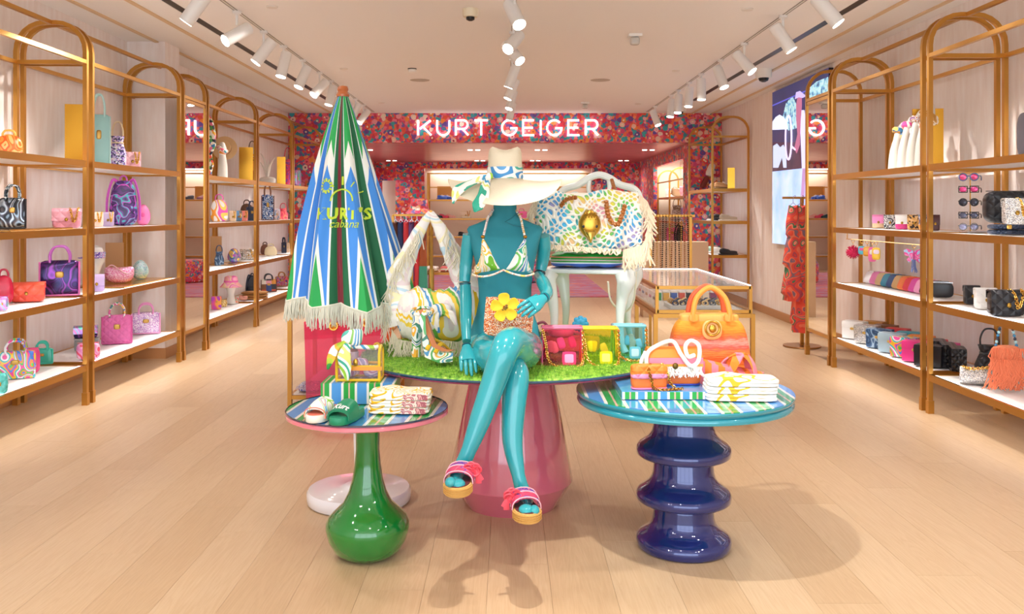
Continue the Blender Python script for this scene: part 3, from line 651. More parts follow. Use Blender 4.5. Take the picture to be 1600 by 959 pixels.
# arms
b = MB(); limb(b, [P(733, 366, 3.90), P(731, 385, 3.91), P(728, 415, 3.92), P(726, 440, 3.91)], [.028, .030, .028, .0245]); b.build('upper_arm', SKIN, man, world=True)
b = MB(); limb(b, [P(727, 446, 3.91), P(728, 470, 3.86), P(728, 505, 3.78), P(729, 533, 3.72)], [.025, .0275, .024, .0185]); fa = b.build('forearm', SKIN, man, world=True)
b = MB(); b.lathe([(.026, -.004), (.026, .004)], P(726.5, 443, 3.91), 20); b.build('elbow_ring', plain('174F5E', .3), fa, world=True)
b = MB(); limb(b, [P(849, 368, 3.93), P(850, 385, 3.95), P(848, 405, 3.97), P(845, 422, 3.97)], [.028, .031, .029, .024]); b.build('upper_arm', SKIN, man, world=True)
b = MB(); b.ell(P(843, 427, 3.96), (.027, .027, .020), 14, 8); b.build('elbow_joint', plain('0C2A3A', .2), man, world=True)
b = MB(); limb(b, [P(842, 431, 3.95), P(849, 443, 3.84), P(854, 457, 3.70), P(851, 465, 3.615)], [.024, .030, .028, .022]); b.build('forearm', SKIN, man, world=True)
def hand(name, w_, D, N, S, L=.175, curl=(8, 12, 10), thumb=(.5, .3), par=man):
    D, N, S = (Vector(a).normalized() for a in (D, N, S)); N = (N-D*N.dot(D)).normalized(); S = D.cross(N)*(1 if D.cross(N).dot(S) > 0 else -1)
    w_ = Vector(w_); b = MB(); M = Matrix((S, D, N)).transposed(); k = L/.175
    secs = [(0, .019, .016, 0), (.02, .024, .016, 0), (.045, .033, .0155, 0), (.072, .037, .0135, 0), (.086, .036, .010, 0)]
    b.loft([[w_+M @ Vector((hw*k*cos(2*pi*j/16), y*k, th*k*sin(2*pi*j/16))) for j in range(16)] for y, hw, th, _ in secs])
    for i, (x, l, dy) in enumerate(((.0275, .066, -.003), (.0095, .076, .002), (-.0095, .071, 0), (-.0275, .055, -.007))):
        p = w_+M @ Vector((x*k, (.080+dy)*k, 0)); a = 0; pts = [p-D*.012*k]; dr = D
        spread = S*(x*1.6)
        for s_, c_ in ((.44, curl[0]), (.31, curl[1]), (.25, curl[2])):
            a += R(c_); dr = (D+spread)*cos(a)-N*sin(a); pts.append(pts[-1]+dr*l*k*s_+(dr*.006*k if s_ == .44 else Vector((0, 0, 0))))
        b.tube(spline(pts, 3), lerpl([.0092*k, .0086*k, .0080*k, .0062*k], 10), n=10); b.ell(pts[-1], (.0063*k,)*3, 8, 6)
    p = w_+M @ Vector((.022*k, .022*k, -.004)); q = [p, p+(S*thumb[0]+D*.75-N*thumb[1]).normalized()*.034*k]; q.append(q[-1]+(S*thumb[0]*.5+D-N*thumb[1]*1.4).normalized()*.030*k); q.append(q[-1]+(D*.9-N*thumb[1]*1.8+S*.1).normalized()*.022*k)
    b.tube(spline(q, 3), lerpl([.0125*k, .0105*k, .0095*k, .007*k], 10), n=10); b.ell(q[-1], (.007*k,)*3, 8, 6)
    h = b.build(name, SKIN, par, world=True, ang=60)
    MB().tube([w_-D*.003, w_+D*.002], [.0205*k, .0205*k], n=20).build('wrist_ring', plain('174F5E', .3), h, world=True)
    return h
wr = P(729, 541, 3.70); ft = P(733, 586, 3.56)
hand('hand', wr, ft-wr, (.0, -1, .55), (1, 0, 0), L=.172, curl=(10, 14, 10), thumb=(.55, .35))
wr = P(851, 465, 3.60); ft = P(816, 486, 3.505)
hand('hand', wr, ft-wr, (.25, -1, .5), (-.3, 0, 1), L=.165, curl=(14, 22, 20), thumb=(.25, .8))
# bikini
SUN = swirl('bikini_sunny', ['F4EEE2', 'F2B21E', 'F7F2E8', 'F3C63E', 'F6F2EA', '6FB52C', 'F4EEE2', 'F7D97A'], 14, .6, dist=2)
SEA = swirl('bikini_sea', ['F4F2EA', '3E7FC9', 'F4F2EA', '36A98C', 'F4F2EA', '74BF58', 'F0F0EA', '4FB0CC'], 14, .6, dist=2, seed=3)
bik = thing('bikini_top', 'triangle bikini top in white with yellow, green and blue swirls on the mannequin', 'bikini', (cx0, 3.80, 1.17))
def cup(pts, mat, bul, dd=3.795):
    n = 14; b = MB(); A, B_, C_, = [P(px, py, dd) for px, py in pts]; vs = []; fs = []; idx = {}
    for i in range(n+1):
        for j in range(n+1-i):
            u, v = i/n, j/n; w_ = 1-u-v; p = A*w_+B_*u+C_*v; k = (w_*u*v*27)**.5 if min(w_, u, v) > 0 else 0
            ed = max(0, min(w_, u, v)); y = -bul*(min(1, ed*3.4)**.7)
            xx = (p.x-cx0)/.125; p = Vector((p.x, 3.806+.055*xx*xx*abs(xx)+y+ (max(0, 1.17-p.z))*.15, p.z)); idx[(i, j)] = len(vs); vs.append(p)
    for i in range(n):
        for j in range(n-i):
            fs.append((idx[(i, j)], idx[(i+1, j)], idx[(i, j+1)]))
            if i+j < n-1: fs.append((idx[(i+1, j)], idx[(i+1, j+1)], idx[(i, j+1)]))
    vs2 = [v+Vector((0, .02, 0)) for v in vs]; o = len(vs); b.add(vs+vs2, fs+[tuple(x+o for x in f[::-1]) for f in fs])
    r_ = [P(*pts[0], dd), P(*pts[1], dd), P(*pts[2], dd)]
    c_ = b.build('cup', mat, bik, world=True, ang=80)
cup([(754, 371), (738, 431), (786, 423)], SUN, .045); cup([(821, 371), (786, 423), (834, 430)], SEA, .045)
b = MB(); b.tube(spline([P(787, 421.5, 3.79), P(770, 429, 3.765), P(752, 432, 3.77), P(739, 429, 3.80), P(741, 427, 3.88)], 5), .0045, n=6); b.tube(spline([P(786, 421.5, 3.79), P(803, 428, 3.765), P(820, 431, 3.77), P(833, 428, 3.80), P(832, 426, 3.88)], 5), .0045, n=6); b.build('band', swirl('bik_band', ['F4EEE2', 'E4A48C', 'E8E0D0', 'F0C860'], 30), bik, world=True)
for (p0, p1, c_) in (((754.5, 371), (763, 339), 'C9A3A0'), ((820.5, 371), (813, 339), 'D9A65C')):
    b = MB(); b.tube(spline([P(*p0, 3.802), P((p0[0]+p1[0])/2, (p0[1]+p1[1])/2, 3.822), P(*p1, 3.845), P(p1[0]+(8 if p1[0] < 790 else -8), p1[1]-12, 3.88)], 4), .0055, n=6, flat=.6); st = b.build('strap', swirl('strap'+c_, ['EADFD6', c_, 'F0E6DC', c_], 30), bik, world=True)
    b = MB(); b.ell(P(p0[0], p0[1]-1, 3.795), (.009, .007, .008), 8, 6); b.build('gold_bead', plain('9A6A22', .3, .9), bik, world=True)
# hat
hat = thing('sun_hat', 'wide-brimmed cream straw hat with printed scarf band on the mannequin', 'hat', (cx0, 3.88, 1.53))
STRAW = plain('E2D6BC', .7, 0, 0, .5, 260)
b = MB(); n = 72; secs = []
def brim(a, t):                                                      # a angle, t 0 crown .. 1 edge
    s_, c_ = sin(a), cos(a); rx = .078+(.172)*t; ry = .092+.165*t
    droop = -.112*max(0, -s_)**1.3*t**1.4 - .05*max(0, s_)*t + .0*t - .028*t*abs(c_)**2*(1-t*.4)+(.020*t**3*abs(c_)**6)
    return Vector((cx0+rx*c_, 3.88+ry*s_, 1.537+droop))
ts = [0, .12, .3, .5, .7, .85, 1]
top = [[brim(2*pi*j/n, t_) for j in range(n)] for t_ in ts]
bot = [[brim(2*pi*j/n, t_)-Vector((0, 0, .004)) for j in range(n)] for t_ in ts[::-1]]
crown = []
for z, kx, pinch in ((1.537, 1, 0), (1.56, .985, 0), (1.60, .965, .0), (1.63, .95, .08), (1.655, .93, .2), (1.672, .86, .3), (1.680, .72, .34), (1.674, .45, .3), (1.662, .15, .1)):
    crown.append([Vector((cx0+.0775*kx*cos(2*pi*j/n)*(1-.0*pinch), 3.88+.092*kx*sin(2*pi*j/n)*(1-pinch*.5*max(0, -sin(2*pi*j/n))), z-(.022*pinch*3*max(0, -sin(2*pi*j/n))**3)-(.010 if kx < .8 else 0)*(1-abs(cos(2*pi*j/n))))) for j in range(n)])
b.loft(crown[::-1]+top+bot, cap=True); b.build('straw_body', STRAW, hat, world=True, ang=70)
SC = swirl('scarf_print', ['F4F1E8', '5A9FD4', 'F6F4EE', '3C8CC8', 'F4F1E8', '48B0A0', 'F4F4EC', '88C060'], 7, .45, dist=1.5)
SC2 = swirl('scarf_print_green', ['F2F4E8', '2FA88C', 'F4F6EA', '9CCB3E', 'F4F1E8', '3C9CC8', 'F6F6EE', 'DDE07A'], 7, .45, dist=1.6, seed=2)
b = MB(); b.loft([[Vector((cx0+rx*.0795*cos(2*pi*j/n), 3.88+rx*.0945*sin(2*pi*j/n), z)) for j in range(n)] for z, rx in ((1.54, 1.0), (1.545, 1.02), (1.575, 1.005), (1.59, .975))], cap=False); b.build('scarf_band', SC, hat, world=True)
def cloth(pts, wd, th=.003, up=(0, -1, 0), k=6):
    q = spline(pts, k); b = MB(); b.bar(q, .01, th, up=up); return b, q
def ribbon3(pts, wds, mat, name, par, up=(0, -1, 0), th=.004, k=9, wave=0):
    q = spline(pts, k); ws = lerpl(wds, len(q)); b = MB(); secs = []; m = len(q)
    for i in range(m):
        t_ = (q[min(i+1, m-1)]-q[max(i-1, 0)]).normalized(); u = Vector(up); u = (u-t_*u.dot(t_)).normalized(); s_ = t_.cross(u); row = []
        for e in (1, -1):
            for j in (range(7) if e == 1 else range(6, -1, -1)):
                f_ = j/6*2-1; row.append(q[i]+s_*f_*ws[i]/2+u*(e*th/2+wave*cos(f_*4.5+i*.3)))
        secs.append(row)
    b.loft(secs); return b.build(name, mat, par, world=True, ang=70)
ribbon3([P(764, 274, 3.78), P(750, 281, 3.76), P(730, 288, 3.72), P(715, 298, 3.70), P(708, 318, 3.69)], [.02, .05, .062, .05, .012], SC2, 'scarf_tail', hat, up=(0, -.5, 1), wave=.004)
ribbon3([P(764, 276, 3.775), P(758, 292, 3.71), P(754, 308, 3.66), P(746, 322, 3.63), P(741, 331, 3.625)], [.018, .04, .05, .05, .008], SC2, 'scarf_tail', hat, wave=.004)
b = MB(); b.pill(P(765, 275, 3.775), (.03, .022, .03), 2.5, 6); b.build('scarf_knot', SC2, hat, world=True)
# clutch in hand with yellow flower
SEQ = spots('orange_sequins', ['E8682C', 'F2A45C', 'C84E2A', 'F7D2B0', 'E2803C', 'F5B48C', '9C3E28', 'FFF2E0'], 330, .25, .3, bump=.5)
cl_ = thing('clutch_bag', 'orange sequinned clutch with a yellow flower held in the mannequin hand', 'bag', P(795, 494, 3.62))
b = MB(); c0 = P(795, 496, 3.60); b.pill(c0, (.198, .035, .158), 8, 10, rot=Matrix.Rotation(R(5), 3, 'Y')); b.build('body', SEQ, cl_, world=True)
b = MB(); b.prism([c0+Matrix.Rotation(R(5), 3, 'Y') @ Vector(q) for q in ((-.099, -.019, .078), (.099, -.019, .078), (.099, -.019, -.012), (0, -.019, -.028), (-.099, -.019, -.012))], -.006, (0, 1, 0)); b.build('flap', SEQ, cl_, world=True, smooth=False)
YEL = plain('F0BE1C', .6, 0, 0, .5, 500); fc = P(789, 480, 3.555)
for k in range(5):
    a = R(90+72*k+6); c_ = fc+Vector((cos(a)*.033, 0, sin(a)*.033)); q = Matrix.Rotation(-(a-pi/2), 3, 'Y')
    b = MB(); b.pill(c_, (.044, .009, .052), 2.4, 8, fn=lambda x, y, z, v: (v.x*(1+.25*z), v.y-.012*(x*x+z*z)*.6, v.z), rot=q); b.build('petal', YEL, cl_, world=True)
b = MB(); rg = random.Random(2)
for k in range(9): b.ell(fc+Vector((rg.uniform(-.010, .010), -.012, rg.uniform(-.010, .010))), (.004, .004, .004), 6, 4)
b.build('flower_centre', plain('7A5A14', .4), cl_, world=True)
# sandals
RAF = plain('D9AC62', .8, 0, 0, 1.0, 300)
def sandal(label, heel, toe, sgn):
    t = thing('platform_sandal', label, 'shoe', heel, group='mannequin sandals')
    ax = (toe-heel); L = ax.length; Dv = ax.normalized(); Sv = Vector((1, 0, 0)); Sv = (Sv-Dv*Sv.dot(Dv)).normalized(); Nv = Sv.cross(Dv); Nv = Nv if Nv.z > 0 else -Nv
    def outl(s_): return [(.031*cos(R(a))*s_, -.02+.03*sin(R(a))*s_-.0) for a in range(180, 361, 20)]+[(.036*s_, .35*L), (.046*s_, .62*L)]+[(.050*cos(R(a))*s_, .72*L+.064*sin(R(a))*s_) for a in range(0, 181, 15)]+[(-.046*s_, .62*L), (-.036*s_, .35*L)]
    W = lambda p, h: heel+Sv*p[0]+Dv*p[1]+Nv*h
    b = MB(); b.loft([[W(p, h) for p in outl(s_)] for h, s_ in ((-.036, .95), (-.030, 1.0), (-.006, 1.0), (0, .97))]); so = b.build('raffia_sole', RAF, t, world=True, ang=50)
    b = MB()
    for hz in (-.028, -.021, -.014, -.007): b.tube([W((p[0]*1.015, p[1]+.0), hz) for p in outl(1.0)], .0028, n=5, closed=True)
    b.build('braid_line', plain('C7954A', .8), so, world=True)
    b = MB(); b.loft([[W((p[0]*.9, .0+p[1]*.985), h) for p in outl(.95)] for h in (0, .003)]); b.build('insole', plain('5E2328', .6), t, world=True, ang=30)
    for (y0, y1, c_, nm) in ((.34*L, .53*L, '5B3C90', 'strap'), (.53*L, .70*L, 'B83A56', 'strap')):
        b = MB(); secs = []
        for i in range(13):
            a = pi*i/12; x = .050*cos(a); h = .044*max(0, sin(a))**.7+.004; row = []
            for (yy, dh) in ((y0+.03*abs(cos(a))*0, 0), (y1, -.010), (y1, -.014), (y0, -.004)): row.append(W((x*1.04, yy), max(h+dh, -.01)))
            secs.append(row)
        b.loft(secs); s1 = b.build(nm, swirl('strap_print'+c_, [c_, 'B83A66', c_, '3A3E9A', 'D25C7A', c_], 30), t, world=True, ang=50)
        b = MB(); b.tube([Vector(s[1])+Nv*.002 for s in secs], .0022, n=5); b.tube([Vector(s[0])+Nv*.002 for s in secs], .0022, n=5); b.build('piping', plain('F2B8C4', .5), s1, world=True)
    rb = random.Random(4); cc = W((.046*sgn, .54*L), .036); b = MB()
    for k in range(7):
        a = 2*pi*k/7; b.torus(cc+Sv*cos(a)*.017+Nv*sin(a)*.012, .014, .0045, Matrix((Sv, Nv, -Dv)).transposed() @ Matrix.Rotation(rb.uniform(-.5, .5), 3, 'X'), 12, 5)
    for k in (0, 1): b.tube(spline([cc, cc+Sv*sgn*.02-Nv*.02, cc+Sv*sgn*(.022+.01*k)-Nv*(.05-.01*k)], 4), [.008]*4+[.012]*5, n=6, flat=.35)
    b.build('bow', plain('E0485A', .5), t, world=True)
sandal('raffia platform sandal with purple strap and red bow on the raised crossed foot', P(727, 731, 3.31), P(711, 763, 3.085), 1)
sandal('raffia platform sandal with purple strap and red bow on the lower foot', P(812, 772, 3.32), P(828, 804, 3.09), -1)
# ---------------------------------------------------------------- parasol
um = thing('parasol', 'closed fringed parasol in blue, green and white cabana stripes on a white round base', 'parasol', (-.717, 4.27, 0))
MB().lathe([(.243, 0.004), (.249, .012), (.249, .052), (.240, .064), (.20, .067), (.095, .070), (.07, .080), (.06, .083)], n=72).build('base', plain('E9E6EA', .18, 0, .8), um, ang=40)
MB().lathe([(.236, 0), (.236, .006)], n=48).build('base_foot', BLACK, um)
MB().tube([(0, 0, .08), (-.012, 0, .42), (-.022, 0, .72)], .020, n=16).build('base_tube', plain('E9E6EA', .2, 0, .8), um)
MB().tube([(-.018, 0, .60), (-.078, 0, 1.97)], .0165, n=14).build('pole', plain('8A4420', .35, 0, .5), um)
MB().lathe([(.030, 0), (.032, .01), (.026, .018), (.023, .024), (.027, .036), (.022, .05), (.0, .056)], (-.079, 0, 1.950), 20).build('finial', plain('B5602C', .3, 0, .6), um)
UC = Vector((-.717, 4.27, 0)); NR = 8; nth = 256; nt_ = 150
def can(a, t_):                                                       # point on canopy (local), a angle, t 0 top .. 1 hem
    u = (NR*(a/(2*pi))+.5) % 1; v = abs(2*u-1)                         # 1 at rib, 0 in the valley
    Rr = .022+.298*(t_**.93)+.012*sin(pi*t_)
    dep = .34*min(1, t_*2.2)*(1-.25*t_)
    fold = 1-dep*(1-v**.85)+.020*t_*sin(a*23+t_*4)
    k = int(NR*a/(2*pi)) ; kk = 1+.05*sin(k*2.3+1)*t_
    cxx = -.078+.040*t_*t_*.9; zt_ = 1.955-1.0*t_+.03*t_*(1-v)*1.0
    zz = zt_+.018*sin(a*2+.6)*t_
    return Vector((cxx+Rr*fold*kk*cos(a), Rr*fold*kk*sin(a)*.97, zz)), v
A0 = -pi/2+pi/NR                                                      # a valley faces the camera
rows = []; cols = []
for i in range(nt_+1):
    t_ = i/nt_; row = []
    for j in range(nth): row.append(can(2*pi*j/nth, t_)[0])
    rows.append(row)
b = MB(); b.loft(rows, cap=False)
can_ob = b.build('canopy', plain('ffffff', .8), um, ang=50)
def canopy_mat():
    m, nt, bb = base('cabana_canvas'); setp(bb, .75)
    def at(n):
        a_ = nd(nt, 'ShaderNodeAttribute'); a_.attribute_name = n; return a_.outputs['Fac']
    w_, t_, fr = at('fold'), at('drop'), at('front')
    def lt(a_, b_): return math_(nt, 'LESS_THAN', a_, b_)
    def lin_(k, c_): return math_(nt, 'ADD', math_(nt, 'MULTIPLY', w_, k), c_)
    col = nd(nt, 'ShaderNodeRGB'); col.outputs[0].default_value = lin('3E86D6'); cur = col.outputs[0]
    def over(mask, hexc):
        nonlocal cur
        x = nd(nt, 'ShaderNodeMix'); x.data_type = 'RGBA'; nt.links.new(mask, x.inputs[0]); nt.links.new(cur, x.inputs[6]); x.inputs[7].default_value = lin(hexc); cur = x.outputs[2]
    over(lt(lin_(.85, .66), t_), 'E4E6DF'); over(lt(lin_(.85, .75), t_), '27A050')
    over(lt(t_, lin_(.20, .34)), 'E4E6DF'); over(lt(t_, lin_(.20, .22)), '27A050')
    over(lt(.50, w_), 'DDE2E0'); over(lt(.60, w_), '3478C8'); over(lt(.46, math_(nt, 'MULTIPLY', w_, lambda_ := math_(nt, 'GREATER_THAN', fr, .3))), 'DDE2E0'); over(lt(.56, math_(nt, 'MULTIPLY', w_, lambda_)), '14603C')
    over(lt(.85, math_(nt, 'MULTIPLY', w_, fr)), '7E2F38')
    nt.links.new(cur, bb.inputs['Base Color']); return m
me = can_ob.data; me.materials.clear(); me.materials.append(canopy_mat())
for nm, fn in (('fold', lambda a, t_: 1-abs(2*((NR*a/(2*pi)+.5) % 1)-1)), ('drop', lambda a, t_: t_), ('front', lambda a, t_: 1.0 if abs(a-1.5*pi) < pi/NR+.01 else (.5 if abs(a-1.75*pi) < pi/NR else 0.0))):
    at_ = me.attributes.new(nm, 'FLOAT', 'POINT'); at_.data.foreach_set('value', [fn(2*pi*j/nth, i/nt_) for i in range(nt_+1) for j in range(nth)])
b = MB(); rg = random.Random(9)
for j in range(560):
    a = 2*pi*j/560; p, _ = can(a, 1.0); dv = Vector((cos(a), sin(a), 0)); p = p+Vector((0, 0, .004)); l = .098*rg.uniform(.82, 1.1)
    m_ = p+dv*.004+Vector((rg.uniform(-.006, .006), rg.uniform(-.004, .004), -l*.5)); e = m_+Vector((rg.uniform(-.009, .009), rg.uniform(-.006, .006), -l*.5)); b.tube([p, m_, e], [.0028, .003, .0018], n=4)
fr_ = b.build('fringe', plain('D9D8C8', .85), um); fr_['kind'] = 'stuff'
b = MB(); b.tube([can(2*pi*j/nth, 1.0)[0]+Vector((0, 0, .002)) for j in range(nth)], .005, n=5, closed=True); b.build('fringe_braid', plain('D9D8C8', .85), um)
# printed motifs follow the cloth
def onto(x, z, lift=.003):                                            # x sideways, z height -> frontmost cloth point
    t_ = (1.955-z)/1.0
    for _ in range(2):
        n_ = 400; best = None; prev = None
        for j in range(n_+1):
            a = pi+pi*j/n_; p, _v = can(a if a < 2*pi else a-1e-6, t_)
            if prev is not None and (prev.x-x)*(p.x-x) <= 0 and abs(p.x-prev.x) > 1e-9:
                q = prev.lerp(p, (x-prev.x)/(p.x-prev.x))
                if best is None or q.y < best.y: best = q
            prev = p
        if best is None: best, _v = can(1.5*pi, t_)
        t_ += (best.z-z)/1.0
    return Vector((best.x, best.y-lift, best.z))
def textmesh(s, size, shear=0, bold=0, sp=1.0):
    cu = bpy.data.curves.new('lettering', 'FONT'); cu.body = s; cu.size = size; cu.shear = shear; cu.offset = bold; cu.align_x = 'CENTER'; cu.space_character = sp; cu.resolution_u = 2
    o = bpy.data.objects.new('lettering', cu); C.objects.link(o); bpy.context.view_layer.update()
    me = bpy.data.meshes.new_from_object(o.evaluated_get(bpy.context.evaluated_depsgraph_get())); vs = [v.co.copy() for v in me.vertices]; fs = [tuple(p.vertices) for p in me.polygons]; bpy.data.objects.remove(o); bpy.data.meshes.remove(me); return vs, fs
YG = plain('BFD63A', .7)
def wrap_text(s, size, x0, z0, **k):
    vs, fs = textmesh(s, size, **k); b = MB(); b.add([onto(x0+v.x, z0+v.y) for v in vs], fs); return b.build('print', YG, um)
axc = -.078+.02
wrap_text("KURT'S", .072, axc+.010, 1.362, bold=.0026, sp=1.08); wrap_text('cabana', .052, axc+.018, 1.322, shear=.3)
b = MB()
def stroke(pts, wd):
    q = resample([(x, z, 0) for x, z in pts], .006); secs = []
    for i in range(len(q)):
        t_ = (q[min(i+1, len(q)-1)]-q[max(i-1, 0)]).normalized(); n_ = Vector((-t_.y, t_.x, 0))*wd/2; l, r_ = q[i]+n_, q[i]-n_
        secs.append([onto(l.x, l.y, .003), onto(r_.x, r_.y, .003), onto(r_.x, r_.y, .001), onto(l.x, l.y, .001)])
    b.loft(secs)
sx, sz = axc+.004, 1.445
stroke([(sx+.052*cos(R(a)), sz+.055*sin(R(a))) for a in range(0, 181, 15)], .007)
for a, r0, r1, wd in ((90, .075, .115, .011), (58, .078, .105, .005), (122, .078, .105, .005), (28, .080, .10, .005), (152, .08, .10, .005)):
    stroke([(sx+r0*cos(R(a)), sz+r0*sin(R(a))), (sx+r1*cos(R(a)), sz+r1*sin(R(a)))], wd)
for cx_, cz_ in ((-.128, 1.515),):
    for k in range(12):
        a = 2*pi*k/12; stroke([(cx_+.016*cos(a), cz_+.02*sin(a)), (cx_+.029*cos(a), cz_+.036*sin(a))], .008)
b.build('print', YG, um)
# ---------------------------------------------------------------- goods on the grass table
def up(py_, d): return H-(py_-VY)*d/F
# fringed printed shawl bag
BAGP = swirl('wave_print', ['F0ECE2', 'EFC21C', 'F2EEE6', 'F3D34A', 'F0ECE2', 'F0ECE2', '4E94CC', 'F2EEE6', '6CB04A', 'EFC840', 'F0ECE2', 'E8D8D8'], 3.8, .55, dist=1.6)
BAGP2 = swirl('wave_print_pale', ['F2EEE8', 'E9D6D6', 'F4F0EA', 'BFD8E6', 'F4F0EA', 'F2E6B8', 'EDE6E2'], 6, .55, dist=1.6, seed=5)
t = thing('fringed_shoulder_bag', 'large swirl-print shoulder bag with long cream fringe hanging open behind the heeled shoe', 'bag', P(672, 560, 4.15))
def hobo(b, pts, th, n=16, p=2.4):
    q = spline([P(a[0], a[1], a[3] if len(a) > 3 else 4.15) for a in pts], 6); ws = lerpl([a[2]*4.15/F for a in pts], len(q)); tt = lerpl(th, len(q)); secs = []
    for i in range(len(q)):
        t_ = (q[min(i+1, len(q)-1)]-q[max(i-1, 0)]).normalized(); u = Vector((0, 1, 0)); s_ = t_.cross(u).normalized(); row = []
        for j in range(n):
            a = 2*pi*j/n; row.append(q[i]+s_*cos(a)*ws[i]*(1+.06*sin(i*1.7+j*2))+u*sin(a)*tt[i]*(1+.12*sin(i*2.1+j)))
        secs.append(row)
    b.loft(secs)
b = MB(); hobo(b, [(618, 492, 8), (628, 492, 34), (650, 492, 44), (680, 494, 40), (712, 492, 44), (738, 486, 46), (752, 484, 28)], [.03, .07, .085, .085, .085, .07, .03], 20); body = b.build('bag_body', BAGP, t, world=True, ang=70)
b = MB(); hobo(b, [(673, 332, 5), (655, 362, 10), (638, 398, 14), (622, 436, 20), (618, 470, 26), (628, 505, 26)], [.010, .016, .02, .025, .035, .05]); b.build('strap', BAGP2, t, world=True, ang=70)
b = MB(); hobo(b, [(673, 332, 5), (690, 362, 11), (706, 394, 15), (722, 430, 18), (738, 464, 20), (744, 490, 22)], [.010, .016, .02, .025, .03, .04]); b.build('strap', BAGP2, t, world=True, ang=70)
b = MB(); rg = random.Random(11)
b.fringe([P(x, y, 4.09) for x, y in ((612, 515), (622, 530), (645, 534), (680, 530), (715, 534), (745, 524))], .105, 150, .0045, spread=.03, rnd=rg)
e = spline([P(x, y, 4.12) for x, y in ((655, 358), (634, 392), (612, 430), (603, 470), (604, 510))], 4); b.fringe(e, .11, 80, .0045, spread=.03, rnd=rg)
e = spline([P(x, y, 4.12) for x, y in ((697, 362), (715, 390), (726, 425))], 4); b.fringe(e, .13, 26, .0045, spread=.05, rnd=rg)
f_ = b.build('fringe', FRINGE, t, world=True); f_['kind'] = 'stuff'
b = MB(); b.pill(P(690, 484, 4.05), (.10, .04, .06), 2.5, 8); k_ = b.build('tie_knot', BAGP, t, world=True)
ribbon3([P(688, 486, 4.03), P(680, 500, 4.02), P(686, 520, 4.02)], [.02, .04, .012], BAGP, 'tie_tail', k_, wave=.003); ribbon3([P(692, 486, 4.03), P(705, 492, 4.02), P(712, 508, 4.02)], [.02, .04, .012], BAGP, 'tie_tail', k_, wave=.003)
st = thing('bag_stand', 'thin brass T-topped stand holding up the straps of the fringed bag', 'stand', P(674, 0, 4.24)*1.0)
st.location.z = .727
sx_ = P(674, 0, 4.24).x
b = MB(); b.lathe([(.06, .725), (.06, .735)], (sx_, 4.24, 0), 24); b.build('foot', GOLD, st, world=True)
MB().tube([(sx_, 4.24, .734), (sx_, 4.24, 1.395)], .0085, n=8).build('post', GOLD, st, world=True)
MB().tube([(sx_, 4.24, .80), (sx_, 4.24, 1.12)], .014, n=10).build('sleeve', GOLD, st, world=True)
MB().tube([(sx_, 4.20, 1.392), (sx_, 4.26, 1.392)], .010, n=8).build('hook', GOLD, st, world=True)
# platform heeled sandal
HS = swirl('heel_print', ['EFE9DC', '3C8FC4', 'F2ECE0', '3FA04C', 'F4EEE4', 'F0B02C', 'DDE8E4', '2F7F6C'], 11, .35, coat=.5, dist=1.8)
t = thing('platform_heel', 'high-heeled platform sandal in wave print with yellow straps on the grass', 'shoe', P(675, 565, 3.84))
d = 3.84
b = MB(); b.loft([[P(x+dx, y, d+dd) for dx, dd in ((-w_, 0), (0, -.03), (w_, 0), (w_*.3, .03), (-w_*.5, .03))] for x, y, w_ in ((653, 490, 9), (652, 515, 8.5), (650, 540, 7), (650, 558, 6.5))]); b.build('heel', HS, t, world=True, ang=30)
def slab(pts_top, pts_bot, d0, d1):
    b = MB(); n = len(pts_top); pr_ = pts_top+pts_bot[::-1]; b.loft([[P(x, y, dd) for x, y in pr_] for dd in (d0, d1)]); return b
slab([(662, 497), (666, 520), (672, 540), (690, 551), (708, 551)], [(660, 505), (660, 535), (664, 558), (686, 567), (707, 565)], 3.80, 3.90).build('platform', HS, t, world=True, ang=30)
b = MB(); b.loft([[P(x+a, y+b_, dd) for a, b_, dd in ((-1, 1, 3.795), (6, -2, 3.795), (9, -2, 3.905), (2, 0, 3.905))] for x, y in ((655, 484), (661, 500), (668, 522), (676, 540), (692, 548), (704, 548))]); b.build('insole', plain('C8733A', .4), t, world=True, ang=60)
for (a, b_, c_) in (((667, 546), (678, 531), (694, 541)), ((680, 551), (690, 537), (703, 549))):
    b = MB(); b.tube(spline([P(a[0], a[1], 3.79), P(b_[0], b_[1], 3.83), P(c_[0], c_[1]-2, 3.89)], 6), .010, n=8, flat=.5); b.build('toe_strap', plain('E8B91E', .5, 0, 0, .6, 300), t, world=True)
b = MB(); b.loft([[P(x, y, dd) for x, dd in ((xa, 3.81), (xb, 3.80), (xb+2, 3.90), (xa+3, 3.90))] for xa, xb, y in ((647, 660, 488), (649, 662, 505), (654, 668, 520))]); b.build('heel_cup', HS, t, world=True, ang=60)
b = MB(); b.torus(P(660, 486, 3.85), .045, .008, Matrix.Rotation(.25, 3, 'X'), 20, 6); an = b.build('ankle_strap', HS, t, world=True)
ribbon3([P(664, 484, 3.79), P(660, 500, 3.78), P(665, 523, 3.77)], [.012, .03, .008], HS, 'strap_tail', an)
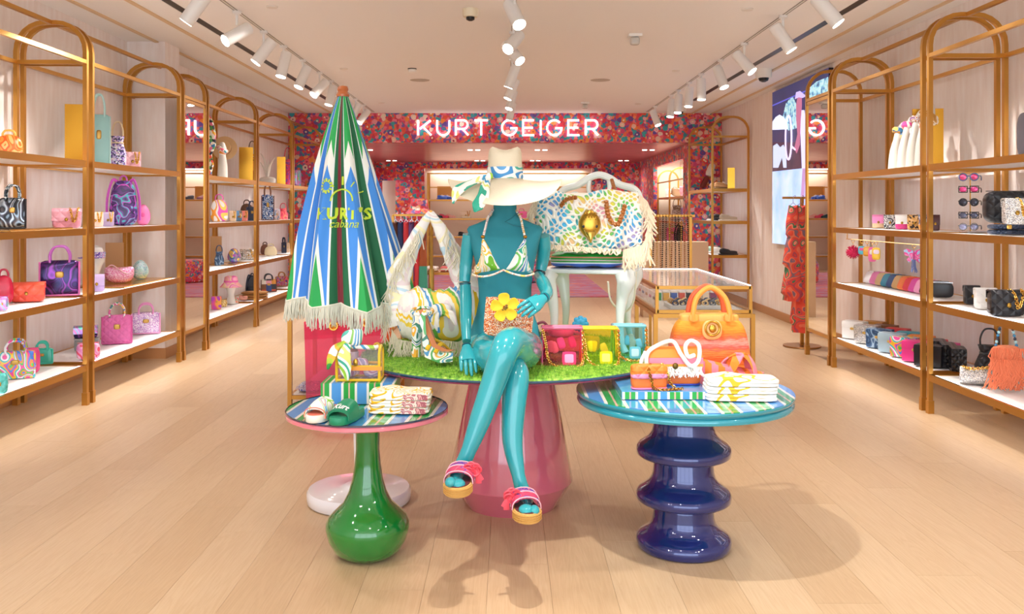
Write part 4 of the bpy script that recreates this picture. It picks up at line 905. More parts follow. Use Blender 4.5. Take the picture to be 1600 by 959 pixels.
# clear trapezoid bags
def clear_bag(label, x0, x1, yt, yb, d, tint, edge, accent, lab, grp='clear coloured shoulder bags on the grass', rz=0):
    a, c = P(x0, yb, d), P(x1, yt, d); w_ = c.x-a.x; h_ = c.z-a.z; loc = Vector(((a.x+c.x)/2, d, a.z)); t = thing('clear_shoulder_bag', label, 'bag', loc, R(rz), grp)
    dp = .10; T = .42
    def cor(s_, z, f_): return Vector((s_*w_/2*(1-.06*z), f_*dp/2*(1-T*z), h_*z))
    q = [cor(s_, z, f_) for z in (0, 1) for s_, f_ in ((-1, -1), (1, -1), (1, 1), (-1, 1))]
    b = MB(); b.add(q, [(0, 1, 5, 4), (1, 2, 6, 5), (2, 3, 7, 6), (3, 0, 4, 7), (3, 2, 1, 0)]); b.build('clear_panels', clear(tint, .04), t, smooth=False)
    b = MB()
    for i, j in ((0, 1), (1, 2), (2, 3), (3, 0), (4, 5), (6, 7), (0, 4), (1, 5), (2, 6), (3, 7), (5, 6), (4, 7)): b.tube([q[i], q[j]], .004 if i < 4 or j < 4 else .007, n=6)
    b.build('edge_piping', plain(edge, .25, 0, .5), t)
    b = MB(); f0 = -dp/2; b.pill((w_*.16, f0*.86, h_*.24), (w_*.34, .004, h_*.34), 8, 4, rot=Matrix.Rotation(-math.atan(dp/2*T/h_), 3, 'X')); b.build('square_patch', plain(lab, .4), t)
    b = MB(); b.chain(spline([(-w_*.48, f0*.7, h_*.98), (-w_*.40, f0*1.02, h_*.6), (-w_*.34, f0*1.2, h_*.22), (-w_*.1, f0*1.5, .008), (w_*.3, f0*1.5, .006), (w_*.49, f0*1.1, h_*.2), (w_*.49, f0*.8, h_*.98)], 6), .013, .0022, .42); b.build('chain_strap', CHAIN, t)
    b = MB(); b.chain(spline([(-w_*.48, f0*.7, h_*.98), (-w_*.40, f0*1.02, h_*.6), (-w_*.34, f0*1.2, h_*.22), (-w_*.1, f0*1.5, .008), (w_*.3, f0*1.5, .006), (w_*.49, f0*1.1, h_*.2), (w_*.49, f0*.8, h_*.98)], 6), .0125, .0014, .2); b.build('leather_lacing', plain(accent, .5), t)
    rg = random.Random(int(x0)); b = MB()
    for k in range(4): b.pill((rg.uniform(-.33, .33)*w_, 0, h_*rg.uniform(.4, .62)), (w_*.18, .012, h_*.3), 4, 4, rot=Matrix.Rotation(rg.uniform(-.4, .4), 3, 'Y')); b.mi = (k+1) % 3
    b.build('filling', [plain('E8C8A8', .6), plain(edge, .5), plain(lab, .5)], t)
    return t
clear_bag('clear pink shoulder bag with gold chain, nearest the mannequin', 846, 910, 511, 572, 3.90, 'FFA0BE', 'E86A92', 'E0582C', 'F29AC8')
clear_bag('clear yellow shoulder bag with gold chain between the pink and blue ones', 907, 965, 512, 570, 3.93, 'F2F47E', 'EFC626', 'E8792C', 'F0E468')
clear_bag('clear pale blue shoulder bag with gold chain at the right edge of the grass', 956, 1008, 508, 561, 4.02, 'BCE8F0', '86CDE0', 'E8702C', 'B8E2EE')
t = thing('clutch_bag', 'pink and raffia rolled clutch behind the clear pink bag', 'bag', P(850, 540, 4.02))
MB().pill(P(842, 545, 4.02), (.10, .06, .10), 3, 8).build('body', swirl('tiny_print', ['C04A78', 'E88A9A', '6A2A5A', 'F0B0B8'], 20), t, world=True)
b = MB(); b.tube(spline([P(842, 530, 4.0), P(834, 512, 3.98), P(848, 503, 3.97), P(858, 512, 3.98)], 6), .006, n=6); b.build('handle', plain('9C4A5C', .5), t, world=True)
# raffia espadrille with blue flower, behind the bags
t = thing('raffia_sandal', 'raffia-soled sandal with pink insole and blue rosette behind the clear yellow bag', 'shoe', P(895, 540, 4.22))
c0 = P(893, 527, 4.22); c0.z = GZ
b = MB(); b.loft([[c0+Vector((x*s_, y*s_, z)) for x, y in [(.135*cos(2*pi*j/28), .05*sin(2*pi*j/28)*(1+.2*cos(2*pi*j/28))) for j in range(28)]] for z, s_ in ((0, .96), (.01, 1), (.05, 1.0), (.062, .97))]); b.build('raffia_sole', RAF, t, world=True)
b = MB(); b.pill(c0+Vector((-.05, 0, .085)), (.12, .09, .045), 3, 8); b.build('upper', plain('EBAFB4', .6), t, world=True)
b = MB(); rg = random.Random(3)
for k in range(16):
    a = 2*pi*k/8; r_ = .026 if k < 8 else .012; b.pill(P(907, 506, 4.14)+Vector((r_*cos(a), -.006*(k > 7), r_*sin(a))), (.026, .012, .026), 2.3, 5)
b.build('rosette', plain('2F93B8', .5), t, world=True)
# white ornate chair
ch = thing('ornate_chair', 'white cast-metal garden chair with scrolled back standing on the grass table', 'chair', (.42, 4.40, GZ), R(-14))
WM = plain('E9EFEB', .3, 0, .5)
MB().pill((0, 0, .374), (.44, .42, .030), 6, 10).build('seat', WM, ch)
for sx2, sy2 in ((-1, -1), (1, -1), (-1, 1), (1, 1)):
    b = MB(); lp = [(.185, .175, .365), (.19, .185, .33), (.172, .170, .26), (.160, .158, .17), (.162, .160, .08), (.175, .172, .02), (.188, .182, -.010)]
    b.tube([Vector((sx2*x, sy2*y, z)) for x, y, z in spline(lp, 4)], lerpl([.050, .046, .030, .021, .016, .015, .019], 25), n=12); b.build('leg', WM, ch, ang=60)
def CB(x, z, y=.20): return Vector((x, y+(z-.4)*.12, z))
b = MB(); b.tube(spline([CB(-.205, .38), CB(-.215, .60), CB(-.215, .72), CB(-.185, .775), (CB(-.11, .80)), CB(-.055, .835), CB(0, .852), CB(.055, .835), CB(.11, .80), CB(.185, .775), CB(.215, .72), CB(.215, .60), CB(.205, .38)], 6), .019, n=10); b.build('back_frame', WM, ch)
b = MB()
for s_ in (-1, 1):
    b.tube(spline([CB(.012*s_, .40), CB(.012*s_, .60), CB(.03*s_, .70), CB(.055*s_, .775), CB(.05*s_, .83)], 5), .011, n=8)
    b.tube(spline([CB(.03*s_, .62), CB(.07*s_, .70), CB(.12*s_, .755), CB(.155*s_, .735), CB(.15*s_, .695), CB(.12*s_, .69), CB(.115*s_, .72)], 6), .010, n=8)
    b.tube(spline([CB(.205*s_, .60), CB(.17*s_, .645), CB(.11*s_, .66), CB(.06*s_, .62), CB(.03*s_, .55)], 6), .012, n=8)
    b.tube(spline([CB(.0, .74), CB(.018*s_, .72), CB(.0, .69)], 4), .007, n=6)
b.build('scrollwork', WM, ch)
cush = thing('seat_cushion', 'green, blue and pink striped cushion on the white chair', 'cushion', (.40, 4.37, GZ+.392), R(-8))
CSTR = stripes('cushion_stripes', [(1.6, '3F68C8'), (.5, 'DDE8F2'), (1.7, '1B9A36'), (.5, 'D08868'), (1.5, '1B9A36'), (.4, 'E8E8EE')], .076, axis='Z', tilt=(0, 0, 0))
MB().pill((0, 0, .036), (.36, .36, .070), 5, 12, fn=lambda x, y, z, v: (v.x, v.y, v.z+.004*sin(x*9))).build('cushion_body', CSTR, cush)
b = MB(); b.tube([(.183*a, .183*b_, .036) for a, b_ in ((-1, -1), (1, -1), (1, 1), (-1, 1))], .004, n=6, closed=True); b.build('piping', WHITE, cush)
# squiggle bag
bb_ = thing('corded_handbag', 'big white squiggle-corded duffel bag with gold eagle head on the white chair', 'bag', (.50, 4.22, 1.216))
x0_, x1_, dq = 838, 1000, 4.14
bw = P(1003, 0, dq).x-P(836, 0, dq).x; bh = (394-296)*dq/F; bcx = (P(1003, 0, dq).x+P(836, 0, dq).x)/2; bz0 = up(393, dq)
def labyr(x, z):
    q = Vector((x*14, z*14, 3.3)); k_ = 2*pi/.036
    return .62*(sin(k_*x+5.5*noise.noise(q))+sin(k_*z+5.5*noise.noise(q+Vector((7, 3, 9))))+.7*sin(k_*.7*(x+z)+4*noise.noise(q*1.3+Vector((1, 8, 2)))))
nx, nz = 300, 170; fro = []; vs = []; fs = []; at = []
for k in range(nz+1):
    for i in range(nx+1):
        u, v = i/nx*2-1, k/nz*2-1
        sh = max(0, 1-abs(u)**6)**.35; sv = max(0, 1-abs(v)**5)**.4
        x = u*bw/2*(1-.06*max(0, v)**2+.01*sin(v*6)); z = (v*.5+.5)*bh*(1-.07*(1-abs(u))*max(0, v)+.0)+.012*sin(u*5)*(v > 0)
        y = -.085*sh*sv; L = labyr(x+.5, z); r_ = max(0, 1-abs(L)/.72)**.5 if abs(L) < .72 else 0
        vs.append(Vector((bcx+x, 4.16+y-.009*r_, bz0+z))); at.append(r_)
for k in range(nz):
    for i in range(nx):
        a = k*(nx+1)+i; fs.append((a, a+1, a+nx+2, a+nx+1))
b = MB(); b.add(vs, fs)
bmat, bnt, bbs = base('corded_canvas'); setp(bbs, .7); a_ = nd(bnt, 'ShaderNodeAttribute'); a_.attribute_name = 'cord'
vv = coords(bnt, world=False); nn = nd(bnt, 'ShaderNodeTexNoise'); nn.inputs['Scale'].default_value = 6; nn.inputs['Detail'].default_value = 0; bnt.links.new(vv, nn.inputs['Vector'])
rc = ramp(bnt, nn.outputs[0], [(.30, 'E0A0B4'), (.38, 'E8D24A'), (.46, '64BE5A'), (.54, '4FB4DC'), (.62, '3C9AD0'), (.7, 'D890B0')], False)
mx = nd(bnt, 'ShaderNodeMix'); mx.data_type = 'RGBA'; bnt.links.new(math_(bnt, 'GREATER_THAN', a_.outputs['Fac'], .25), mx.inputs[0]); bnt.links.new(rc, mx.inputs[6]); mx.inputs[7].default_value = lin('F5F0E6'); bnt.links.new(mx.outputs[2], bbs.inputs['Base Color'])
fo = b.build('corded_front', bmat, bb_, world=True, ang=80); A_ = fo.data.attributes.new('cord', 'FLOAT', 'POINT'); A_.data.foreach_set('value', at)
MB().pill((bcx, 4.20, bz0+bh*.47), (bw*.985, .17, bh*.94), 4, 12).build('body', plain('F0EBDD', .7), bb_, world=True)
b = MB(); rg = random.Random(8)
b.fringe(spline([P(x, y, 4.12) for x, y in ((1000, 305), (1012, 318), (1014, 345), (1010, 372), (1000, 385))], 4), .085, 100, .008, spread=.03, rnd=rg)
b.fringe([P(975, 390, 4.06), P(1014, 380, 4.06)], .105, 60, .008, spread=.03, rnd=rg); b.fringe(spline([P(x, y, 4.12) for x, y in ((838, 305), (830, 325), (829, 350))], 4), .07, 50, .007, spread=.02, rnd=rg)
b.fringe([P(846, 381, 4.02), P(970, 390, 4.02)], .028, 70, .007, spread=.02, rnd=rg)
f_ = b.build('fringe', plain('EAD9BE', .85), bb_, world=True); f_['kind'] = 'stuff'
BR = plain('A2622A', .4, .1)
b = MB(); b.rope(spline([P(877, 321, 4.06), P(886, 311, 4.05), P(903, 308, 4.06)], 6), .012); b.build('braided_handle', BR, bb_, world=True)
b = MB(); b.rope(spline([P(956, 281, 4.22), P(961, 297, 4.16), P(967, 312, 4.10)], 6), .010); b.build('braided_handle', BR, bb_, world=True)
b = MB()
b.rope(spline([P(947, 315, 4.04), P(950, 335, 4.02), P(957, 348, 4.01), P(966, 350, 4.01), P(972, 335, 4.02), P(977, 318, 4.04)], 6), .013); b.build('braided_handle', BR, bb_, world=True)
ec = P(921, 352, 4.06); EG = plain('C9A043', .28, .95)
b = MB(); secs = []
for i in range(15):
    t_ = i/14; z = .070-.145*t_; w_ = .052*(sin(pi*min(1, t_*1.15+.0)*.9+.12))**.7 if t_ < .8 else .052*.42*(1-t_)/.2+.001
    secs.append([ec+Vector((w_*cos(2*pi*j/20), -.012+.028*sin(2*pi*j/20)*(w_/.05)**.5, z)) for j in range(20)])
b.loft(secs); hd = b.build('eagle_head', EG, bb_, world=True)
b = MB()
for r_ in range(4):
    for k in range(-2, 3):
        x = k*.012+(r_ % 2)*.006; z = .052-r_*.013; y = -.040+.25*abs(x)**1.2*1.4
        if abs(x) < .040: b.ell(ec+Vector((x, y+.006, z)), (.0062, .006, .009), 8, 6)
b.build('feathers', plain('A67E2E', .3, .9), hd, world=True)
b = MB(); b.loft([[ec+Vector((w_*cos(2*pi*j/12), y+.018*sin(2*pi*j/12), z)) for j in range(12)] for w_, y, z in ((.030, -.03, -.018), (.026, -.046, -.030), (.014, -.052, -.052), (.003, -.048, -.078))]); b.build('beak', plain('D8B658', .2, .95), hd, world=True)
for s_ in (-1, 1): b = MB(); b.ell(ec+Vector((.029*s_, -.032, -.004)), (.007, .006, .008), 10, 8); b.build('eye', BLACK, hd, world=True)
b = MB(); b.tube(spline([P(950, 440, 4.2), P(955, 470, 4.25), P(975, 487, 4.3), P(990, 470, 4.25), P(994, 425, 4.15)], 6), .005, n=6); b.build('hanging_cord', plain('EFE6D2', .7), bb_, world=True)
# ---------------------------------------------------------------- goods on the green table
zg = .603
bx_ = thing('striped_plinth', 'tall cabana-striped display box at the back of the green-based table', 'display box', (-.62, 3.70, zg))
MB().bx(-.770, -.464, 3.64, 3.82, zg, zg+.085).build('box_body', CABX, bx_, world=True, smooth=False)
cb = thing('clear_handbag', 'clear boxy handbag with yellow frame and scarf tied on its handle', 'bag', (-.62, 3.72, zg+.086))
z0_ = zg+.086; x0_, x1_ = P(528, 0, 3.70).x, P(594, 0, 3.70).x; ya, yb_ = 3.675, 3.775
YF_ = plain('F0BE1E', .25, 0, .6)
def archs(x): return [(x, ya, z0_+.004), (x, ya, z0_+.10), (x, ya+.012, z0_+.128), (x, (ya+yb_)/2, z0_+.142), (x, yb_-.012, z0_+.128), (x, yb_, z0_+.10), (x, yb_, z0_+.004)]
for x in (x0_, x1_): MB().tube(spline(archs(x), 4), .0065, n=8, closed=True).build('end_frame', YF_, cb, world=True)
b = MB()
for y, z in ((ya, .006), (ya, .062), (yb_, .006), (yb_, .062)): b.tube([(x0_, y, z0_+z), (x1_, y, z0_+z)], .006, n=8)
b.build('side_rail', YF_, cb, world=True)
b = MB(); A1, A2 = spline(archs(x0_), 4), spline(archs(x1_), 4); b.loft([A1, A2]); b.build('clear_shell', clear('F2E8F0', .10), cb, world=True, ang=60)
b = MB(); b.bar([(x0_+.05, ya-.010, z0_+.056), (x1_+.012, ya-.010, z0_+.056)], .016, .004, up=(0, 1, 0)); b.build('orange_strap', plain('EE9A2C', .3), cb, world=True)
b = MB(); b.ell(((x0_+x1_)/2-.008, ya-.012, z0_+.082), (.010, .008, .016), 10, 8); b.build('gold_clasp', EG, cb, world=True)
b = MB()
for i, c_ in enumerate((0, 1, 2)): b.pill(((x0_+x1_)/2+(i-1)*.05, (ya+yb_)/2, z0_+.035+.03*(i % 2)), (.07, .06, .05), 2.6, 5)
b.build('tissue_filling', swirl('tissue', ['E8D8E4', 'C890B0', 'F0ECF0', 'A8A8C8'], 14), cb, world=True)
b = MB(); b.tube(spline([(x0_+.02, (ya+yb_)/2, z0_+.14), P(553, 541, 3.70), P(585, 543, 3.71), (x1_-.012, (ya+yb_)/2, z0_+.14)], 6), .010, n=8); b.build('scarf_handle', SC2, cb, world=True)
b = MB(); b.torus((x1_-.016, (ya+yb_)/2-.01, z0_+.142), .012, .005, Matrix.Rotation(1.2, 3, 'X'), 12, 6); b.build('gold_ring', EG, cb, world=True)
b = MB(); b.pill(P(550, 527, 3.70), (.088, .045, .070), 3.2, 8, fn=lambda x, y, z, v: (v.x, v.y, v.z+(.012*x if z > 0 else -.0)), rot=Matrix.Rotation(.15, 3, 'Y')); sc_ = b.build('scarf_knot', SC, cb, world=True)
ribbon3([P(543, 537, 3.66), P(538, 556, 3.64), P(540, 575, 3.64), P(543, 594, 3.645)], [.025, .055, .05, .012], SC2, 'scarf_tail', sc_, wave=.003)
ribbon3([P(540, 535, 3.68), P(524, 545, 3.66), P(517, 560, 3.65), P(512, 577, 3.65)], [.02, .035, .035, .008], swirl('scarf_y', ['F4F2E8', 'E8B83C', 'B8CE3C', '3FA04C', 'F4F2E8'], 8), 'scarf_tail', sc_, wave=.003)
def slider(label, px, py, d, cs, cu, cf, rz, extra=None):
    c_ = P(px, py, d); t = thing('pool_slider', label, 'shoe', (c_.x, d, zg), R(rz), 'pool sliders on the striped top')
    out = [(.036*cos(R(a)), -.05+.048*sin(R(a))) for a in range(180, 361, 15)]+[(.040, 0), (.034, .05)]+[(.031*cos(R(a)), .085+.03*sin(R(a))) for a in range(0, 181, 20)]+[(-.034, .05), (-.040, 0)]
    out = [(x*1.08, y) for x, y in out]
    b = MB(); b.loft([[Vector((x*s_, y*s_, z)) for x, y in out] for z, s_ in ((0, .96), (.004, 1), (.024, 1.0), (.028, .97))]); b.build('sole', plain(cs, .45), t, ang=50)
    b = MB(); b.loft([[Vector((x*.86, y*.93, z)) for x, y in out] for z in (.026, .0295)]); b.build('footbed', plain(cf, .5), t)
    b = MB(); secs = []
    for i in range(17):
        a = pi*i/16; cx_ = .044*cos(a); hz = .050*max(0, sin(a))**.55
        secs.append([Vector((cx_*k_, y, .014+hz*k_*zk)) for y, k_, zk in ((-.066, 1.0, .78), (-.045, 1.0, 1.0), (-.01, 1.0, 1.22), (.022, 1.0, 1.30), (.022, .90, 1.22), (-.01, .90, 1.12), (-.045, .90, .90), (-.066, .90, .72))])
    b.loft(secs); st_ = b.build('band', cu, t, ang=60)
    b = MB(); b.tube([s_[0] for s_ in secs], .0022, n=5); b.build('band_edge', plain(cf if cf != '2A8C6C' else '1C7A5A', .4), st_)
    return t, st_
slider('cream pool slider with pastel print and coral lining on the green-based table', 504, 648, 3.40, 'F1EBDD', swirl('slider_print', ['F3EDE2', 'F3EDE2', '8CC83C', 'F3EDE2', '7FB8E0', 'F0A890', 'F3EDE2'], 16, .5), 'F0806C', -14)
t, st_ = slider('emerald green pool slider with white script lettering', 541, 654, 3.36, '178A62', plain('12855C', .4), '2A8C6C', -16)
vs, fs = textmesh('Kurt', .037, shear=.35, bold=.001)
def on_band(v):
    y = -.060+v.y*.95; zk = .78+.22*(y+.066)/.021 if y < -.045 else 1.0+.22*min(1, (y+.045)/.035); a = (v.x+.002)/.044*.9
    return Vector((.044*1.02*sin(a), y, .014+.050*zk*max(.02, cos(a))**.55+.003))
b = MB(); b.add([on_band(v) for v in vs], fs); b.build('script_lettering', WHITE, st_, smooth=False)
def towel_stack(label, name, x0, x1, y, z0, n, hh, dp, mats, rz, folds=True):
    for i in range(n):
        w_ = x1-x0; t = thing(name, label[i], 'towel', ((x0+x1)/2+.004*((i*7) % 3-1), y, z0+i*hh), R(rz), 'folded towels in the stack' if n == 3 else None)
        b = MB(); rg = random.Random(i+int(x0*100))
        for k in range(2): b.pill((rg.uniform(-.002, .002), 0, hh*(.27+.46*k)), (w_, dp, hh*.52), 7, 10, fn=lambda x, y_, z, v, i=i: (v.x, v.y, v.z+(.010*max(0, 1-abs(x+.35)*2)*(i == n-1) if z > 0 else 0)))
        b.build('folded_cloth', mats[i], t)
        if mats[0] is TW: MB().bar([(w_*.06+0*k, -dp/2-.001, hh*.5), (w_*.46, -dp/2-.001, hh*.5)], .0015, hh*.85, up=(0, 0, 1)).build('woven_band', swirl('band_'+name, ['C06A70', 'E0A8A0', 'A85A64', 'F0D8C8'], 40, .8), t)
TW = swirl('yellow_print_towel', ['F4F0E6', 'F0B81C', 'F6F2EA', 'F4F0E6', 'F2C848', 'F4F0E6', 'F0D8B8', 'F4F0E6'], 16, .85, dist=2)
xa, xb = P(577, 0, 3.5).x, P(672, 0, 3.5).x
towel_stack(['yellow and white printed towel at the bottom of the stack on the green-based table', 'yellow and white printed towel in the middle of the stack on the green-based table', 'yellow and white printed towel on top of the stack on the green-based table'], 'folded_towel', xa, xb, 3.53, zg, 3, .027, .15, [TW]*3, 0)
# ---------------------------------------------------------------- goods on the blue table
zb_ = .658
t = thing('striped_plinth', 'low blue and green striped display tray on the blue table', 'display box', (.60, 3.66, zb_))
xa, xb = P(974, 0, 3.42).x, P(1114, 0, 3.42).x
MB().bx(xa, xb, 3.47, 3.80, zb_, zb_+.032).build('tray_top', plain('58A6E0', .15, 0, .6), t, world=True, smooth=False)
MB().bx(xa+.001, xb-.001, 3.466, 3.469, zb_+.002, zb_+.030).build('striped_edge', stripes('tray_edge', [(2.0, '4C96D8'), (.75, 'EDE6DC'), (1.3, '1FA03A'), (.5, 'D6A996'), (1.3, '1FA03A'), (.75, 'EDE6DC')], .088, rough=.3), t, world=True, smooth=False)
zt2 = zb_+.0325
ORP = stripes('orange_pink_check', [(1, 'F28A2C'), (1, 'F08CA0')], .055, axis='X', rough=.6)
ORH = stripes('orange_pink_bands', [(1.6, 'F0812A'), (1.0, 'EE86A0'), (1.0, 'F39A38'), (1, 'EE86A0')], .115, axis='Z', rough=.6)
def quilt_small():
    w_, h_, dp = .142, .098, .05; c_ = P(1015, 0, 3.50); t = thing('quilted_mini_bag', 'small quilted orange and pink bag with chain at the front of the blue tray', 'bag', (c_.x, 3.52, zt2), R(4))
    MB().pill((0, 0, h_/2), (w_, dp, h_), 6, 10).build('body', plain('F2762C', .45), t)
    MB().pill((0, -.003, h_*.70), (w_*1.02, dp*1.06, h_*.62), 6, 10).build('flap', quilt('F0862C', .45, 0, 28), t)
    MB().pill((0, -.006, h_*.56), (w_*1.025, dp*1.03, h_*.24), 5, 8).build('pink_band', quilt('F08CB4', .45, 0, 28), t)
    MB().pill((0, 0, h_*.05), (w_*1.01, dp*1.02, h_*.1), 5, 6).build('pink_base', plain('F07CA8', .4), t)
    b = MB(); b.chain(spline([(.005, .0, h_*1.02), (-.008, -.034, h_*.8), (.004, -.036, h_*.4), (.012, -.034, .008), (.05, -.05, .004), (.11, -.035, .004), (.13, -.03, .004)], 5), .012, .0022, .45); b.chain(spline([(.055, .0, h_*1.02), (.072, -.028, h_*.6), (.078, -.03, .03), (.10, -.045, .004)], 5), .012, .0022, .45); b.build('chain_strap', plain('B88A3A', .25, 1), t)
quilt_small()
t = thing('fringed_handbag', 'orange and pink banded flap bag with white rope handle and white fringe', 'bag', (P(1052, 0, 3.62).x, 3.62, zt2), R(2)); w_, h_, dp = .215, .150, .085
MB().pill((0, 0, h_*.40), (w_, dp, h_*.80), 7, 10).build('body', plain('F2762C', .55), t)
b = MB(); secs = []
for x in (-w_*.51, w_*.51): secs.append([Vector((x, y, z)) for y, z in ((.044, .02), (.046, .11), (.040, .140), (.010, .152), (-.030, .146), (-.052, .118), (-.055, .078), (-.049, .078), (-.046, .11), (-.03, .132), (.0, .14), (.03, .13), (.038, .02))])
b.loft(secs); b.build('flap', ORH, t, ang=30)
b = MB(); rg = random.Random(12); b.fringe([(-w_*.48, -.056, .080), (w_*.48, -.056, .080)], .044, 110, .0042, spread=.02, rnd=rg); f_ = b.build('fringe', plain('F3EFE6', .8), t); f_['kind'] = 'stuff'
b = MB(); b.pill((0, 0, .004), (w_*.98, dp*.98, .010), 6, 6); b.build('base', plain('3A4FC0', .4), t)
b = MB(); b.tube(spline([(-.095, -.01, .10), (-.115, -.05, .055), (-.120, -.055, .125), (-.085, -.03, .155), (-.01, -.02, .178), (.018, -.058, .13), (.055, -.066, .085), (.088, -.062, .105), (.098, -.03, .160), (.07, -.01, .178), (.043, -.03, .158), (.046, -.06, .122), (.075, -.05, .125)], 7), .0085, n=10); b.build('rope_handle', plain('F2EDE4', .7, 0, 0, .4, 200), t)
b = MB(); b.tube(spline([(-.10, -.02, .06), (-.135, -.05, .02), (-.14, -.04, .09), (-.118, -.02, .135)], 6), .0085, n=10); b.build('rope_tassel', plain('F2EDE4', .7, 0, 0, .4, 200), t)
b = MB(); b.ell((-.005, -.060, .083), (.012, .008, .013), 10, 8); b.build('gold_clasp', plain('6E5A2A', .3, .9), t)
# woven orange tote
t = thing('woven_tote', 'large woven tote in sunset orange bands with arched handles on the blue table', 'bag', (P(1107, 0, 3.86).x, 3.86, zb_)); w_, h_, dp = .335, .285, .14
wm, wnt, wb = base('sunset_raffia'); setp(wb, .75); v_ = coords(wnt); s_ = nd(wnt, 'ShaderNodeSeparateXYZ'); wnt.links.new(v_, s_.inputs[0])
nz_ = nd(wnt, 'ShaderNodeTexNoise'); nz_.inputs['Scale'].default_value = 90; wnt.links.new(coords(wnt, sc=(.35, .35, 2)), nz_.inputs['Vector'])
f0 = math_(wnt, 'ADD', math_(wnt, 'DIVIDE', s_.outputs['Z'], .285), math_(wnt, 'MULTIPLY', math_(wnt, 'SUBTRACT', nz_.outputs[0], .5), .16))
wnt.links.new(ramp(wnt, f0, [(0, 'E85A1C'), (.12, 'D8402E'), (.25, 'E87A1C'), (.36, 'E85A1C'), (.46, 'EC8038'), (.54, 'E0584A'), (.62, 'F09A88'), (.68, 'E2603A'), (.76, 'E87A1C'), (.84, 'EC9024'), (1, 'F0A83C')], False), wb.inputs['Base Color']); add_bump(wnt, wb, .9, 1, nz_.outputs[0])
MB().pill((0, 0, h_/2), (w_, dp, h_), 5, 14, fn=lambda x, y, z, v: (v.x*(1.0-.12*z-.06*z*z+.02), v.y*(1-.35*z), v.z)).build('woven_body', wm, t, ang=60)
MB().pill((0, 0, h_-.012), (w_*.76, dp*.62, .045), 5, 10).build('leather_top', plain('F0AE58', .45, 0, 0, .2, 300), t)
for y in (-.055, .05):
    b = MB(); b.tube(spline([(-.075, y, h_-.02), (-.078, y, h_+.02), (-.058, y*.8, h_+.085), (0, y*.7, h_+.125), (.058, y*.8, h_+.085), (.078, y, h_+.02), (.075, y, h_-.02)], 6), .0115, n=10); b.build('handle', plain('F09A3E' if y < 0 else 'D8603A', .4), t)
    b = MB()
    for s2 in (-1, 1): b.pill((.076*s2, y*1.05, h_-.005), (.042, .012, .035), 4, 6)
    b.build('handle_tab', plain('F09A3E', .4), t)
b = MB(); b.pill((.0, -.068, h_-.055), (.085, .014, .085), 2.6, 8); b.build('closure_tab', plain('F2B870', .45), t)
b = MB(); b.torus((0, -.078, h_-.048), .030, .005, Matrix.Rotation(R(90), 3, 'X'), 24, 8); b.ell((0, -.079, h_-.048), (.016, .008, .018), 10, 8); b.build('gold_emblem', EG, t)
# platform slide
t = thing('platform_slide', 'orange and pink striped platform slide with crossed straps between tote and towels', 'shoe', (P(1138, 0, 3.67).x, 3.665, zb_), R(4)); L_ = .30
b = MB(); out = [(-.15, -.03), (-.15, .03), (-.05, .042), (.06, .045), (.13, .035), (.15, .0), (.13, -.04), (.06, -.048), (-.05, -.038)]
b.loft([[Vector((x, y, z(x))) for x, y in out] for z in (lambda x: 0, lambda x: .135-.065*min(1, max(0, (x+.15)/.22))+.0)]); b.build('platform_sole', ORP, t, ang=30)
for s_ in (-1, 1):
    b = MB(); b.bar(spline([(-.01 if s_ > 0 else .10, -.046, .07), (.02 if s_ > 0 else .085, -.03, .12), (.05, 0, .15), (.09 if s_ > 0 else .0, .03, .12), (.11 if s_ > 0 else -.02, .044, .07)], 5), .045, .006, up=(0, .1, 1)); b.build('crossed_strap', ORP, t)
TB = swirl('white_yellow_towel', ['F5F3EE', 'F5F3EE', 'F5F3EE', 'F0C236', 'F5F3EE', 'F5F3EE', 'F5F3EE', 'F5F3EE'], 12, .85, dist=1.2)
xa, xb = P(1104, 0, 3.47).x, P(1214, 0, 3.47).x
towel_stack(['white towel with yellow line drawing at the bottom of the stack on the blue table', 'white towel with yellow line drawing in the middle of the stack on the blue table', 'white towel with yellow line drawing on top of the stack on the blue table'], 'folded_towel', xa, xb, 3.50, zb_, 3, .028, .15, [TB]*3, -3)
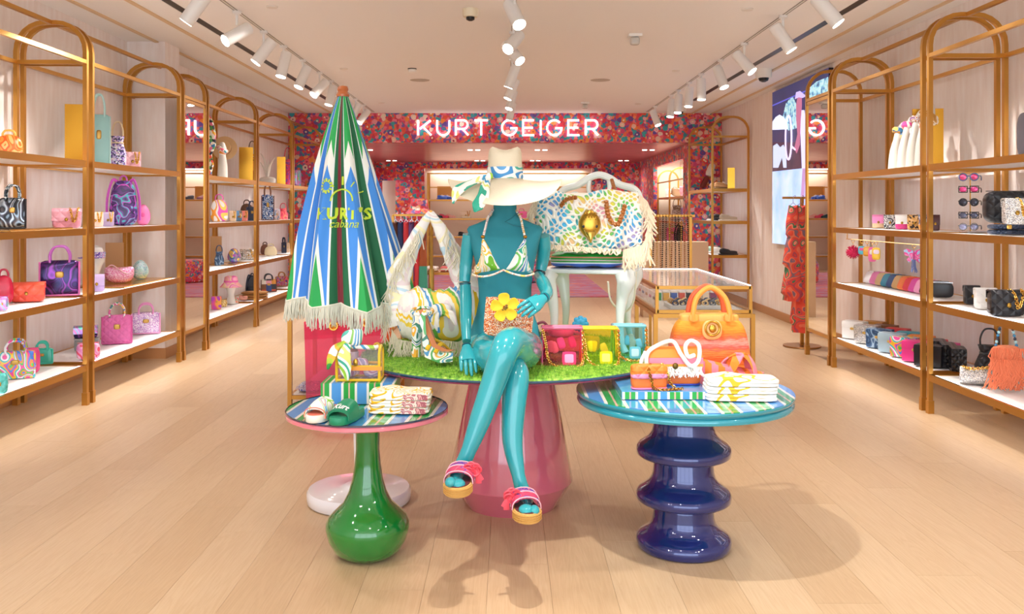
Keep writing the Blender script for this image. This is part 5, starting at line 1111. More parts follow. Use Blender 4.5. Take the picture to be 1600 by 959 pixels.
# ---------------------------------------------------------------- display cases left and right of the middle
def case(side, x0, x1, y0, y1, zt, zc, label):
    t = thing('display_case', label, 'display case', ((x0+x1)/2, (y0+y1)/2, 0), group='glass-topped brass display cases')
    b = MB(); q = .022
    for x in (x0, x1):
        for y in (y0, (y0+y1)/2, y1): b.bx(x-q/2*1.3, x+q/2*1.3, y-q/2*1.3, y+q/2*1.3, 0, zt)
    for z in (zt-.015, .10):
        for x in (x0, x1): b.bx(x-q/2, x+q/2, y0, y1, z-.012, z+.015)
        for y in (y0, y1): b.bx(x0, x1, y-q/2, y+q/2, z-.012, z+.015)
    b.build('brass_base', GOLD, t, world=True, smooth=False)
    MB().bx(x0+.012, x1-.012, y0+.012, y1-.012, .105, .118).build('lower_shelf', plain('D8CFC4', .5), t, world=True, smooth=False)
    b = MB(); xa, xb, ya, yb2 = x0+.012, x1-.012, y0+.012, y1-.012
    for x in (xa, xb):
        for y in (ya, yb2): b.bx(x-.011, x+.011, y-.011, y+.011, zt, zc)
    for z in (zt+.014, zc-.008):
        for x in (xa, xb): b.bx(x-.011, x+.011, ya, yb2, z-.011, z+.011)
        b.bx(xa, xb, ya-.011, ya+.011, z-.011, z+.011)
        b.bx(xa, xb, yb2-.011, yb2+.011, z-.011, z+.011)
    cf = b.build('case_frame', GOLD, t, world=True, smooth=False)
    MB().bx(xa+.012, xb-.012, ya+.012, yb2-.012, zt+.002, zt+.016).build('case_floor', plain('C2BEB8', .5), cf, world=True, smooth=False)
    MB().bx(xa+.012, xb-.012, ya+.012, yb2-.012, zc-.004, zc+.001).build('glass_top', clear('FFFFFF', .02), cf, world=True, smooth=False)
    MB().bx(xa+.012, xb-.012, ya-.002, ya+.001, zt+.026, zc-.02).build('glass_front', clear('FFFFFF', .02), cf, world=True, smooth=False)
    MB().bx(xa-.001, xa+.002, ya+.012, yb2-.012, zt+.026, zc-.02).build('glass_side', clear('FFFFFF', .02), cf, world=True, smooth=False)
    MB().bx(xa, xb, yb2-.006, yb2+.004, zc+.0035, zc+.009).bx(xb-.006, xb+.004, ya, yb2, zc+.0035, zc+.009).build('light_strip', emit('F4F6FF', 1.8), cf, world=True, smooth=False)
    return t
case('right', 1.005, 1.665, 6.0, 7.75, .70, .885, 'brass and glass jewellery case behind the orange tote on the right')
case('left', -1.515, -.825, 6.15, 7.75, .70, .885, 'brass and glass display case behind the parasol and pink tote')
t = thing('jewellery_tray', 'pale grey tray of beaded bracelets in the right glass case', 'tray', (1.36, 6.22, .717))
MB().bx(1.13, 1.52, 6.12, 6.38, .717, .742).build('tray_block', plain('C9C9C4', .6), t, world=True, smooth=False)
for r_ in range(4):
    for k in range(7):
        o = MB().torus((1.17+k*.052, 6.155+r_*.062, .755), .019, .006, Matrix.Rotation(R(60), 3, 'X'), 10, 5).build('bracelet', plain(['2A3A5C', '3C4048', 'C9A860', '8A6A3A', 'E0C890', '5A6878', 'B08A50'][(k+r_*3) % 7], .3, .5)); tag(o, 'beaded bracelet on the grey tray, %s row, %s from the left' % (['front', 'second', 'third', 'back'][r_], ['first', 'second', 'third', 'fourth', 'fifth', 'sixth', 'last'][k]), 'bracelet', 'bracelets on the grey tray')
for k in range(9):
    c_ = ['D23A4A', '2F9A5A', 'E8B04A', '3A62B8', 'E2604A', '222830', 'C8A050', 'E8D8C0', '8A3A6A'][k]
    t = thing('jewellery_box', '%s jewellery box in the right glass case, %s of the row' % (['red', 'green', 'amber', 'blue', 'coral', 'black', 'gold', 'cream', 'plum'][k], ['first', 'second', 'third', 'fourth', 'fifth', 'sixth', 'seventh', 'eighth', 'last'][k]), 'box', (1.09+.06*k, 6.75, .717), group='jewellery boxes in the glass case')
    MB().box((0, 0, .03), (.045, .05, .06)).build('box_body', plain(c_, .4), t, smooth=False); MB().box((0, 0, .064), (.048, .053, .012)).build('lid', plain('EDE8E0', .4), t, smooth=False)
for k in range(7):
    t = thing('jewellery_card', 'white jewellery card along the left side of the glass case, %s from the front' % ['first', 'second', 'third', 'fourth', 'fifth', 'sixth', 'seventh'][k], 'card', (1.07, 6.4+.17*k, .717), group='jewellery cards along the case side')
    MB().box((0, 0, .045), (.012, .12, .09)).build('card', plain('F4F2EE', .6), t, smooth=False); b = MB(); b.ell((-.010, -.025, .05), (.005, .010, .012), 8, 6); b.ell((-.010, .025, .05), (.005, .010, .012), 8, 6); b.build('earring', plain(['2A2A30', 'E07AA0', 'C89A40', '3A7AB0', 'E86A4A', '2A2A30', 'B04A8A'][k], .3), t)
# chains of bag straps on a rail, behind the case
zr = up(337, 8.1); sr = thing('strap_rail', 'brass rail of hanging chain straps on two posts behind the right glass case', 'rail', (1.53, 8.1, 0)); xa, xb = P(1016, 0, 8.1).x, P(1079, 0, 8.1).x
b = MB(); b.bx(xa-.04, xb+.04, 8.09, 8.11, zr-.01, zr+.01).bx(xa-.012, xa+.012, 8.09, 8.11, 0, zr).bx(xb-.012, xb+.012, 8.09, 8.11, 0, zr).bx(xa-.03, xa+.03, 7.96, 8.24, 0, .012).bx(xb-.03, xb+.03, 7.96, 8.24, 0, .012); b.build('rail_frame', GOLD, sr, world=True, smooth=False)
for k in range(12):
    x = xa+.03+(xb-xa-.06)*k/11; ln = .62+.1*((k*5) % 3)
    c_ = [('dark brown', '4A3A30'), ('gold', 'C9A052'), ('tan', 'A86A3A'), ('black', '26262A')][k % 4]
    t = thing('bag_strap', '%s chain strap on the rail behind the glass case, %s from the left' % (c_[0], ['first', 'second', 'third', 'fourth', 'fifth', 'sixth', 'seventh', 'eighth', 'ninth', 'tenth', 'eleventh', 'last'][k]), 'strap', (x, 8.08, zr), group='chain straps on the brass rail')
    b = MB(); b.torus((0, .018, 0), .014, .003, Matrix.Rotation(R(90), 3, 'Y'), 10, 4); b.build('ring', GOLD, t); b = MB(); b.rope([(0, 0, -.012), (.012*((k % 3)-1), 0, -ln)], .0085, 2.2); b.build('strap_chain', plain(c_[1], .3, .6), t)
t = thing('plinth_block', 'tan cardboard-coloured low partition block before the far right floral wall', 'plinth', (2.3, 12.2, 0)); MB().bx(P(1005, 0, 11.6).x, P(1107, 0, 11.6).x, 11.6, 11.9, 0, up(378, 11.6)).build('block', plain('C9A684', .7), t, world=True, smooth=False)
# pink jelly tote behind the green table
tt = thing('clear_tote', 'big translucent hot pink tote with rope handles standing on the floor behind the parasol base', 'bag', (-1.10, 5.86, 0))
q0 = [P(484, 651, 5.86), P(598, 651, 5.86), P(603, 492, 5.86), P(480, 500, 5.86)]; dpt = .16
b = MB(); f_ = [Vector((p.x, 5.77, max(p.z, .002))) for p in q0]; k_ = [Vector((p.x, 5.93, max(p.z, .002))) for p in q0]; b.add(f_+k_, [(0, 1, 2, 3), (7, 6, 5, 4), (0, 3, 7, 4), (1, 5, 6, 2), (0, 4, 5, 1)]); b.build('clear_body', clear('FF98BC', .22, .12), tt, world=True, smooth=False)
b = MB(); hz = [f_[3].lerp(f_[0], .18), f_[2].lerp(f_[1], .18)]; b.add([f_[3]+Vector((0, -.004, 0)), f_[2]+Vector((0, -.004, 0)), hz[1]+Vector((0, -.004, 0)), hz[0]+Vector((0, -.004, 0))], [(3, 2, 1, 0)]); b.add([k_[3]+Vector((0, .004, 0)), k_[2]+Vector((0, .004, 0)), k_[2].lerp(k_[1], .18)+Vector((0, .004, 0)), k_[3].lerp(k_[0], .18)+Vector((0, .004, 0))], [(0, 1, 2, 3)]); b.build('hem_band', clear('FA78A8', .25, .15), tt, world=True, smooth=False)
for i, (x, x2, yy) in enumerate(((523, 531, 5.76), (573, 583, 5.76), (506, 517, 5.945), (560, 568, 5.945))):
    pass
for (xa_, xb_, yy) in ((521, 573, 5.755), (508, 560, 5.945)):
    b = MB(); b.tube(spline([P(xa_, 509, yy), P(xa_+5, 480, yy), P(xa_+18, 448, yy), P((xa_+xb_)/2, 436, yy), P(xb_-18, 448, yy), P(xb_-5, 478, yy), P(xb_, 504, yy)], 6), .013, n=8); rp = b.build('rope_handle', plain('DCCDB4', .8, 0, 0, .6, 120), tt, world=True)
    for x, y in ((xa_, 509), (xb_, 504)):
        b = MB(); b.torus(P(x, y, yy-.004), .026, .007, Matrix.Rotation(R(90), 3, 'X'), 18, 6); b.ell(P(x, y, yy), (.018, .014, .018), 8, 6); b.build('brass_grommet', CHAIN, rp, world=True)
t = thing('folded_scarf', 'pink and white folded scarf with teal fringe on the lower shelf of the left case', 'scarf', (-.93, 6.3, .119)); MB().pill((0, 0, .03), (.20, .18, .05), 5, 8, rot=Matrix.Rotation(.12, 3, 'Y')).build('folded_cloth', stripes('pink_cloth', [(1, 'E890A4'), (1, 'F4EDE8'), (1, 'A8C8C0')], .05), t); b = MB(); b.fringe([(.10, -.09, .05), (.10, .09, .05)], .05, 40, .005); fo_ = b.build('fringe', plain('3FA08C', .8), t); fo_['kind'] = 'stuff'
t = thing('folded_scarf', 'blue and purple patterned folded scarf at the left end of the lower case shelf', 'scarf', (-1.40, 6.3, .119)); MB().pill((0, 0, .03), (.16, .18, .05), 5, 8).build('folded_cloth', swirl('paisley', ['5A6AB0', 'E0D8E8', '9A5A98', '3A8AA8', 'F0ECE8'], 22), t); b = MB(); b.fringe([(-.08, -.09, .05), (.08, -.09, .05)], .03, 30, .004); fo_ = b.build('fringe', plain('D8D0DC', .8), t); fo_['kind'] = 'stuff'
for s2, lb in ((0, 'left'), (1, 'right')):
    t = thing('floral_slipper', 'dark floral printed slipper on the floor under the left case, %s one' % lb, 'shoe', (-1.44+.12*s2, 5.98, 0), R(20), 'floral slippers under the left case'); MB().pill((0, 0, .012), (.095, .25, .024), 4, 8).build('sole', BLACK, t); MB().pill((0, -.06, .045), (.088, .12, .06), 2.8, 8).build('upper', swirl('slip', ['2A6A8A', 'C0405A', '2A2A5A', 'E8A85A', '3A8A6A'], 25), t)
for s2, lb in ((0, 'left'), (1, 'right')):
    t = thing('blue_slide', 'royal blue and gold patterned slide on a stand in the right case base, %s one' % lb, 'shoe', (1.13+.13*s2, 6.1, .119), R(-20), 'blue slides in the right case base'); MB().pill((0, 0, .09), (.09, .09, .18), 4, 6).build('stand', plain('D8C0A8', .6), t); MB().pill((0, -.02, .20), (.10, .24, .03), 3.5, 8, rot=Matrix.Rotation(R(28), 3, 'X')).build('sole', plain('1F3F9C', .4), t); MB().pill((0, -.07, .22), (.10, .10, .07), 2.6, 8, rot=Matrix.Rotation(R(28), 3, 'X')).build('upper', swirl('slide_print', ['1F46B0', '2A56C8', 'E0A840', '1F46B0', '1A2A6A'], 15), t)
# garment rack behind the fringed bag
gx0, gx1, gy = P(614, 0, 10.4).x, P(664, 0, 10.4).x, 10.4; gz = up(336, gy)
t = thing('clothes_rack', 'brass clothes rail with coloured dresses seen left of the mannequin', 'clothes rack', ((gx0+gx1)/2, gy, 0))
b = MB(); b.bx(gx0, gx1, gy-.012, gy+.012, gz-.012, gz+.012); b.bx(gx0-.012, gx0+.012, gy-.012, gy+.012, 0, gz).bx(gx1-.012, gx1+.012, gy-.012, gy+.012, 0, gz); b.bx(gx0-.02, gx0+.02, gy-.25, gy+.25, 0, .02).bx(gx1-.02, gx1+.02, gy-.25, gy+.25, 0, .02); b.build('rail_frame', GOLD, t, world=True, smooth=False)
def garment(x, y, z, w_, L_, mat, name, label, grp, seed=0, dep=.05, rz=0):
    t = thing(name, label, 'clothing', (x, y, z), R(rz), grp); b = MB(); b.tube(spline([(0, 0, -.05), (0, 0, 0), (.02, 0, .025), (.03, 0, 0)], 4), .003, n=5); b.tube([(-w_*.35, 0, -.09), (0, 0, -.05), (w_*.35, 0, -.09)], .004, n=5); b.build('hanger', SILVER, t)
    rg = random.Random(seed); ph = rg.uniform(0, 6); secs = []; n = 24
    m_ = 40 if dep > .055 else 16
    for i in range(m_):
        s_ = i/(m_-1); ww = w_*(.38+.10*min(1, s_*6) + .0) * (1+.55*s_) * (1-.18*math.exp(-((s_-.3)/.08)**2)); row = []
        if dep > .055: ww *= .86+.34*((s_*3.2) % 1)
        for j in range(n):
            a = 2*pi*j/n; f_ = 1+.16*s_*sin(a*5+ph+s_*2)
            row.append(Vector((ww*cos(a)*f_, dep*(1+.8*s_)*sin(a)*f_, -.075-L_*s_-(.03*(1-abs(cos(a))) if i == 0 else 0))))
        secs.append(row)
    b = MB(); b.loft(secs); b.build('cloth', mat, t, ang=70); return t
for k, (c_, nm, L_) in enumerate((('5A2E22', 'dark brown', .75), ('2A3A6A', 'navy', .5), ('D8404A', 'red', 1.0), ('6A4A8A', 'purple and brown', .7), ('D8404A', 'scarlet', 1.05), ('3FA08C', 'jade and rust', .95))):
    m_ = plain(c_, .8) if k not in (3, 5) else stripes('block_'+nm, [(1, c_), (1, 'A8562E'), (1, c_ if k == 3 else '7A3A28')], .9, axis='Z')
    garment(gx0+.03+(gx1-gx0-.06)*k/5, gy, gz, .09, L_, m_, 'dress', '%s garment on the brass rail left of the mannequin, %s from the left' % (nm, ['first', 'second', 'third', 'fourth', 'fifth', 'sixth'][k]), 'garments on the middle rail', k)
cap_ = thing('bucket_hat', 'red floral bucket hat hanging above the clothes rail', 'hat', (P(655, 0, 10.3).x, 10.3, gz)); MB().lathe([(.09, .19), (.10, .17), (.11, .08), (.17, .02), (.165, .02), (.10, .075), (.09, .165)], n=24).build('hat_body', floral('floral_red', 14), cap_)
MB().tube([(0, 0, .015), (0, 0, .17)], .008, n=6).build('peg', GOLD, cap_)
# round-based rail with long coral dresses by the screen
rx, ry_ = P(1253, 0, 9.1).x, 9.1; t = thing('dress_stand', 'round-based brass stand with short arm in front of the screen', 'clothes stand', (rx, ry_, 0))
MB().lathe([(.185, 0), (.19, .006), (.185, .016), (.02, .02)], n=48).build('round_base', plain('A87848', .3, .8), t); zz = up(309, 9.1)
MB().bx(-.016, .016, -.016, .016, .018, zz).build('post', GOLD, t, smooth=False); MB().bx(-.20, .10, -.012, .012, zz-.012, zz+.012).build('arm', GOLD, t, smooth=False)
CD = swirl('coral_marble', ['E8503C', 'E8503C', 'F07A5C', '8A6A7A', 'E8503C', 'F2907A', '4A7A5A', 'E4483C', 'B84A5A'], 7, .8, dist=2.2)
for k, (dx, L_, ww) in enumerate(((-.10, .98, .13), (-.02, 1.30, .13), (.05, 1.30, .12))):
    garment(rx+dx, ry_-.03, zz+.0, ww, L_, CD, 'maxi_dress', 'coral marble-print long dress on the round-based stand, %s' % ['nearest the aisle and shortest', 'middle one', 'behind, nearest the mirror'][k], 'coral dresses on the stand', 20+k, .06)
# ---------------------------------------------------------------- bag builders (front faces -y, base at z=0)
def mat_of(m): return m if not isinstance(m, str) else plain(m, .4)
def handle(b, x, y, z, hh, r=.006, fl=1, lean=0):
    b.tube(spline([(-x, y, z-.01), (-x*1.02, y+lean*.3, z+hh*.45), (-x*.62, y+lean*.8, z+hh*.9), (0, y+lean, z+hh), (x*.62, y+lean*.8, z+hh*.9), (x*1.02, y+lean*.3, z+hh*.45), (x, y, z-.01)], 4), r, n=7, flat=fl)
def mk_flap(t, w, h, d, m, m2, chain=True, q=True):
    MB().pill((0, 0, h/2), (w, d, h), 7, 8).build('body', mat_of(m), t)
    b = MB(); secs = [[Vector((x, y, z)) for y, z in ((d*.50, h*.70), (d*.53, h*1.0), (d*.2, h*1.05), (-d*.35, h*1.04), (-d*.58, h*.9), (-d*.60, h*.38), (-d*.54, h*.38), (-d*.5, h*.86), (-d*.3, h*.98), (d*.2, h*.99), (d*.45, h*.95), (d*.44, h*.70))] for x in (-w*.505, w*.505)]
    b.loft(secs); b.build('flap', mat_of(m2), t, ang=40)
    b = MB(); b.ell((0, -d*.64, h*.46), (h*.09, .008, h*.10), 8, 6); b.build('clasp', plain('B08A3C', .25, .9), t)
    if chain:
        b = MB(); b.chain(spline([(w*.1, d*.1, h*1.05), (w*.16, -d*.62, h*.9), (w*.24, -d*.72, h*.35), (w*.34, -d*.66, h*.55), (w*.40, -d*.5, h*1.0), (w*.42, 0, h*1.05)], 4), min(.022, w*.09), .003, .5); b.build('chain_strap', CHAIN, t)
def mk_tote(t, w, h, d, m, trim, hm=None, flare=.0):
    MB().pill((0, 0, h/2), (w, d, h), 8, 8, fn=lambda x, y, z, v: (v.x*(1+flare*z), v.y*(1-.25*max(0, z)), v.z)).build('body', mat_of(m), t)
    b = MB()
    for s_ in (-1, 1): b.tube([(s_*w*.49*(1-flare), -d*.48, .006), (s_*w*.49*(1+flare), -d*.38, h*.96)], .007, n=6)
    b.tube([(-w*.49, -d*.48, .006), (w*.49, -d*.48, .006)], .007, n=6); b.build('edge_trim', mat_of(trim), t)
    for y, le in ((-d*.38, -.01), (d*.36, .02)):
        b = MB(); handle(b, w*.24, y, h*.97, h*.42, .0075, 1, le); b.build('handle', mat_of(hm or trim), t)
    MB().pill((0, -d*.46, h*.60), (w*.22, .014, h*.18), 4, 5).build('front_charm', plain('B9924A', .3, .8), t)
def mk_dome(t, w, h, d, m, trim):
    MB().pill((0, 0, h*.5), (w, d, h), 3.0, 10, fn=lambda x, y, z, v: (v.x*(1-.12*z), v.y*(1-.3*max(0, z)), max(v.z, -h*.47))).build('body', mat_of(m), t)
    b = MB(); b.tube([Vector((w*.47*cos(R(a)), 0, h*.5+h*.5*max(-.4, sin(R(a))))) for a in range(-10, 191, 10)], .006, n=6); b.build('zip', mat_of(trim), t)
    b = MB(); handle(b, w*.22, 0, h*.95, h*.28, .007); b.build('handle', mat_of(trim), t)
def mk_baguette(t, w, h, d, m, trim):
    MB().pill((0, 0, h*.42), (w, d, h*.8), 3.2, 10, fn=lambda x, y, z, v: (v.x*(1+.05*z), v.y*(1-.4*max(0, z)), v.z+h*.16*x*x*(z > 0)-(-h*.05*x*x if z < 0 else 0))).build('body', mat_of(m), t)
    b = MB(); b.tube(spline([(-w*.46, 0, h*.75), (-w*.25, -d*.3, h*.95), (0, -d*.55, h*.72), (w*.28, -d*.45, h*.5), (w*.46, 0, h*.78)], 4), .006, n=6, flat=.6); b.build('strap', mat_of(trim), t)
    MB().tube([(-w*.44, 0, h*.80), (0, 0, h*.70), (w*.44, 0, h*.80)], .004, n=5).build('zip', mat_of(trim), t)
def mk_backpack(t, w, h, d, m, trim, pm=None):
    MB().pill((0, 0, h*.5), (w, d, h), 3.4, 10, fn=lambda x, y, z, v: (v.x*(1-.16*z), v.y*(1-.2*z), v.z)).build('body', mat_of(m), t)
    MB().pill((0, -d*.48, h*.25), (w*.86, d*.5, h*.42), 3.6, 8).build('front_pocket', mat_of(pm or m), t)
    b = MB(); b.tube([Vector((w*.43*cos(R(a)), -d*.30, h*.46+h*.45*sin(R(a)))) for a in range(0, 181, 12)], .008, n=6); b.build('zip_trim', mat_of(trim), t)
    for s_ in (-1, 1):
        b = MB(); b.tube(spline([(s_*w*.22, d*.1, h*.97), (s_*w*.40, -d*.2, h*1.0), (s_*w*.58, -d*.3, h*.6), (s_*w*.60, -d*.1, h*.12)], 5), .013, n=8, flat=.5); b.build('shoulder_strap', mat_of(trim), t)
    b = MB(); handle(b, w*.12, 0, h*.98, h*.12, .007); b.build('top_handle', mat_of(trim), t)
def mk_egg(t, w, h, d, m, trim):
    MB().pill((0, 0, h*.5), (w, d, h), 2.3, 10, fn=lambda x, y, z, v: (v.x*(1-.18*z), v.y*(1-.18*z), max(v.z, -h*.46))).build('shell', mat_of(m), t)
    b = MB(); b.tube([Vector((w*.5*cos(R(a))*(1-.18*sin(R(a))), -.001, h*.5+h*.5*sin(R(a)))) for a in range(0, 360, 12)], .005, n=6, closed=True); b.build('zip_rim', mat_of(trim), t)
    MB().pill((0, -d*.47, h*.5), (w*.3, .012, h*.25), 2.4, 5).build('emblem', mat_of(trim), t)
def mk_bucket(t, w, h, d, m, trim):
    r = w/2; MB().lathe([(r*.9, 0), (r, .01), (r*1.02, h*.45), (r*.72, h*.72), (r*.62, h*.80), (r*.8, h)], n=20, ry=d/w).build('pouch_body', mat_of(m), t)
    MB().torus((0, 0, h*.78), r*.64, .006, None, 20, 6).build('drawstring', mat_of(trim), t)
    b = MB(); handle(b, r*.6, 0, h*.95, h*.5, .006); b.build('handle', mat_of(trim), t)
def mk_box(t, w, h, d, m, trim):
    MB().pill((0, 0, h/2), (w, d, h), 14, 4).build('body', mat_of(m), t)
    MB().pill((0, 0, h*.78), (w*1.03, d*1.03, h*.46), 12, 4).build('flap', mat_of(m), t)
    MB().pill((0, -d*.52, h*.60), (w*.20, .010, h*.14), 3, 5).build('clasp', mat_of(trim), t)
def mk_pouch(t, w, h, d, m, trim):
    MB().pill((0, 0, h/2), (w, d, h), 4, 8).build('body', mat_of(m), t)
    MB().bar([(-w*.46, 0, h*.99), (w*.46, 0, h*.99)], .010, .004).build('zip', mat_of(trim), t)
    MB().pill((0, -d*.5, h*.5), (w*.16, .010, h*.2), 3, 4).build('badge', plain('C9A050', .3, .9), t)
def mk_case(t, w, h, d, m, trim):                                      # spectacle-case or clutch seen on edge
    MB().pill((0, 0, h/2), (w, d, h), 3.5, 8).build('body', mat_of(m), t)
    MB().tube([(-w*.5, 0, h*.5), (-w*.5, -d*.45, h*.5), (w*.5, -d*.45, h*.5), (w*.5, 0, h*.5)], .004, n=5).build('seam', mat_of(trim), t)
KIND = dict(flap=mk_flap, tote=mk_tote, dome=mk_dome, baguette=mk_baguette, backpack=mk_backpack, egg=mk_egg, bucket=mk_bucket, box=mk_box, pouch=mk_pouch, case=mk_case)
NAMES = dict(flap='flap_handbag', tote='tote_bag', dome='bowling_bag', baguette='baguette_bag', backpack='backpack', egg='shell_bag', bucket='bucket_bag', box='box_purse', pouch='pouch', case='purse')
GRP = {('left', k): 'bags on the left wall racks' for k in range(4)}
def shelf_xyz(side, pxc, lev, dx=0):
    X = (-3.27 if side == 'left' else 3.17)+dx; d = X*F/(pxc-VX); return X, d, (ZL if side == 'left' else ZR)[lev]+.001
def put(kind, side, lev, x0, x1, y0, label, m, trim, dx=0, rz=None, zoff=0, asp=.45, cat='bag', name=None, **kw):
    X, d, z = shelf_xyz(side, (x0+x1)/2, lev, dx); z += zoff; s_ = d/F; w = (x1-x0)*s_*.94
    top = H-(y0-VY)*s_; h = max(.05, top-z)
    hk = {'tote': 1.40, 'dome': 1.25, 'bucket': 1.42, 'backpack': 1.1, 'flap': 1.06}.get(kind, 1.0); h /= hk
    rz = (22 if side == 'left' else -22) if rz is None else rz
    t = thing(name or NAMES[kind], label, cat, (X, d, z), R(rz), 'bags on the %s wall racks' % side)
    KIND[kind](t, w, h, min(max(w*asp, .05), .2), m, trim, **kw); return t
HOLO = swirl('holographic', ['E08AC0', 'A98CE0', 'E8A0D0', '7FC0E0', 'E878B8', 'C8A8F0', '7ADCC8'], 8, .15, metal=.5, const=False)
HOLOD = swirl('holographic_dark', ['2A1A44', '5A2A7A', '20203A', '8A3A9A', '2A2A55', '3A2A60'], 9, .15, metal=.5, const=False)
OILY = swirl('oily_black', ['141418', '3A3440', 'B8C0C8', '1C1C22', '4A3A34', '8A98A4', '141418'], 10, .15, metal=.5, const=False)
RAIN = swirl('rainbow_clear', ['F0489A', 'F7C53A', '3FC0C8', 'F0F0F4', 'EE5AA8', '5AC85A', 'F08A3A', '4A8AE0'], 9, .25)
GLP = spots('pink_glitter', ['E88AB0', 'F4B8D0', 'D86A9C', 'FFE4F0', 'E8A0C8'], 220, .25, .4, bump=.4); GLA = spots('aqua_glitter', ['9AD8D8', 'D8F4F0', '6ABAC0', 'F0FFFF', 'B8C8E8'], 220, .25, .4, bump=.4)
GLL = spots('lilac_glitter', ['C8A0D8', 'F0D8F4', 'A87AC0', 'FFFFFF', 'E0B8E0'], 200, .25, .4, bump=.4); GLS = spots('silver_glitter', ['C8C8C8', 'FFFFFF', 'A0A0A0', 'E8E0D0', '8A8A90'], 260, .25, .6, bump=.5)
LEO = spots('leopard', ['C8924A', '3A2414', 'D8A86A', 'E0B880', '2A1A10', 'C8924A'], 70, .6); BFL = swirl('mono_floral', ['1C1C20', 'F4F2EE', '1C1C20', 'F4F2EE', '5A5A60'], 26, .6)
BLUF = swirl('blue_floral', ['23427A', 'C8D8E8', '2E5A9A', '1A2A50', 'E0E4E8', '3A78B0'], 20, .6); DEN = swirl('denim_print', ['3A5A80', '5A7AA0', 'A8C0D4', '4A6A90', '2A4464'], 16, .6)
SNAK = swirl('snake_print', ['D8D0C8', '6A6460', 'E8E0D8', '9A8A7A', 'B88A5A', 'F0EAE4'], 22, .4); PATCH = spots('patchwork', ['C8502E', '2A4A8A', 'E8A0B0', 'E8E0D0', '8A5A3A', 'D8903A', '3A3A44'], 14, .6, rndm=0)
BRQ = quilt('6A4428', .45, 0, 20); BLQ = quilt('1B1C22', .35, 0, 20); TAN = plain('C39A6B', .55)
def panel(side, x0, x1, y0, lev, label, dx=.0, mat=None, nm='shelf_backdrop'):
    X, d, z = shelf_xyz(side, (x0+x1)/2, lev, dx); s_ = d/F; w = (x1-x0)*s_; h = H-(y0-VY)*s_-z
    t = thing(nm, label, 'display panel', (X, d, z), R(12 if side == 'left' else -12)); MB().box((0, 0, h/2), (w, .02, h)).build('back_sheet', mat or plain('D29A34', .22, .9), t, smooth=False); MB().box((0, .03, .006), (w*.9, .08, .010)).build('base_foot', mat or plain('D29A34', .22, .9), t, smooth=False); return t
def tray(side, x0, x1, lev, label):
    X, d, z = shelf_xyz(side, (x0+x1)/2, lev, .0); w = .38
    t = thing('brass_tray', label, 'tray', (X, d, z-.0008), 0, 'thin brass trays on the shelves'); MB().box((0, 0, .003), (w, (x1-x0)*d/F*4.0, .006)).build('tray_plate', plain('C9974A', .25, .9), t, smooth=False); MB().box((w/2*(1 if side == 'left' else -1), 0, .006), (.006, (x1-x0)*d/F*4.0, .012)).build('lip', plain('C9974A', .25, .9), t, smooth=False)
L_ = 'left'; R_ = 'right'
# left, top shelf
put('dome', L_, 3, -6, 34, 203, 'orange printed bag with yellow strap on the top left shelf', swirl('orange_jelly', ['E85A1C', 'F08A3A', 'E8661C', 'F4B06A'], 12, .3), 'F2B24A')
panel(L_, 103, 135, 163, 3, 'gold panel behind the front post on the top left shelf', -.10)
put('tote', L_, 3, 138, 172, 147, 'pale blue slouchy tote with tall handles on the top left shelf', '9CCFCE', 'B4DCDA')
put('bucket', L_, 3, 171, 197, 192, 'purple and white beaded bucket bag on the top left shelf', spots('shell_beads', ['B89AD8', 'F0ECF4', '6A4AA0', 'E8C8D8', 'C8C8E8', '2A2A50'], 90, .4, bump=.5), 'E0C8A0')
put('flap', L_, 3, 195, 220, 237, 'pale pink flap bag at the end of the top left shelf', quilt('F0B0BC', .4, 0, 22), quilt('F4BCC6', .4, 0, 22))
# left, third shelf
tray(L_, 0, 46, 2, 'brass tray under the dark holographic tote')
put('tote', L_, 2, 0, 40, 289, 'dark iridescent tote on a brass tray at the left edge', OILY, '1A1A20', hm=swirl('bw_scarf', ['14202A', 'DCE6EA', '1C3A4A', '9AB4C0'], 18, .3), zoff=.007)
put('flap', L_, 2, 83, 126, 325, 'baby pink quilted flap bag with gold chain, beside the front post', quilt('EEA0B4', .4, 0, 18), quilt('F2ACBE', .4, 0, 18))
put('flap', L_, 2, 138, 161, 331, 'cream pink flap bag with gold chain right of the front post', plain('F0CDBA', .4), plain('F2D6C6', .4))
put('flap', L_, 2, 160, 178, 331, 'small lilac flap bag with gold chain beside the purple backpack', plain('C8B0D8', .3), plain('D0BCE0', .3))
put('backpack', L_, 2, 172, 214, 275, 'purple printed backpack with magenta straps', swirl('unicorn', ['5A2A7A', '2E2450', 'B04AC0', '4AB8C0', '6A3A90', '3A2A60'], 14, .3), 'D05AC0')
put('egg', L_, 2, 213, 234, 320, 'smooth pink shell-shaped bag at the end of the purple backpack shelf', 'EE78AE', 'E05A98', asp=.8)
# left, second shelf
put('dome', L_, 1, -8, 20, 420, 'crimson shell bag at the left edge', plain('D81E44', .25), 'B0183A', dx=-.08)
put('pouch', L_, 1, -4, 13, 463, 'small magenta and purple pouch in front of the crimson bag', HOLO, 'D03AA0', dx=.14)
put('flap', L_, 1, 17, 69, 440, 'coral orange quilted jelly flap bag', quilt('F0503A', .2, 0, 17), quilt('F25E44', .2, 0, 17), chain=False)
put('tote', L_, 1, 64, 124, 384, 'glossy dark purple tote with pink trims', HOLOD, 'E070B4', hm='C86AC8')
put('flap', L_, 1, 140, 163, 428, 'lilac top-handle bag below the visor on its stand', plain('C4A8DC', .35), plain('CDB4E2', .35), chain=False, dx=.12)
put('baguette', L_, 1, 164, 209, 412, 'pink glitter baguette bag on a brass tray', GLP, 'F0C8D4', zoff=.007)
put('egg', L_, 1, 207, 231, 407, 'aqua glitter round bag on a brass tray', GLA, 'B8E0E0', zoff=.007, asp=.7)
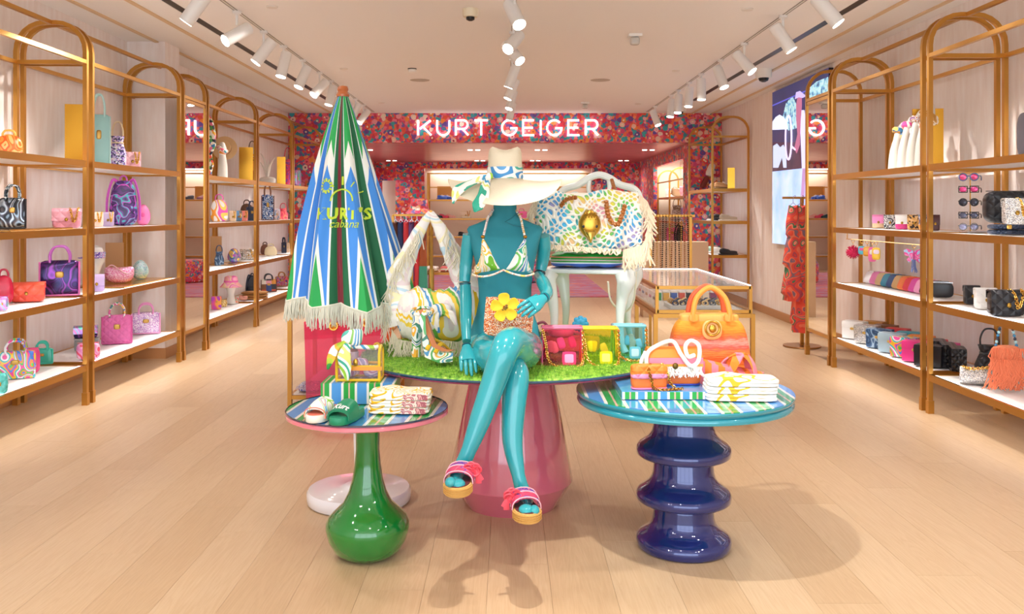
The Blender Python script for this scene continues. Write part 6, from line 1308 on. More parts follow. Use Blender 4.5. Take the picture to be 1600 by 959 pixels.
tray(L_, 176, 222, 1, 'brass tray under the glitter bags on the left')
panel(L_, 166, 192, 379, 1, 'tan upright board behind the pink glitter bag', -.17, TAN, 'shelf_backdrop')
# left, bottom shelf
put('tote', L_, 0, -4, 54, 531, 'rainbow-printed clear tote at the bottom left', RAIN, RAIN)
put('tote', L_, 0, 50, 82, 534, 'teal jelly tote leaning at the bottom left', plain('2FB8A0', .2), '3AC8B0', dx=-.10)
put('pouch', L_, 0, 38, 62, 543, 'hot pink round pouch between the rainbow and teal totes', 'EE4A8C', 'D83A7A', dx=.02)
put('pouch', L_, 0, -10, 12, 583, 'small aqua quilted pouch at the bottom left edge', quilt('5AC8C0', .2, 0, 25), '4AB8B0', dx=.2)
t = thing('display_block', 'grey display block under the small purple bag on the bottom left shelf', 'display box', shelf_xyz(L_, 136, 0, -.08), R(20)); MB().pill((0, 0, .045), (.18, .13, .09), 14, 4).build('block_body', plain('8E9090', .6), t); MB().pill((0, 0, .092), (.185, .135, .012), 14, 4).build('block_lid', plain('A0A2A2', .6), t)
put('flap', L_, 0, 116, 152, 508, 'purple belt bag on top of the grey display block', HOLOD, HOLO, zoff=.10, dx=-.08, chain=False)
put('pouch', L_, 0, 120, 156, 535, 'pink and coral jelly shoulder bag in front of the grey block', swirl('pinkjelly', ['E88AC8', 'F0A0D0', 'E85A7A', 'F4C0E0'], 12, .2), 'E05A60', dx=.14)
put('tote', L_, 0, 160, 206, 474, 'pink tote with multicolour scarf on the bottom left shelf', quilt('E470B0', .4, 0, 24), 'D85AA0', hm=swirl('mscarf', ['3A6AA0', 'E8C83A', 'D85AA0', 'F0F0F0', '4A9A5A'], 20, .5))
put('tote', L_, 0, 206, 250, 474, 'lilac glitter tote with pink ribbon strap on the bottom left shelf', GLL, 'E8A0D0', hm='E89AD0')
# visor on stand, bucket hat on stand
def head_stand(side, pxc, lev, y0, label, hatf, hlabel, dx, hname):
    X, d, z = shelf_xyz(side, pxc, lev, dx); top = H-(y0-VY)*d/F; hh = top-z
    t = thing('hat_stand', label, 'hat stand', (X, d, z)); MB().lathe([(.05, 0), (.055, .01), (.035, hh*.30), (.045, hh*.42), (.072, hh*.60), (.078, hh*.74), (.055, hh*.90), (.01, hh*.96)], n=20).build('head_form', plain('ECEAE2', .6), t); MB().lathe([(.065, 0), (.065, .008)], n=20).build('base_disc', plain('DAD8D0', .5), t)
    k = thing(hname, hlabel, 'hat', (X, d, z+hh*.70)); hatf(k, hh)
def visor(k, hh):
    M_ = swirl('visor_print', ['8A6AC8', 'F0ECF4', '4A90C8', 'E07AC0', 'F4F0F8', '6A4AA8'], 22, .5); MB().lathe([(.082, -.01), (.082, .035), (.077, .037), (.077, -.01)], n=24).build('headband', M_, k)
    b = MB(); b.loft([[Vector((.08*cos(R(a))*s_, -.08*sin(R(a))*s_-(.0 if s_ == 1 else .06), z)) for a in range(-10, 191, 10)] for s_, z in ((1, .0), (1.25, -.006), (1.25, -.010), (1, -.006))]); b.build('peak', M_, k, ang=60)
head_stand(L_, 148, 1, 380, 'white head form wearing the purple visor on the left wall', visor, 'purple and white printed visor on a head form', -.08, 'visor')
def bhat(k, hh):
    M_ = swirl('tiedye', ['F07ABC', 'F8C8A0', 'F490C8', 'F6E0A8', 'E85AB0', 'F8B0C8'], 6, .8, const=False); MB().lathe([(.135, -.045), (.132, -.048), (.080, .012), (.074, .07), (.05, .085), (.0, .088)], n=28).build('hat_body', M_, k); MB().lathe([(.083, .010), (.0805, .03), (.078, .03)], n=28).build('hat_band', plain('F070B8', .8), k)
head_stand(L_, 361, 0, 428, 'white head form wearing the pink bucket hat', bhat, 'pink and yellow tie-dye bucket hat on a head form', -.02, 'bucket_hat')
# left, beyond the mirror
put('dome', L_, 2, 329, 356, 303, 'white, pink and orange swirled dome bag on the shelf beyond the mirror', swirl('sunset_shell', ['F6F0EA', 'F29A2C', 'F4EEE8', 'E85AB8', 'F8D060', 'F4F0F0'], 5, .3), 'E060B0')
for i, (a, c_, nm) in enumerate(((358, 'E8C8A8', 'peach'), (367, '6A9AC8', 'blue'), (376, 'F08A7A', 'coral'))): put('flap', L_, 2, a, a+11, 329, '%s mini bag with gold chain beyond the mirror' % nm, plain(c_, .35), plain(c_, .35), asp=.9)
put('dome', L_, 2, 375, 396, 312, 'brown quilted bag behind the mini bags', BRQ, '4A2E1A', dx=-.14)
put('tote', L_, 2, 385, 402, 314, 'dark navy tote at the end of the mini bag row', plain('1E2A44', .4), '2A3A5A')
put('tote', L_, 2, 408, 428, 288, 'blue floral tote with tall brown handles', BLUF, '6A3A2A', hm='7A4A2A', dx=.05)
put('pouch', L_, 2, 427, 438, 326, 'small white and blue pouch beside the blue floral tote', swirl('wb', ['E8E0E8', '8AA8D0', 'F0D0D0'], 18, .5), 'C0A0A0')
put('bucket', L_, 2, 435, 450, 318, 'coral pink bucket bag near the floral wall', swirl('coralp', ['E8506A', 'F08A6A', 'D83A5A'], 12, .4), 'C83A50')
put('baguette', L_, 2, 446, 459, 330, 'dark brown shoulder bag at the end of that shelf', plain('5A2A28', .4), '3A1A18')
put('bucket', L_, 1, 335, 350, 384, 'denim drawstring bucket bag beyond the mirror', DEN, '3A4A6A')
put('egg', L_, 1, 356, 375, 388, 'holographic teal and purple shell bag', swirl('holoteal', ['2FA8A0', '8A5AC8', '5AC8C0', 'E07AC8', '3A8AB0', 'F0C86A'], 8, .2, metal=.5, const=False), 'B05AC0', asp=.8)
put('flap', L_, 1, 375, 401, 389, 'grey snake-print flap bag beyond the mirror', SNAK, SNAK)
tray(L_, 344, 358, 1, 'brass tray under the denim bucket bag')
put('dome', L_, 1, 407, 421, 378, 'dark brown bag behind the cream one', plain('6A3A24', .5), '4A2616', dx=-.14)
put('dome', L_, 1, 413, 433, 381, 'cream top-handle bag with gathered sides', plain('E0CFA8', .5), 'D0BC90', dx=.04)
put('tote', L_, 1, 440, 447, 371, 'small dark blue bag near the parasol', plain('1F2A44', .4), '1F2A44')
put('pouch', L_, 1, 446, 453, 379, 'small beige bag next to the dark blue one', plain('D8B898', .4), 'C0A080')
panel(L_, 329, 346, 369, 1, 'tan upright board at the back beyond the mirror', -.18, TAN, 'shelf_backdrop')
put('box', L_, 0, 330, 346, 463, 'magenta and gold box bag on a gold base', swirl('mag', ['D03AA8', 'E8507A', 'F0A040', 'B03AC0'], 8, .3), 'D0A040')
put('pouch', L_, 0, 345, 355, 468, 'gold sequinned pouch with fringe beside the magenta box', spots('gold_seq', ['D8B060', 'F4E4B0', 'B08A3A'], 150, .3, .5), 'C0A050')
put('pouch', L_, 0, 357, 373, 465, 'red, green and white floral pouch', swirl('rgw', ['E0504A', 'F4EEE4', '3AA06A', 'F0B0A0', 'E87A5A'], 14, .5), 'D07A6A')
put('baguette', L_, 0, 373, 387, 461, 'peach round-strap bag beside the floral pouch', plain('F0B09A', .4), 'E89A8A')
put('backpack', L_, 0, 386, 402, 427, 'black and navy backpack beyond the mirror', plain('1A1E2A', .4), '2A3448', dx=-.05)
for i, nm in enumerate(('bottom', 'middle', 'top')):
    X, d, z = shelf_xyz(L_, 398, 0, .1); t = thing('folded_bag', 'tan suede folded bag, %s of three beside the black backpack' % nm, 'bag', (X, d, z+.033*i), 0, 'folded tan suede bags'); MB().pill((0, 0, .016), (.30, .22, .032), 5, 6).build('body', plain('A8763E', .8), t); MB().bar([(-.14, -.111, .02), (.14, -.111, .02)], .002, .006, up=(0, 0, 1)).build('stitching', plain('8A5A2A', .8), t)
put('tote', L_, 0, 407, 432, 428, 'patchwork tote in red, blue and cream', PATCH, '6A3A2A', hm='2A2A30')
put('tote', L_, 0, 430, 450, 425, 'multicolour beaded tote with tan handles near the parasol', swirl('multib', ['C83A6A', '3A6AC8', 'E8A03A', '5A2A7A', 'E8507A', '8A5A3A'], 16, .4), 'A8703A', dx=-.05)
# left top shelf beyond the mirror: swimsuit, hat, coral forms
z3 = ZL[3]
sw = thing('printed_swimsuit', 'colourful printed swimsuit hanging from the front rail beyond the left mirror', 'clothing', (-3.18, 9.35, 2.45))
b = MB(); secs = []
for i, (z, w_, dp_) in enumerate(((0, .006, .01), (-.10, .03, .02), (-.22, .055, .04), (-.36, .075, .05), (-.46, .060, .045), (-.56, .085, .06), (-.64, .05, .04), (-.67, .02, .02))): secs.append([Vector((w_*1.2*cos(2*pi*j/16)+.03*sin(i), dp_*sin(2*pi*j/16), z)) for j in range(16)])
b.loft(secs); b.build('swim_body', spots('parrot_print', ['F4EEE4', 'E8503A', 'F2B02C', '3A8AC0', 'F4EEE4', '2A2A3A', 'E87AA0', '5AA85A'], 34, .6), sw, ang=70)
MB().tube([(0, 0, .02), (0, 0, .0), (.01, 0, -.02)], .004, n=5).build('hook', GOLD, sw)
X, d, z = shelf_xyz(L_, 351, 3); t = thing('straw_hat', 'straw boater hat tilted upright on a white stand, top left beyond the mirror', 'hat', (X, d, z+.36), 0); q = Matrix.Rotation(R(80), 3, 'X') @ Matrix.Rotation(R(14), 3, 'Y')
b = MB(); b.loft([[q @ Vector((r*cos(2*pi*j/28), r*sin(2*pi*j/28), zz_)) for j in range(28)] for r, zz_ in ((.14, 0), (.14, .006), (.075, .010), (.072, .08), (.06, .088), (0.005, .09))]); b.build('straw_body', plain('DDB888', .8, 0, 0, .6, 200), t)
b = MB(); b.loft([[q @ Vector((r*cos(2*pi*j/28), r*sin(2*pi*j/28), zz_)) for j in range(28)] for r, zz_ in ((.077, .012), (.0765, .03))], cap=False); b.build('hat_band', plain('8A5A34', .6), t)
def bust(x, d, z, hh, label, par_label=None, scarf=None, lean=0):
    t = thing('scarf_form', label, 'display form', (x, d, z), 0, 'white ceramic display forms')
    b = MB(); q = spline([(0, 0, 0), (.004, 0, hh*.35), (lean*.4, 0, hh*.62), (lean, 0, hh*.82), (lean*1.35, 0, hh*.95)], 5); b.tube(q, lerpl([.058, .050, .036, .045, .028], len(q)), n=16); b.ell(q[-1], (.028, .028, .022), 12, 8); b.build('ceramic_body', plain('DAD4CA', .4, 0, .2), t)
    b = MB(); b.lathe([(.062, 0), (.062, .006)], n=20); b.build('base_disc', plain('E0DCD2', .4), t)
    if scarf: b = MB(); b.torus((lean*.8, 0, hh*.80), .045, .024, Matrix.Rotation(.5, 3, 'Y'), 16, 8); b.pill((lean*.8+.02, -.05, hh*.72), (.08, .04, hh*.16), 2.6, 6); b.build('scarf', scarf, t)
    return t
X, d, z = shelf_xyz(L_, 352, 3, .10); bust(X, d-.1, z, .40, 'white form with pink floral scarf beneath the straw hat', scarf=swirl('pscarf', ['F4F0EC', 'E85A7A', 'F4F0EC', '3AA0B0', 'F29A3A'], 16, .6))
panel(L_, 374, 395, 230, 3, 'gold panel beside the orange faceted bag, top left', -.06)
t = put('bucket', L_, 3, 385, 403, 222, 'orange, white and brown colour-block bag on the far top left shelf', swirl('cblock', ['EE8A2C', 'F4EEE4', 'C85A1C', 'F2A040'], 6, .5), '4A2418')
panel(L_, 433, 446, 245, 3, 'gold panel beside the pink drawstring bag, top left', -.05)
put('bucket', L_, 3, 441, 459, 232, 'crimson and purple drawstring bag on the far top left shelf', swirl('crim', ['D8244A', 'B83A8A', 'E8506A', '8A3AA0'], 10, .35), 'D8244A')
put('pouch', L_, 3, 459, 471, 265, 'purple and silver mini bag at the end of the top left shelf', HOLO, '8A5AA8')
X, d, z = shelf_xyz(L_, 418, 3); t = thing('coral_ornament', 'white branching coral-shaped ornament on the top left shelf', 'ornament', (X, d, z))
b = MB(); rg = random.Random(6)
for k in range(7):
    a = rg.uniform(0, 6.28); p1 = Vector((.04*cos(a), .03*sin(a), .14+.03*k)); p2 = p1+Vector((.06*cos(a), .04*sin(a), .10)); b.tube(spline([(0, 0, .06), p1, p2], 4), [.014]*5+[.011, .009, .007, .005], n=6)
b.build('branches', plain('F4EFE6', .5), t); MB().pill((0, 0, .05), (.22, .16, .10), 2.6, 8).build('rounded_base', plain('F4EFE6', .5), t)
# ---------------------------------------------------------------- right wall
panel(R_, 1427, 1472, 170, 3, 'gold panel behind the front post on the top right shelf', .12)
for i, (px, sc_c, nm) in enumerate(((1399, ['F0C060', '3A7AA8', 'E8A03A'], 'yellow and blue'), (1413, ['E84A9A', 'F4F0EC', 'F07AB8'], 'hot pink'), (1427, ['F4F0EC', 'C87A5A', 'E8E0D8', '8A5A8A'], 'cream and rust'), (1441, ['D8A86A', 'F4E8D8', 'B8843A'], 'tan'))):
    X, d, z = shelf_xyz(R_, px, 3, .0); bust(X, d, z, .40+.035*i, 'white curved form wearing a %s scarf on the top right shelf' % nm, scarf=swirl('sf%d' % i, sc_c, 18, .6), lean=.05)
for i, (a, b_, m, m2, nm) in enumerate(((1363, 1382, 'EE8AC0', 'E8C49A', 'pink and beige'), (1381, 1400, BFL, '1C1C20', 'black and white floral'), (1399, 1419, 'F2EEEA', 'E03A8A', 'white and hot pink'), (1418, 1438, LEO, LEO, 'leopard print'), (1436, 1458, BLUF, 'D88A2C', 'blue floral and orange'), (1454, 1468, '4A2224', '3A1A1C', 'dark oxblood'))):
    put('flap', R_, 2, a, b_, 335, '%s mini flap bag in the row on the right rack' % nm, m2 if i in (0, 2, 4) else m, m, chain=False, asp=.9)
# fan of leaning purses
fan = [('F4EEF0', 'white'), ('EE8AC0', 'candy pink'), ('D8B88A', 'beige'), ('3A8AA8', 'teal'), ('2A4A7A', 'navy'), ('C8A06A', 'tan gold'), ('E8783A', 'orange'), ('D8283A', 'red'), ('D03A9A', 'magenta'), ('F0A0C8', 'light pink'), ('1B1B20', 'black'), ('24242A', 'charcoal')]
for i, (c_, nm) in enumerate(fan):
    X, d, z = shelf_xyz(R_, 1363+i*9, 1, .02); t = thing('wallet', '%s zip wallet leaning in the fanned row on the right rack' % nm, 'wallet', (X, d, z), R(-55), 'fanned wallets on the right rack'); q = Matrix.Rotation(R(-38), 3, 'X')
    MB().pill(q @ Vector((0, 0, .062))+Vector((0, 0, .006)), (.19, .022, .13), 5, 6, rot=q).build('body', plain(c_, .35), t); MB().tube([q @ Vector((-.09, 0, .130)), q @ Vector((.09, 0, .130))], .004, n=5).build('zip', CHAIN, t)
for i, (c_, nm) in enumerate((('1B1B20', 'black'), ('222228', 'black studded'))):
    X, d, z = shelf_xyz(R_, 1464+6*i, 1, .04-.02*i); t = thing('wallet', '%s wallet upright by the front post on the right rack' % nm, 'wallet', (X, d, z), R(-25), 'fanned wallets on the right rack'); MB().pill((0, 0, .055), (.17, .03, .11), 4, 6).build('body', plain(c_, .3), t); MB().tube([(-.08, 0, .110), (.08, 0, .110)], .004, n=5).build('zip', SILVER, t)
# two-deep rows of box purses
rowc = [('F2F0EC', 'white'), (GLS, 'silver metallic'), (DEN, 'denim print'), (plain('A9C4D2', .35), 'pale blue'), (RAIN, 'rainbow'), (plain('E83A8C', .35), 'hot pink'), (plain('1C1C22', .3), 'black')]
for i, (c_, nm) in enumerate(rowc):
    px = 1336+i*19.5; X, d, z = shelf_xyz(R_, px, 0, -.10)
    t = thing('box_purse', '%s box purse in the front row on the bottom right shelf' % nm, 'bag', (X, d, z), R(-42), 'box purses on the bottom right shelf'); mk_box(t, .195, .155, .13, c_, 'C8A050')
for i, (c_, nm) in enumerate((('C98A3A', 'tan'), ('7A4A2A', 'brown'), ('D8303A', 'red'), ('3A9AB0', 'turquoise'), ('F0862C', 'orange'), ('D82A44', 'crimson'), ('E0409A', 'magenta'))):
    px = 1366+i*18.5; X, d, z = shelf_xyz(R_, px, 0, .08)
    t = thing('box_purse', '%s box purse in the back row on the bottom right shelf' % nm, 'bag', (X, d, z), R(-42), 'box purses on the bottom right shelf'); mk_box(t, .185, .150, .12, c_, 'C8A050')
for i in range(3):
    px = 1466+i*15; X, d, z = shelf_xyz(R_, px, 0, .05-.02*i); t = thing('box_purse', 'black crinkled purse right of the front post, %s of three' % ['left', 'middle', 'right'][i], 'bag', (X, d, z), R(-20), 'box purses on the bottom right shelf'); mk_box(t, .10, .165, .19, quilt('17171C', .3, 0, 30), '2A2A30')
# near right bay
put('flap', R_, 1, 1506, 1530, 445, 'black quilted flap bag, leftmost of the flap bags by the post', BLQ, BLQ, chain=False, rz=-10)
put('flap', R_, 1, 1523, 1556, 449, 'white quilted flap bag between two black ones', quilt('F0EEEA', .4, 0, 20), quilt('F4F2EE', .4, 0, 20), chain=False, rz=-10, dx=-.06)
put('flap', R_, 1, 1545, 1598, 452, 'black quilted flap bag with black chain in front of the white one', BLQ, BLQ, rz=-10, dx=-.14)
for i, nm in enumerate(('lower', 'upper')):
    X, d, z = shelf_xyz(R_, 1578, 2, -.06); t = thing('wallet', 'dark blue woven wallet lying flat, %s of two under the black quilted bag' % nm, 'wallet', (X, d, z+.033*i), R(-8), 'dark blue wallets'); MB().pill((0, 0, .016), (.24, .13, .032), 5, 6).build('body', quilt('22304A', .4, 0, 60), t); MB().pill((-.03, -.066, .016), (.03, .010, .028), 4, 4).build('buckle', CHAIN if i else plain('22304A', .3), t)
put('pouch', R_, 2, 1537, 1612, 298, 'large black quilted puffer bag on the near right rack', BLQ, '101014', zoff=.067, rz=-6, dx=.02, name='puffer_handbag')
put('flap', R_, 2, 1567, 1604, 309, 'silver glitter flap bag with gold chain in front of the black puffer bag', GLS, GLS, zoff=.067, rz=-6, dx=-.14)
X, d, z = shelf_xyz(R_, 1527, 0, -.12)
t = thing('barrel_bag', 'gold and silver glitter barrel bag on the bottom shelf of the near right rack', 'bag', (X, d, z), R(-30)); b = MB(); b.loft([[Vector((x, .055*cos(2*pi*j/20), .058+.055*sin(2*pi*j/20))) for j in range(20)] for x in (-.10, -.095, .095, .10)]); b.build('barrel', GLS, t, ang=30)
b = MB(); b.chain(spline([(-.09, 0, .112), (-.04, -.06, .11), (.02, -.05, .115), (.06, -.03, .12), (.09, 0, .112)], 4), .018, .003); b.build('chain_strap', CHAIN, t)
put('bucket', R_, 0, 1524, 1568, 515, 'black woven leather crossbody bag behind the glitter barrel bag', BLQ, '101014', dx=.02)
X, d, z = shelf_xyz(R_, 1572, 0, -.04); t = thing('crochet_bag', 'coral crochet bag with long coral fringe and blue beaded strap', 'bag', (X, d, z), R(-10))
MB().pill((0, 0, .20), (.17, .07, .17), 4, 8).build('crochet_body', plain('F5936A', .8, 0, 0, 1.0, 90), t)
b = MB(); rg = random.Random(15); b.fringe([(-.10, -.045, .20), (.10, -.045, .20)], .19, 110, .007, jit=.1, spread=.10, rnd=rg); b.fringe([(-.09, -.03, .27), (.09, -.03, .27)], .16, 50, .007, spread=.06, rnd=rg); f_ = b.build('fringe', plain('F38A62', .8), t); f_['kind'] = 'stuff'
for s_ in (-1, 1):
    b = MB()
    for k in range(9): b.mi = k % 3; b.ell((s_*(.06-.035*k/8), 0, .285+.020*k), (.010, .010, .010), 8, 6)
    b.build('beaded_strap', [plain('3A8AB8', .3), plain('A8DCE8', .3), plain('26364A', .3)], t)
# sunglasses on a brass stand
X, d, z = shelf_xyz(R_, 1516, 2, .0); s_ = d/F; ss = thing('sunglasses_stand', 'thin brass upright holding five pairs of sunglasses', 'stand', (X, d, z)); hh = H-(272-VY)*s_-z
MB().tube([(0, 0, 0), (0, 0, hh)], .004, n=8).build('post', GOLD, ss); MB().box((.03, 0, .004), (.16, .12, .008)).build('base', SILVER, ss, smooth=False)
for i, (py, lc, fc_, nm) in enumerate(((277, 'D84A7A', '4A6A9A', 'blue-framed with pink lenses at the top'), (296, 'E04A8A', '1A1A1E', 'black square with mirrored pink lenses'), (316, '3A3A48', '1A1A1E', 'black round, third down'), (336, '5A5A70', '24242A', 'black square with grey lenses, fourth down'), (354, '8A8AA8', '6A6A6A', 'thin-framed grey pair at the bottom'))):
    zz_ = H-(py-VY)*s_; t = thing('sunglasses', '%s sunglasses on the brass stand' % nm if False else 'sunglasses on the brass stand, '+nm, 'sunglasses', (X, d, zz_), R(-35), 'sunglasses on the stand')
    fy = -.075
    for sd in (-1, 1):
        rot = Matrix.Rotation(R(90), 3, 'X'); b = MB()
        if i in (1, 3): b.tube([(sd*.034+a*.026, fy, c_*.020) for a, c_ in ((-1, -1), (1, -1), (1, 1), (-1, 1))], .0045, n=6, closed=True)
        else: b.torus((sd*.034, fy, 0), .024, .004 if i < 4 else .002, rot, 18, 6)
        b.build('rim', plain(fc_, .25), t); b = MB(); b.ell((sd*.034, fy, 0), (.024, .003, .020), 12, 6); b.build('lens', plain(lc, .08, .3), t)
        b = MB(); b.tube(spline([(sd*.062, fy, .008), (sd*.064, 0, .008), (sd*.062, .045, .0), (sd*.058, .075, -.018)], 4), .0035, n=6); b.build('temple_arm', plain(fc_, .3), t)
    MB().tube([(-.012, fy, .006), (.012, fy, .006)], .0035, n=6).build('bridge', plain(fc_, .3), t)
    MB().box((0, -.04, -.008), (.012, .075, .004)).build('rest_peg', GOLD, ss).location.z = zz_-z
# hanging charms under the third right shelf
chr_ = thing('charm_rail', 'thin brass rail of bag charms under the shelf of mini bags', 'rail', (3.0, 7.1, ZR[2]-.10)); MB().tube([(0, -.72, 0), (0, .72, 0)], .004, n=6).build('rail_bar', GOLD, chr_)
b = MB(); b.tube([(0, -.70, 0), (0, -.70, .055)], .004, n=6); b.build('rail_hanger', GOLD, chr_); b = MB(); b.tube([(0, .70, 0), (0, .70, .055)], .004, n=6); b.build('rail_hanger', GOLD, chr_)
def charm(px, label, fn):
    d = 3.0*F/(px-VX); t = thing('bag_charm', label, 'charm', (3.0, d, ZR[2]-.10), R(-20), 'bag charms on the brass rail')
    b = MB(); b.torus((0, 0, -.012), .013, .0022, Matrix.Rotation(R(90), 3, 'X'), 12, 5); b.tube([(0, 0, -.024), (0, 0, -.05)], .002, n=4); b.build('key_ring', CHAIN, t); fn(t)
def pom(t):
    b = MB(); rg = random.Random(2)
    for k in range(300):
        a, c_ = rg.uniform(0, 2*pi), rg.uniform(-1, 1); s2 = (1-c_*c_)**.5; v = Vector((s2*cos(a), s2*sin(a), c_)); b.tube([Vector((0, 0, -.11))+v*.02, Vector((0, 0, -.11))+v*.062], [.004, .001], n=3, cap=False)
    b.ell((0, 0, -.11), (.045, .045, .045), 12, 8); o = b.build('pompom', plain('D0285A', .9), t)
charm(1333, 'magenta pompom charm, leftmost on the rail', pom)
for px, c_, c2, nm, L3 in ((1347, '5AC0D8', 'E05AA8', 'aqua square purse', .07), (1355, 'E8A83A', 'F0C86A', 'gold square purse', .08), (1363, 'E86AA8', 'F4F0EC', 'pink and white ice-lolly', .12), (1369, 'F2C83A', 'F0E0F0', 'yellow and white tube', .10)):
    charm(px, nm+' charm on the brass rail', lambda t, c_=c_, c2=c2, L3=L3: (MB().pill((0, 0, -.05-L3/2), (.062, .022, L3), 5, 5).build('charm_body', plain(c_, .35), t), MB().pill((0, -.010, -.055-L3*.3), (.045, .008, L3*.35), 4, 4).build('charm_front', plain(c2, .35), t)))
def bfly(t):
    for sd in (-1, 1):
        b = MB(); b.prism([(0, 0, -.05), (sd*.05, 0, -.03), (sd*.07, 0, -.045), (sd*.062, 0, -.08), (sd*.03, 0, -.09), (sd*.05, 0, -.11), (sd*.035, 0, -.135), (sd*.008, 0, -.11)], .006, (0, 1, 0)); b.build('wing', swirl('bflyw', ['F04AA8', 'F88AC8', 'E83A98', 'A8C8F0'], 20, .3), t, smooth=False)
    b = MB(); b.fringe([(-.012, 0, -.11), (.012, 0, -.11)], .10, 14, .004, jit=.1, spread=.02); o = b.build('tassel', plain('7A8AC0', .7), t); MB().pill((0, -.002, -.08), (.012, .014, .07), 3, 5).build('butterfly_body', plain('C83A88', .4), t)
charm(1428, 'pink butterfly charm with blue tassel on the brass rail', bfly)
charm(1443, 'brown and red heart charms beside the front post', lambda t: (MB().pill((0, 0, -.08), (.03, .014, .05), 2.5, 5).build('heart', plain('8A3A2A', .4), t), MB().pill((0, 0, -.15), (.028, .014, .06), 2.5, 5).build('heart', plain('D83A6A', .4), t)))
X, d, z = shelf_xyz(R_, 1606, 3, .0); t = thing('boot', 'dark suede boot partly in view at the top right edge', 'shoe', (X, d, z)); MB().pill((0, 0, .14), (.09, .12, .28), 4, 6).build('shaft', plain('4A4248', .7), t); MB().pill((0, -.06, .03), (.085, .22, .06), 3.5, 6).build('foot', plain('3A3238', .7), t)
# far right rack: shoes
def shoe(x, d, z, c_, sole, label, rz, sc_=1.0, grp='shoes on the far right rack'):
    t = thing('sneaker', label, 'shoe', (x, d, z), R(rz), grp)
    MB().pill((0, 0, .014*sc_), (.10*sc_, .29*sc_, .028*sc_), 4, 8).build('sole', plain(sole, .5), t)
    MB().pill((0, .0, .055*sc_), (.092*sc_, .27*sc_, .085*sc_), 2.8, 10, fn=lambda x_, y_, z_, v: (v.x*(1-.25*max(0, z_)), v.y, v.z*(1.0 if z_ < 0 else (.55+.75*max(0, y_+.2)))+(-.012*sc_ if y_ < 0 else 0))).build('upper', plain(c_, .4), t)
    b = MB()
    for k in range(4): b.tube([(-.022*sc_, (-.06+.022*k)*sc_, (.070+.008*k)*sc_), (0, (-.06+.022*k)*sc_, (.080+.009*k)*sc_), (.022*sc_, (-.06+.022*k)*sc_, (.070+.008*k)*sc_)], .0035*sc_, n=4)
    b.build('laces', plain('E8E4DE' if c_ != 'EFECE6' else 'B8B4AE', .6), t)
def farpos(px, lev): X = 3.17; d = X*F/(px-VX); return X, d, ZR[lev]+.001
for px, lev, c_, so, lb in ((1119, 2, '3A3A40', 'E8E4DE', 'dark grey trainer, leftmost on the upper middle shelf'), (1128, 2, '17171B', '222226', 'black chunky trainer, middle of the upper middle shelf'), (1138, 2, 'C8BCA8', 'E8E0D0', 'beige trainer, rightmost on the upper middle shelf'),
                            (1118, 1, 'A8D0C0', 'F0F0EC', 'mint and white trainer on the lower middle shelf'), (1126, 1, 'EFECE6', 'F4F2EE', 'white trainer on the lower middle shelf'), (1138, 1, '1A1A22', '1A1A22', 'black trainer on the lower middle shelf'),
                            (1122, 3, '8A6A54', '6A4A34', 'brown slipper on the top shelf'), (1130, 3, 'C89A6A', '8A6A44', 'tan slipper on the top shelf'), (1120, 0, '3A3A44', 'E8E4DE', 'grey trainer on the bottom shelf'), (1134, 0, '1A1A20', '1A1A20', 'black trainer on the bottom shelf')):
    X, d, z = farpos(px, lev); shoe(X, min(d, 14.1), z, c_, so, lb+' of the far right rack', 100)
panel(R_, 1137, 1148, 262, 3, 'gold panel on the top shelf of the far right rack', .1)
t = thing('ankle_boot', 'cream and brown heeled boot displayed on the floral wall, upper right', 'shoe', (P(1106, 0, 14.3).x, 14.3, up(275, 14.3)), R(20)); MB().pill((.05, 0, .10), (.10, .09, .22), 4, 6, rot=Matrix.Rotation(R(25), 3, 'Y')).build('shaft', plain('EFE6DA', .5), t); MB().pill((-.06, 0, -.10), (.22, .09, .08), 3.5, 6, rot=Matrix.Rotation(R(-60), 3, 'Y')).build('foot', plain('7A2A22', .5), t); MB().box((0, .10, -.02), (.14, .14, .02)).build('wall_shelf', GOLD, t, smooth=False)
# ---------------------------------------------------------------- shelving and goods beyond the portal
def simple_rack(x0, x1, y, yb_, label, grp, zs, top=2.28):
    t = thing('display_rack', label, 'display rack', ((x0+x1)/2, y, 0), group=grp)
    b = MB()
    for x in (x0, x1): b.bx(x-.02, x+.02, y-.015, y+.015, 0, top).bx(x-.02, x+.02, yb_-.015, yb_+.015, 0, top)
    b.bx(x0, x1, y-.015, y+.015, top-.03, top).bx(x0, x1, y-.012, y+.012, 1.93, 1.955).build('frame', GOLD, t, world=True, smooth=False)
    for z in zs: sh = MB().bx(x0, x1, y, yb_, z-.035, z).build('shelf', GOLD, t, world=True, smooth=False); MB().bx(x0+.03, x1-.03, y+.01, yb_-.01, z, z+.004).build('shelf_board', WHITE, sh, world=True, smooth=False)
    return t
gz_ = [.35, .80, 1.22, 1.66]
simple_rack(-1.86, .02, 20.62, 21.0, 'left gold rack in the lit niche on the far wall', 'racks in the far niche', gz_)
simple_rack(.10, 1.90, 20.62, 21.0, 'right gold rack in the lit niche on the far wall', 'racks in the far niche', gz_)
def far_item(px, py, kind, c_, label, w=.24, h=.16, lev=None):
    d = 20.78; z = min(gz_, key=lambda q: abs(q-(up(py, d))))+.005; x = P(px, 0, d).x
    if kind == 'shoe': shoe(x, d, z, c_, c_, label, 60, 1.0, 'goods in the far niche')
    else:
        t = thing(NAMES[kind], label, 'bag', (x, d, z), 0, 'goods in the far niche'); KIND[kind](t, w, h, .1, plain(c_, .4), c_)
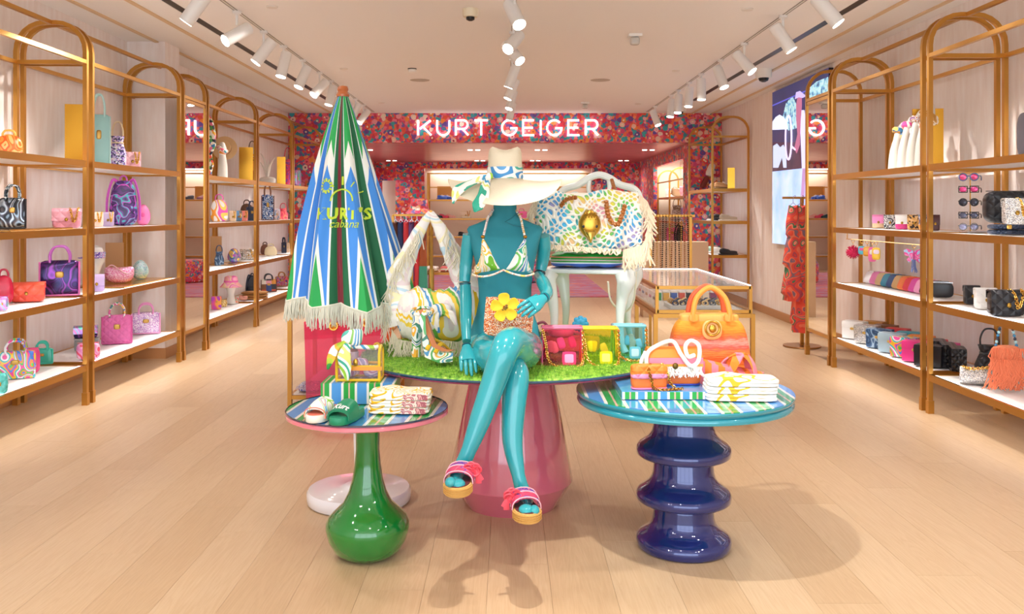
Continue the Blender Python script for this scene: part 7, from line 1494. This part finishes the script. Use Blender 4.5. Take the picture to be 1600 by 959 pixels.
for px, py, k_, c_, lb in ((691, 308, 'shoe', '2A5AB8', 'blue shoe in the gold box on the far niche shelf'), (699, 308, 'shoe', '1F4AA8', 'second blue shoe in the gold box on the far niche shelf'), (683, 338, 'shoe', '12444A', 'dark teal slipper on the far niche shelf'), (693, 338, 'shoe', 'E04A6A', 'coral pink slipper on the far niche shelf'), (704, 338, 'shoe', 'F0B8A8', 'pale pink slipper on the far niche shelf'),
                           (728, 340, 'flap', 'E8D8B8', 'cream flap bag on the far niche shelf'), (815, 338, 'tote', 'EE6AA8', 'pink bag right of the mannequin neck in the far niche'), (724, 366, 'shoe', '2A2A30', 'black heel on the far niche shelf'), (866, 309, 'shoe', '8A5A6A', 'mauve shoe on the far niche shelf'), (889, 308, 'shoe', '3A3A44', 'dark shoe behind the white chair back'), (905, 308, 'shoe', 'C86A6A', 'red shoe behind the white chair back'), (845, 338, 'flap', 'D8A0A0', 'rose flap bag behind the hat brim')):
    far_item(px, py, k_, c_, lb)
for px, w_, lb in ((697, .40, 'left'), (868, .40, 'right')):
    x = P(px, 0, 20.9).x; t = thing('display_box', 'gold open display box on the far niche shelf, %s one' % lb, 'display box', (x, 20.94, 1.665)); MB().box((0, .0, .16), (w_, .02, .30)).build('back_panel', plain('C9924A', .4, .5), t, smooth=False); MB().box((-w_/2, -.04, .16), (.012, .08, .30)).build('side_panel', plain('C9924A', .4, .5), t, smooth=False)
def side_rack(sgn, label, items):
    x0, x1 = sgn*3.10, sgn*3.52; t = thing('display_rack', label, 'display rack', (sgn*3.3, 16.8, 0), group='racks in the corridor alcoves')
    for y in (15.5, 16.9, 18.2):
        b = MB(); hoop(b, x0, x1, y, 2.22, .03); b.build('arch_frame', GOLD, t, world=True, ang=25)
    for z in (.40, .80, 1.20, 1.66): sh = MB().bx(x0, x1, 15.45, 18.25, z-.035, z).build('shelf', GOLD, t, world=True, smooth=False); MB().bx(x0+.02*sgn, x1-.02*sgn, 15.5, 18.2, z, z+.004).build('shelf_board', WHITE, sh, world=True, smooth=False)
    MB().bx(x0-.012, x0+.012, 15.45, 18.25, 1.95, 1.975).build('rail', GOLD, t, world=True, smooth=False)
    for y, z, k_, c_, lb, w_, h_ in items:
        u = thing(NAMES[k_], lb, 'bag', (sgn*3.3, y, z+.005), R(-25*sgn), 'goods in the corridor alcoves'); KIND[k_](u, w_, h_, .12, plain(c_, .4) if isinstance(c_, str) else c_, c_ if isinstance(c_, str) else '8A6A4A')
side_rack(1, 'gold arched rack in the right corridor alcove', [(16.2, 1.66, 'flap', 'E8A0B0', 'pale pink bag on the top shelf of the right alcove', .26, .18), (17.0, 1.66, 'baguette', 'A88A6A', 'taupe bag on the top shelf of the right alcove', .3, .2), (17.7, 1.66, 'flap', 'F0E0DC', 'white bag on the top shelf of the right alcove', .24, .16), (17.2, 1.2, 'bucket', SNAK, 'snake-print bucket bag in the right alcove', .24, .30), (16.0, 1.2, 'tote', 'B8A0E0', 'lilac tote in the right alcove', .3, .26), (17.6, .8, 'tote', 'EE7AA8', 'pink tote in the right alcove', .26, .26), (16.6, .8, 'backpack', '1F1F24', 'black backpack in the right alcove', .26, .32)])
side_rack(-1, 'gold arched rack in the left corridor alcove', [(16.4, 1.2, 'tote', '2A8A6A', 'green tote in the left alcove', .3, .3), (17.4, 1.66, 'flap', 'C86A4A', 'rust bag in the left alcove', .26, .18)])
# low merchandise table beyond, between garments and mannequin
t = thing('low_table', 'low brass-framed table of folded scarves seen past the fringed bag', 'table', (P(700, 0, 11.3).x, 11.3, 0)); b = MB(); 
for x in (-.55, .55):
    for y in (-.3, .3): b.bx(x-.018, x+.018, y-.018, y+.018, 0, .60)
b.bx(-.56, .56, -.31, .31, .60, .63); b.build('table_frame', GOLD, t, smooth=False); MB().bx(-.55, .55, -.30, .30, .25, .27).build('lower_shelf', GOLD, t, smooth=False)
for i, (c_, nm) in enumerate((('E8A0A0', 'blush'), ('F0E4DC', 'ivory'), ('D86A6A', 'rose red'), ('3A9A8A', 'jade'), ('F0C8B0', 'peach'))):
    u = thing('folded_scarf', '%s folded scarf on the low table behind the fringed bag' % nm, 'scarf', (P(700, 0, 11.3).x-.42+.21*i, 11.25, .631), 0, 'folded scarves on the low table'); MB().pill((0, 0, .03), (.18, .26, .06), 6, 5).build('folded_cloth', plain(c_, .85), u); MB().bar([(-.08, -.131, .03), (.08, -.131, .03)], .002, .02, up=(0, 0, 1)).build('label_band', WHITE, u)
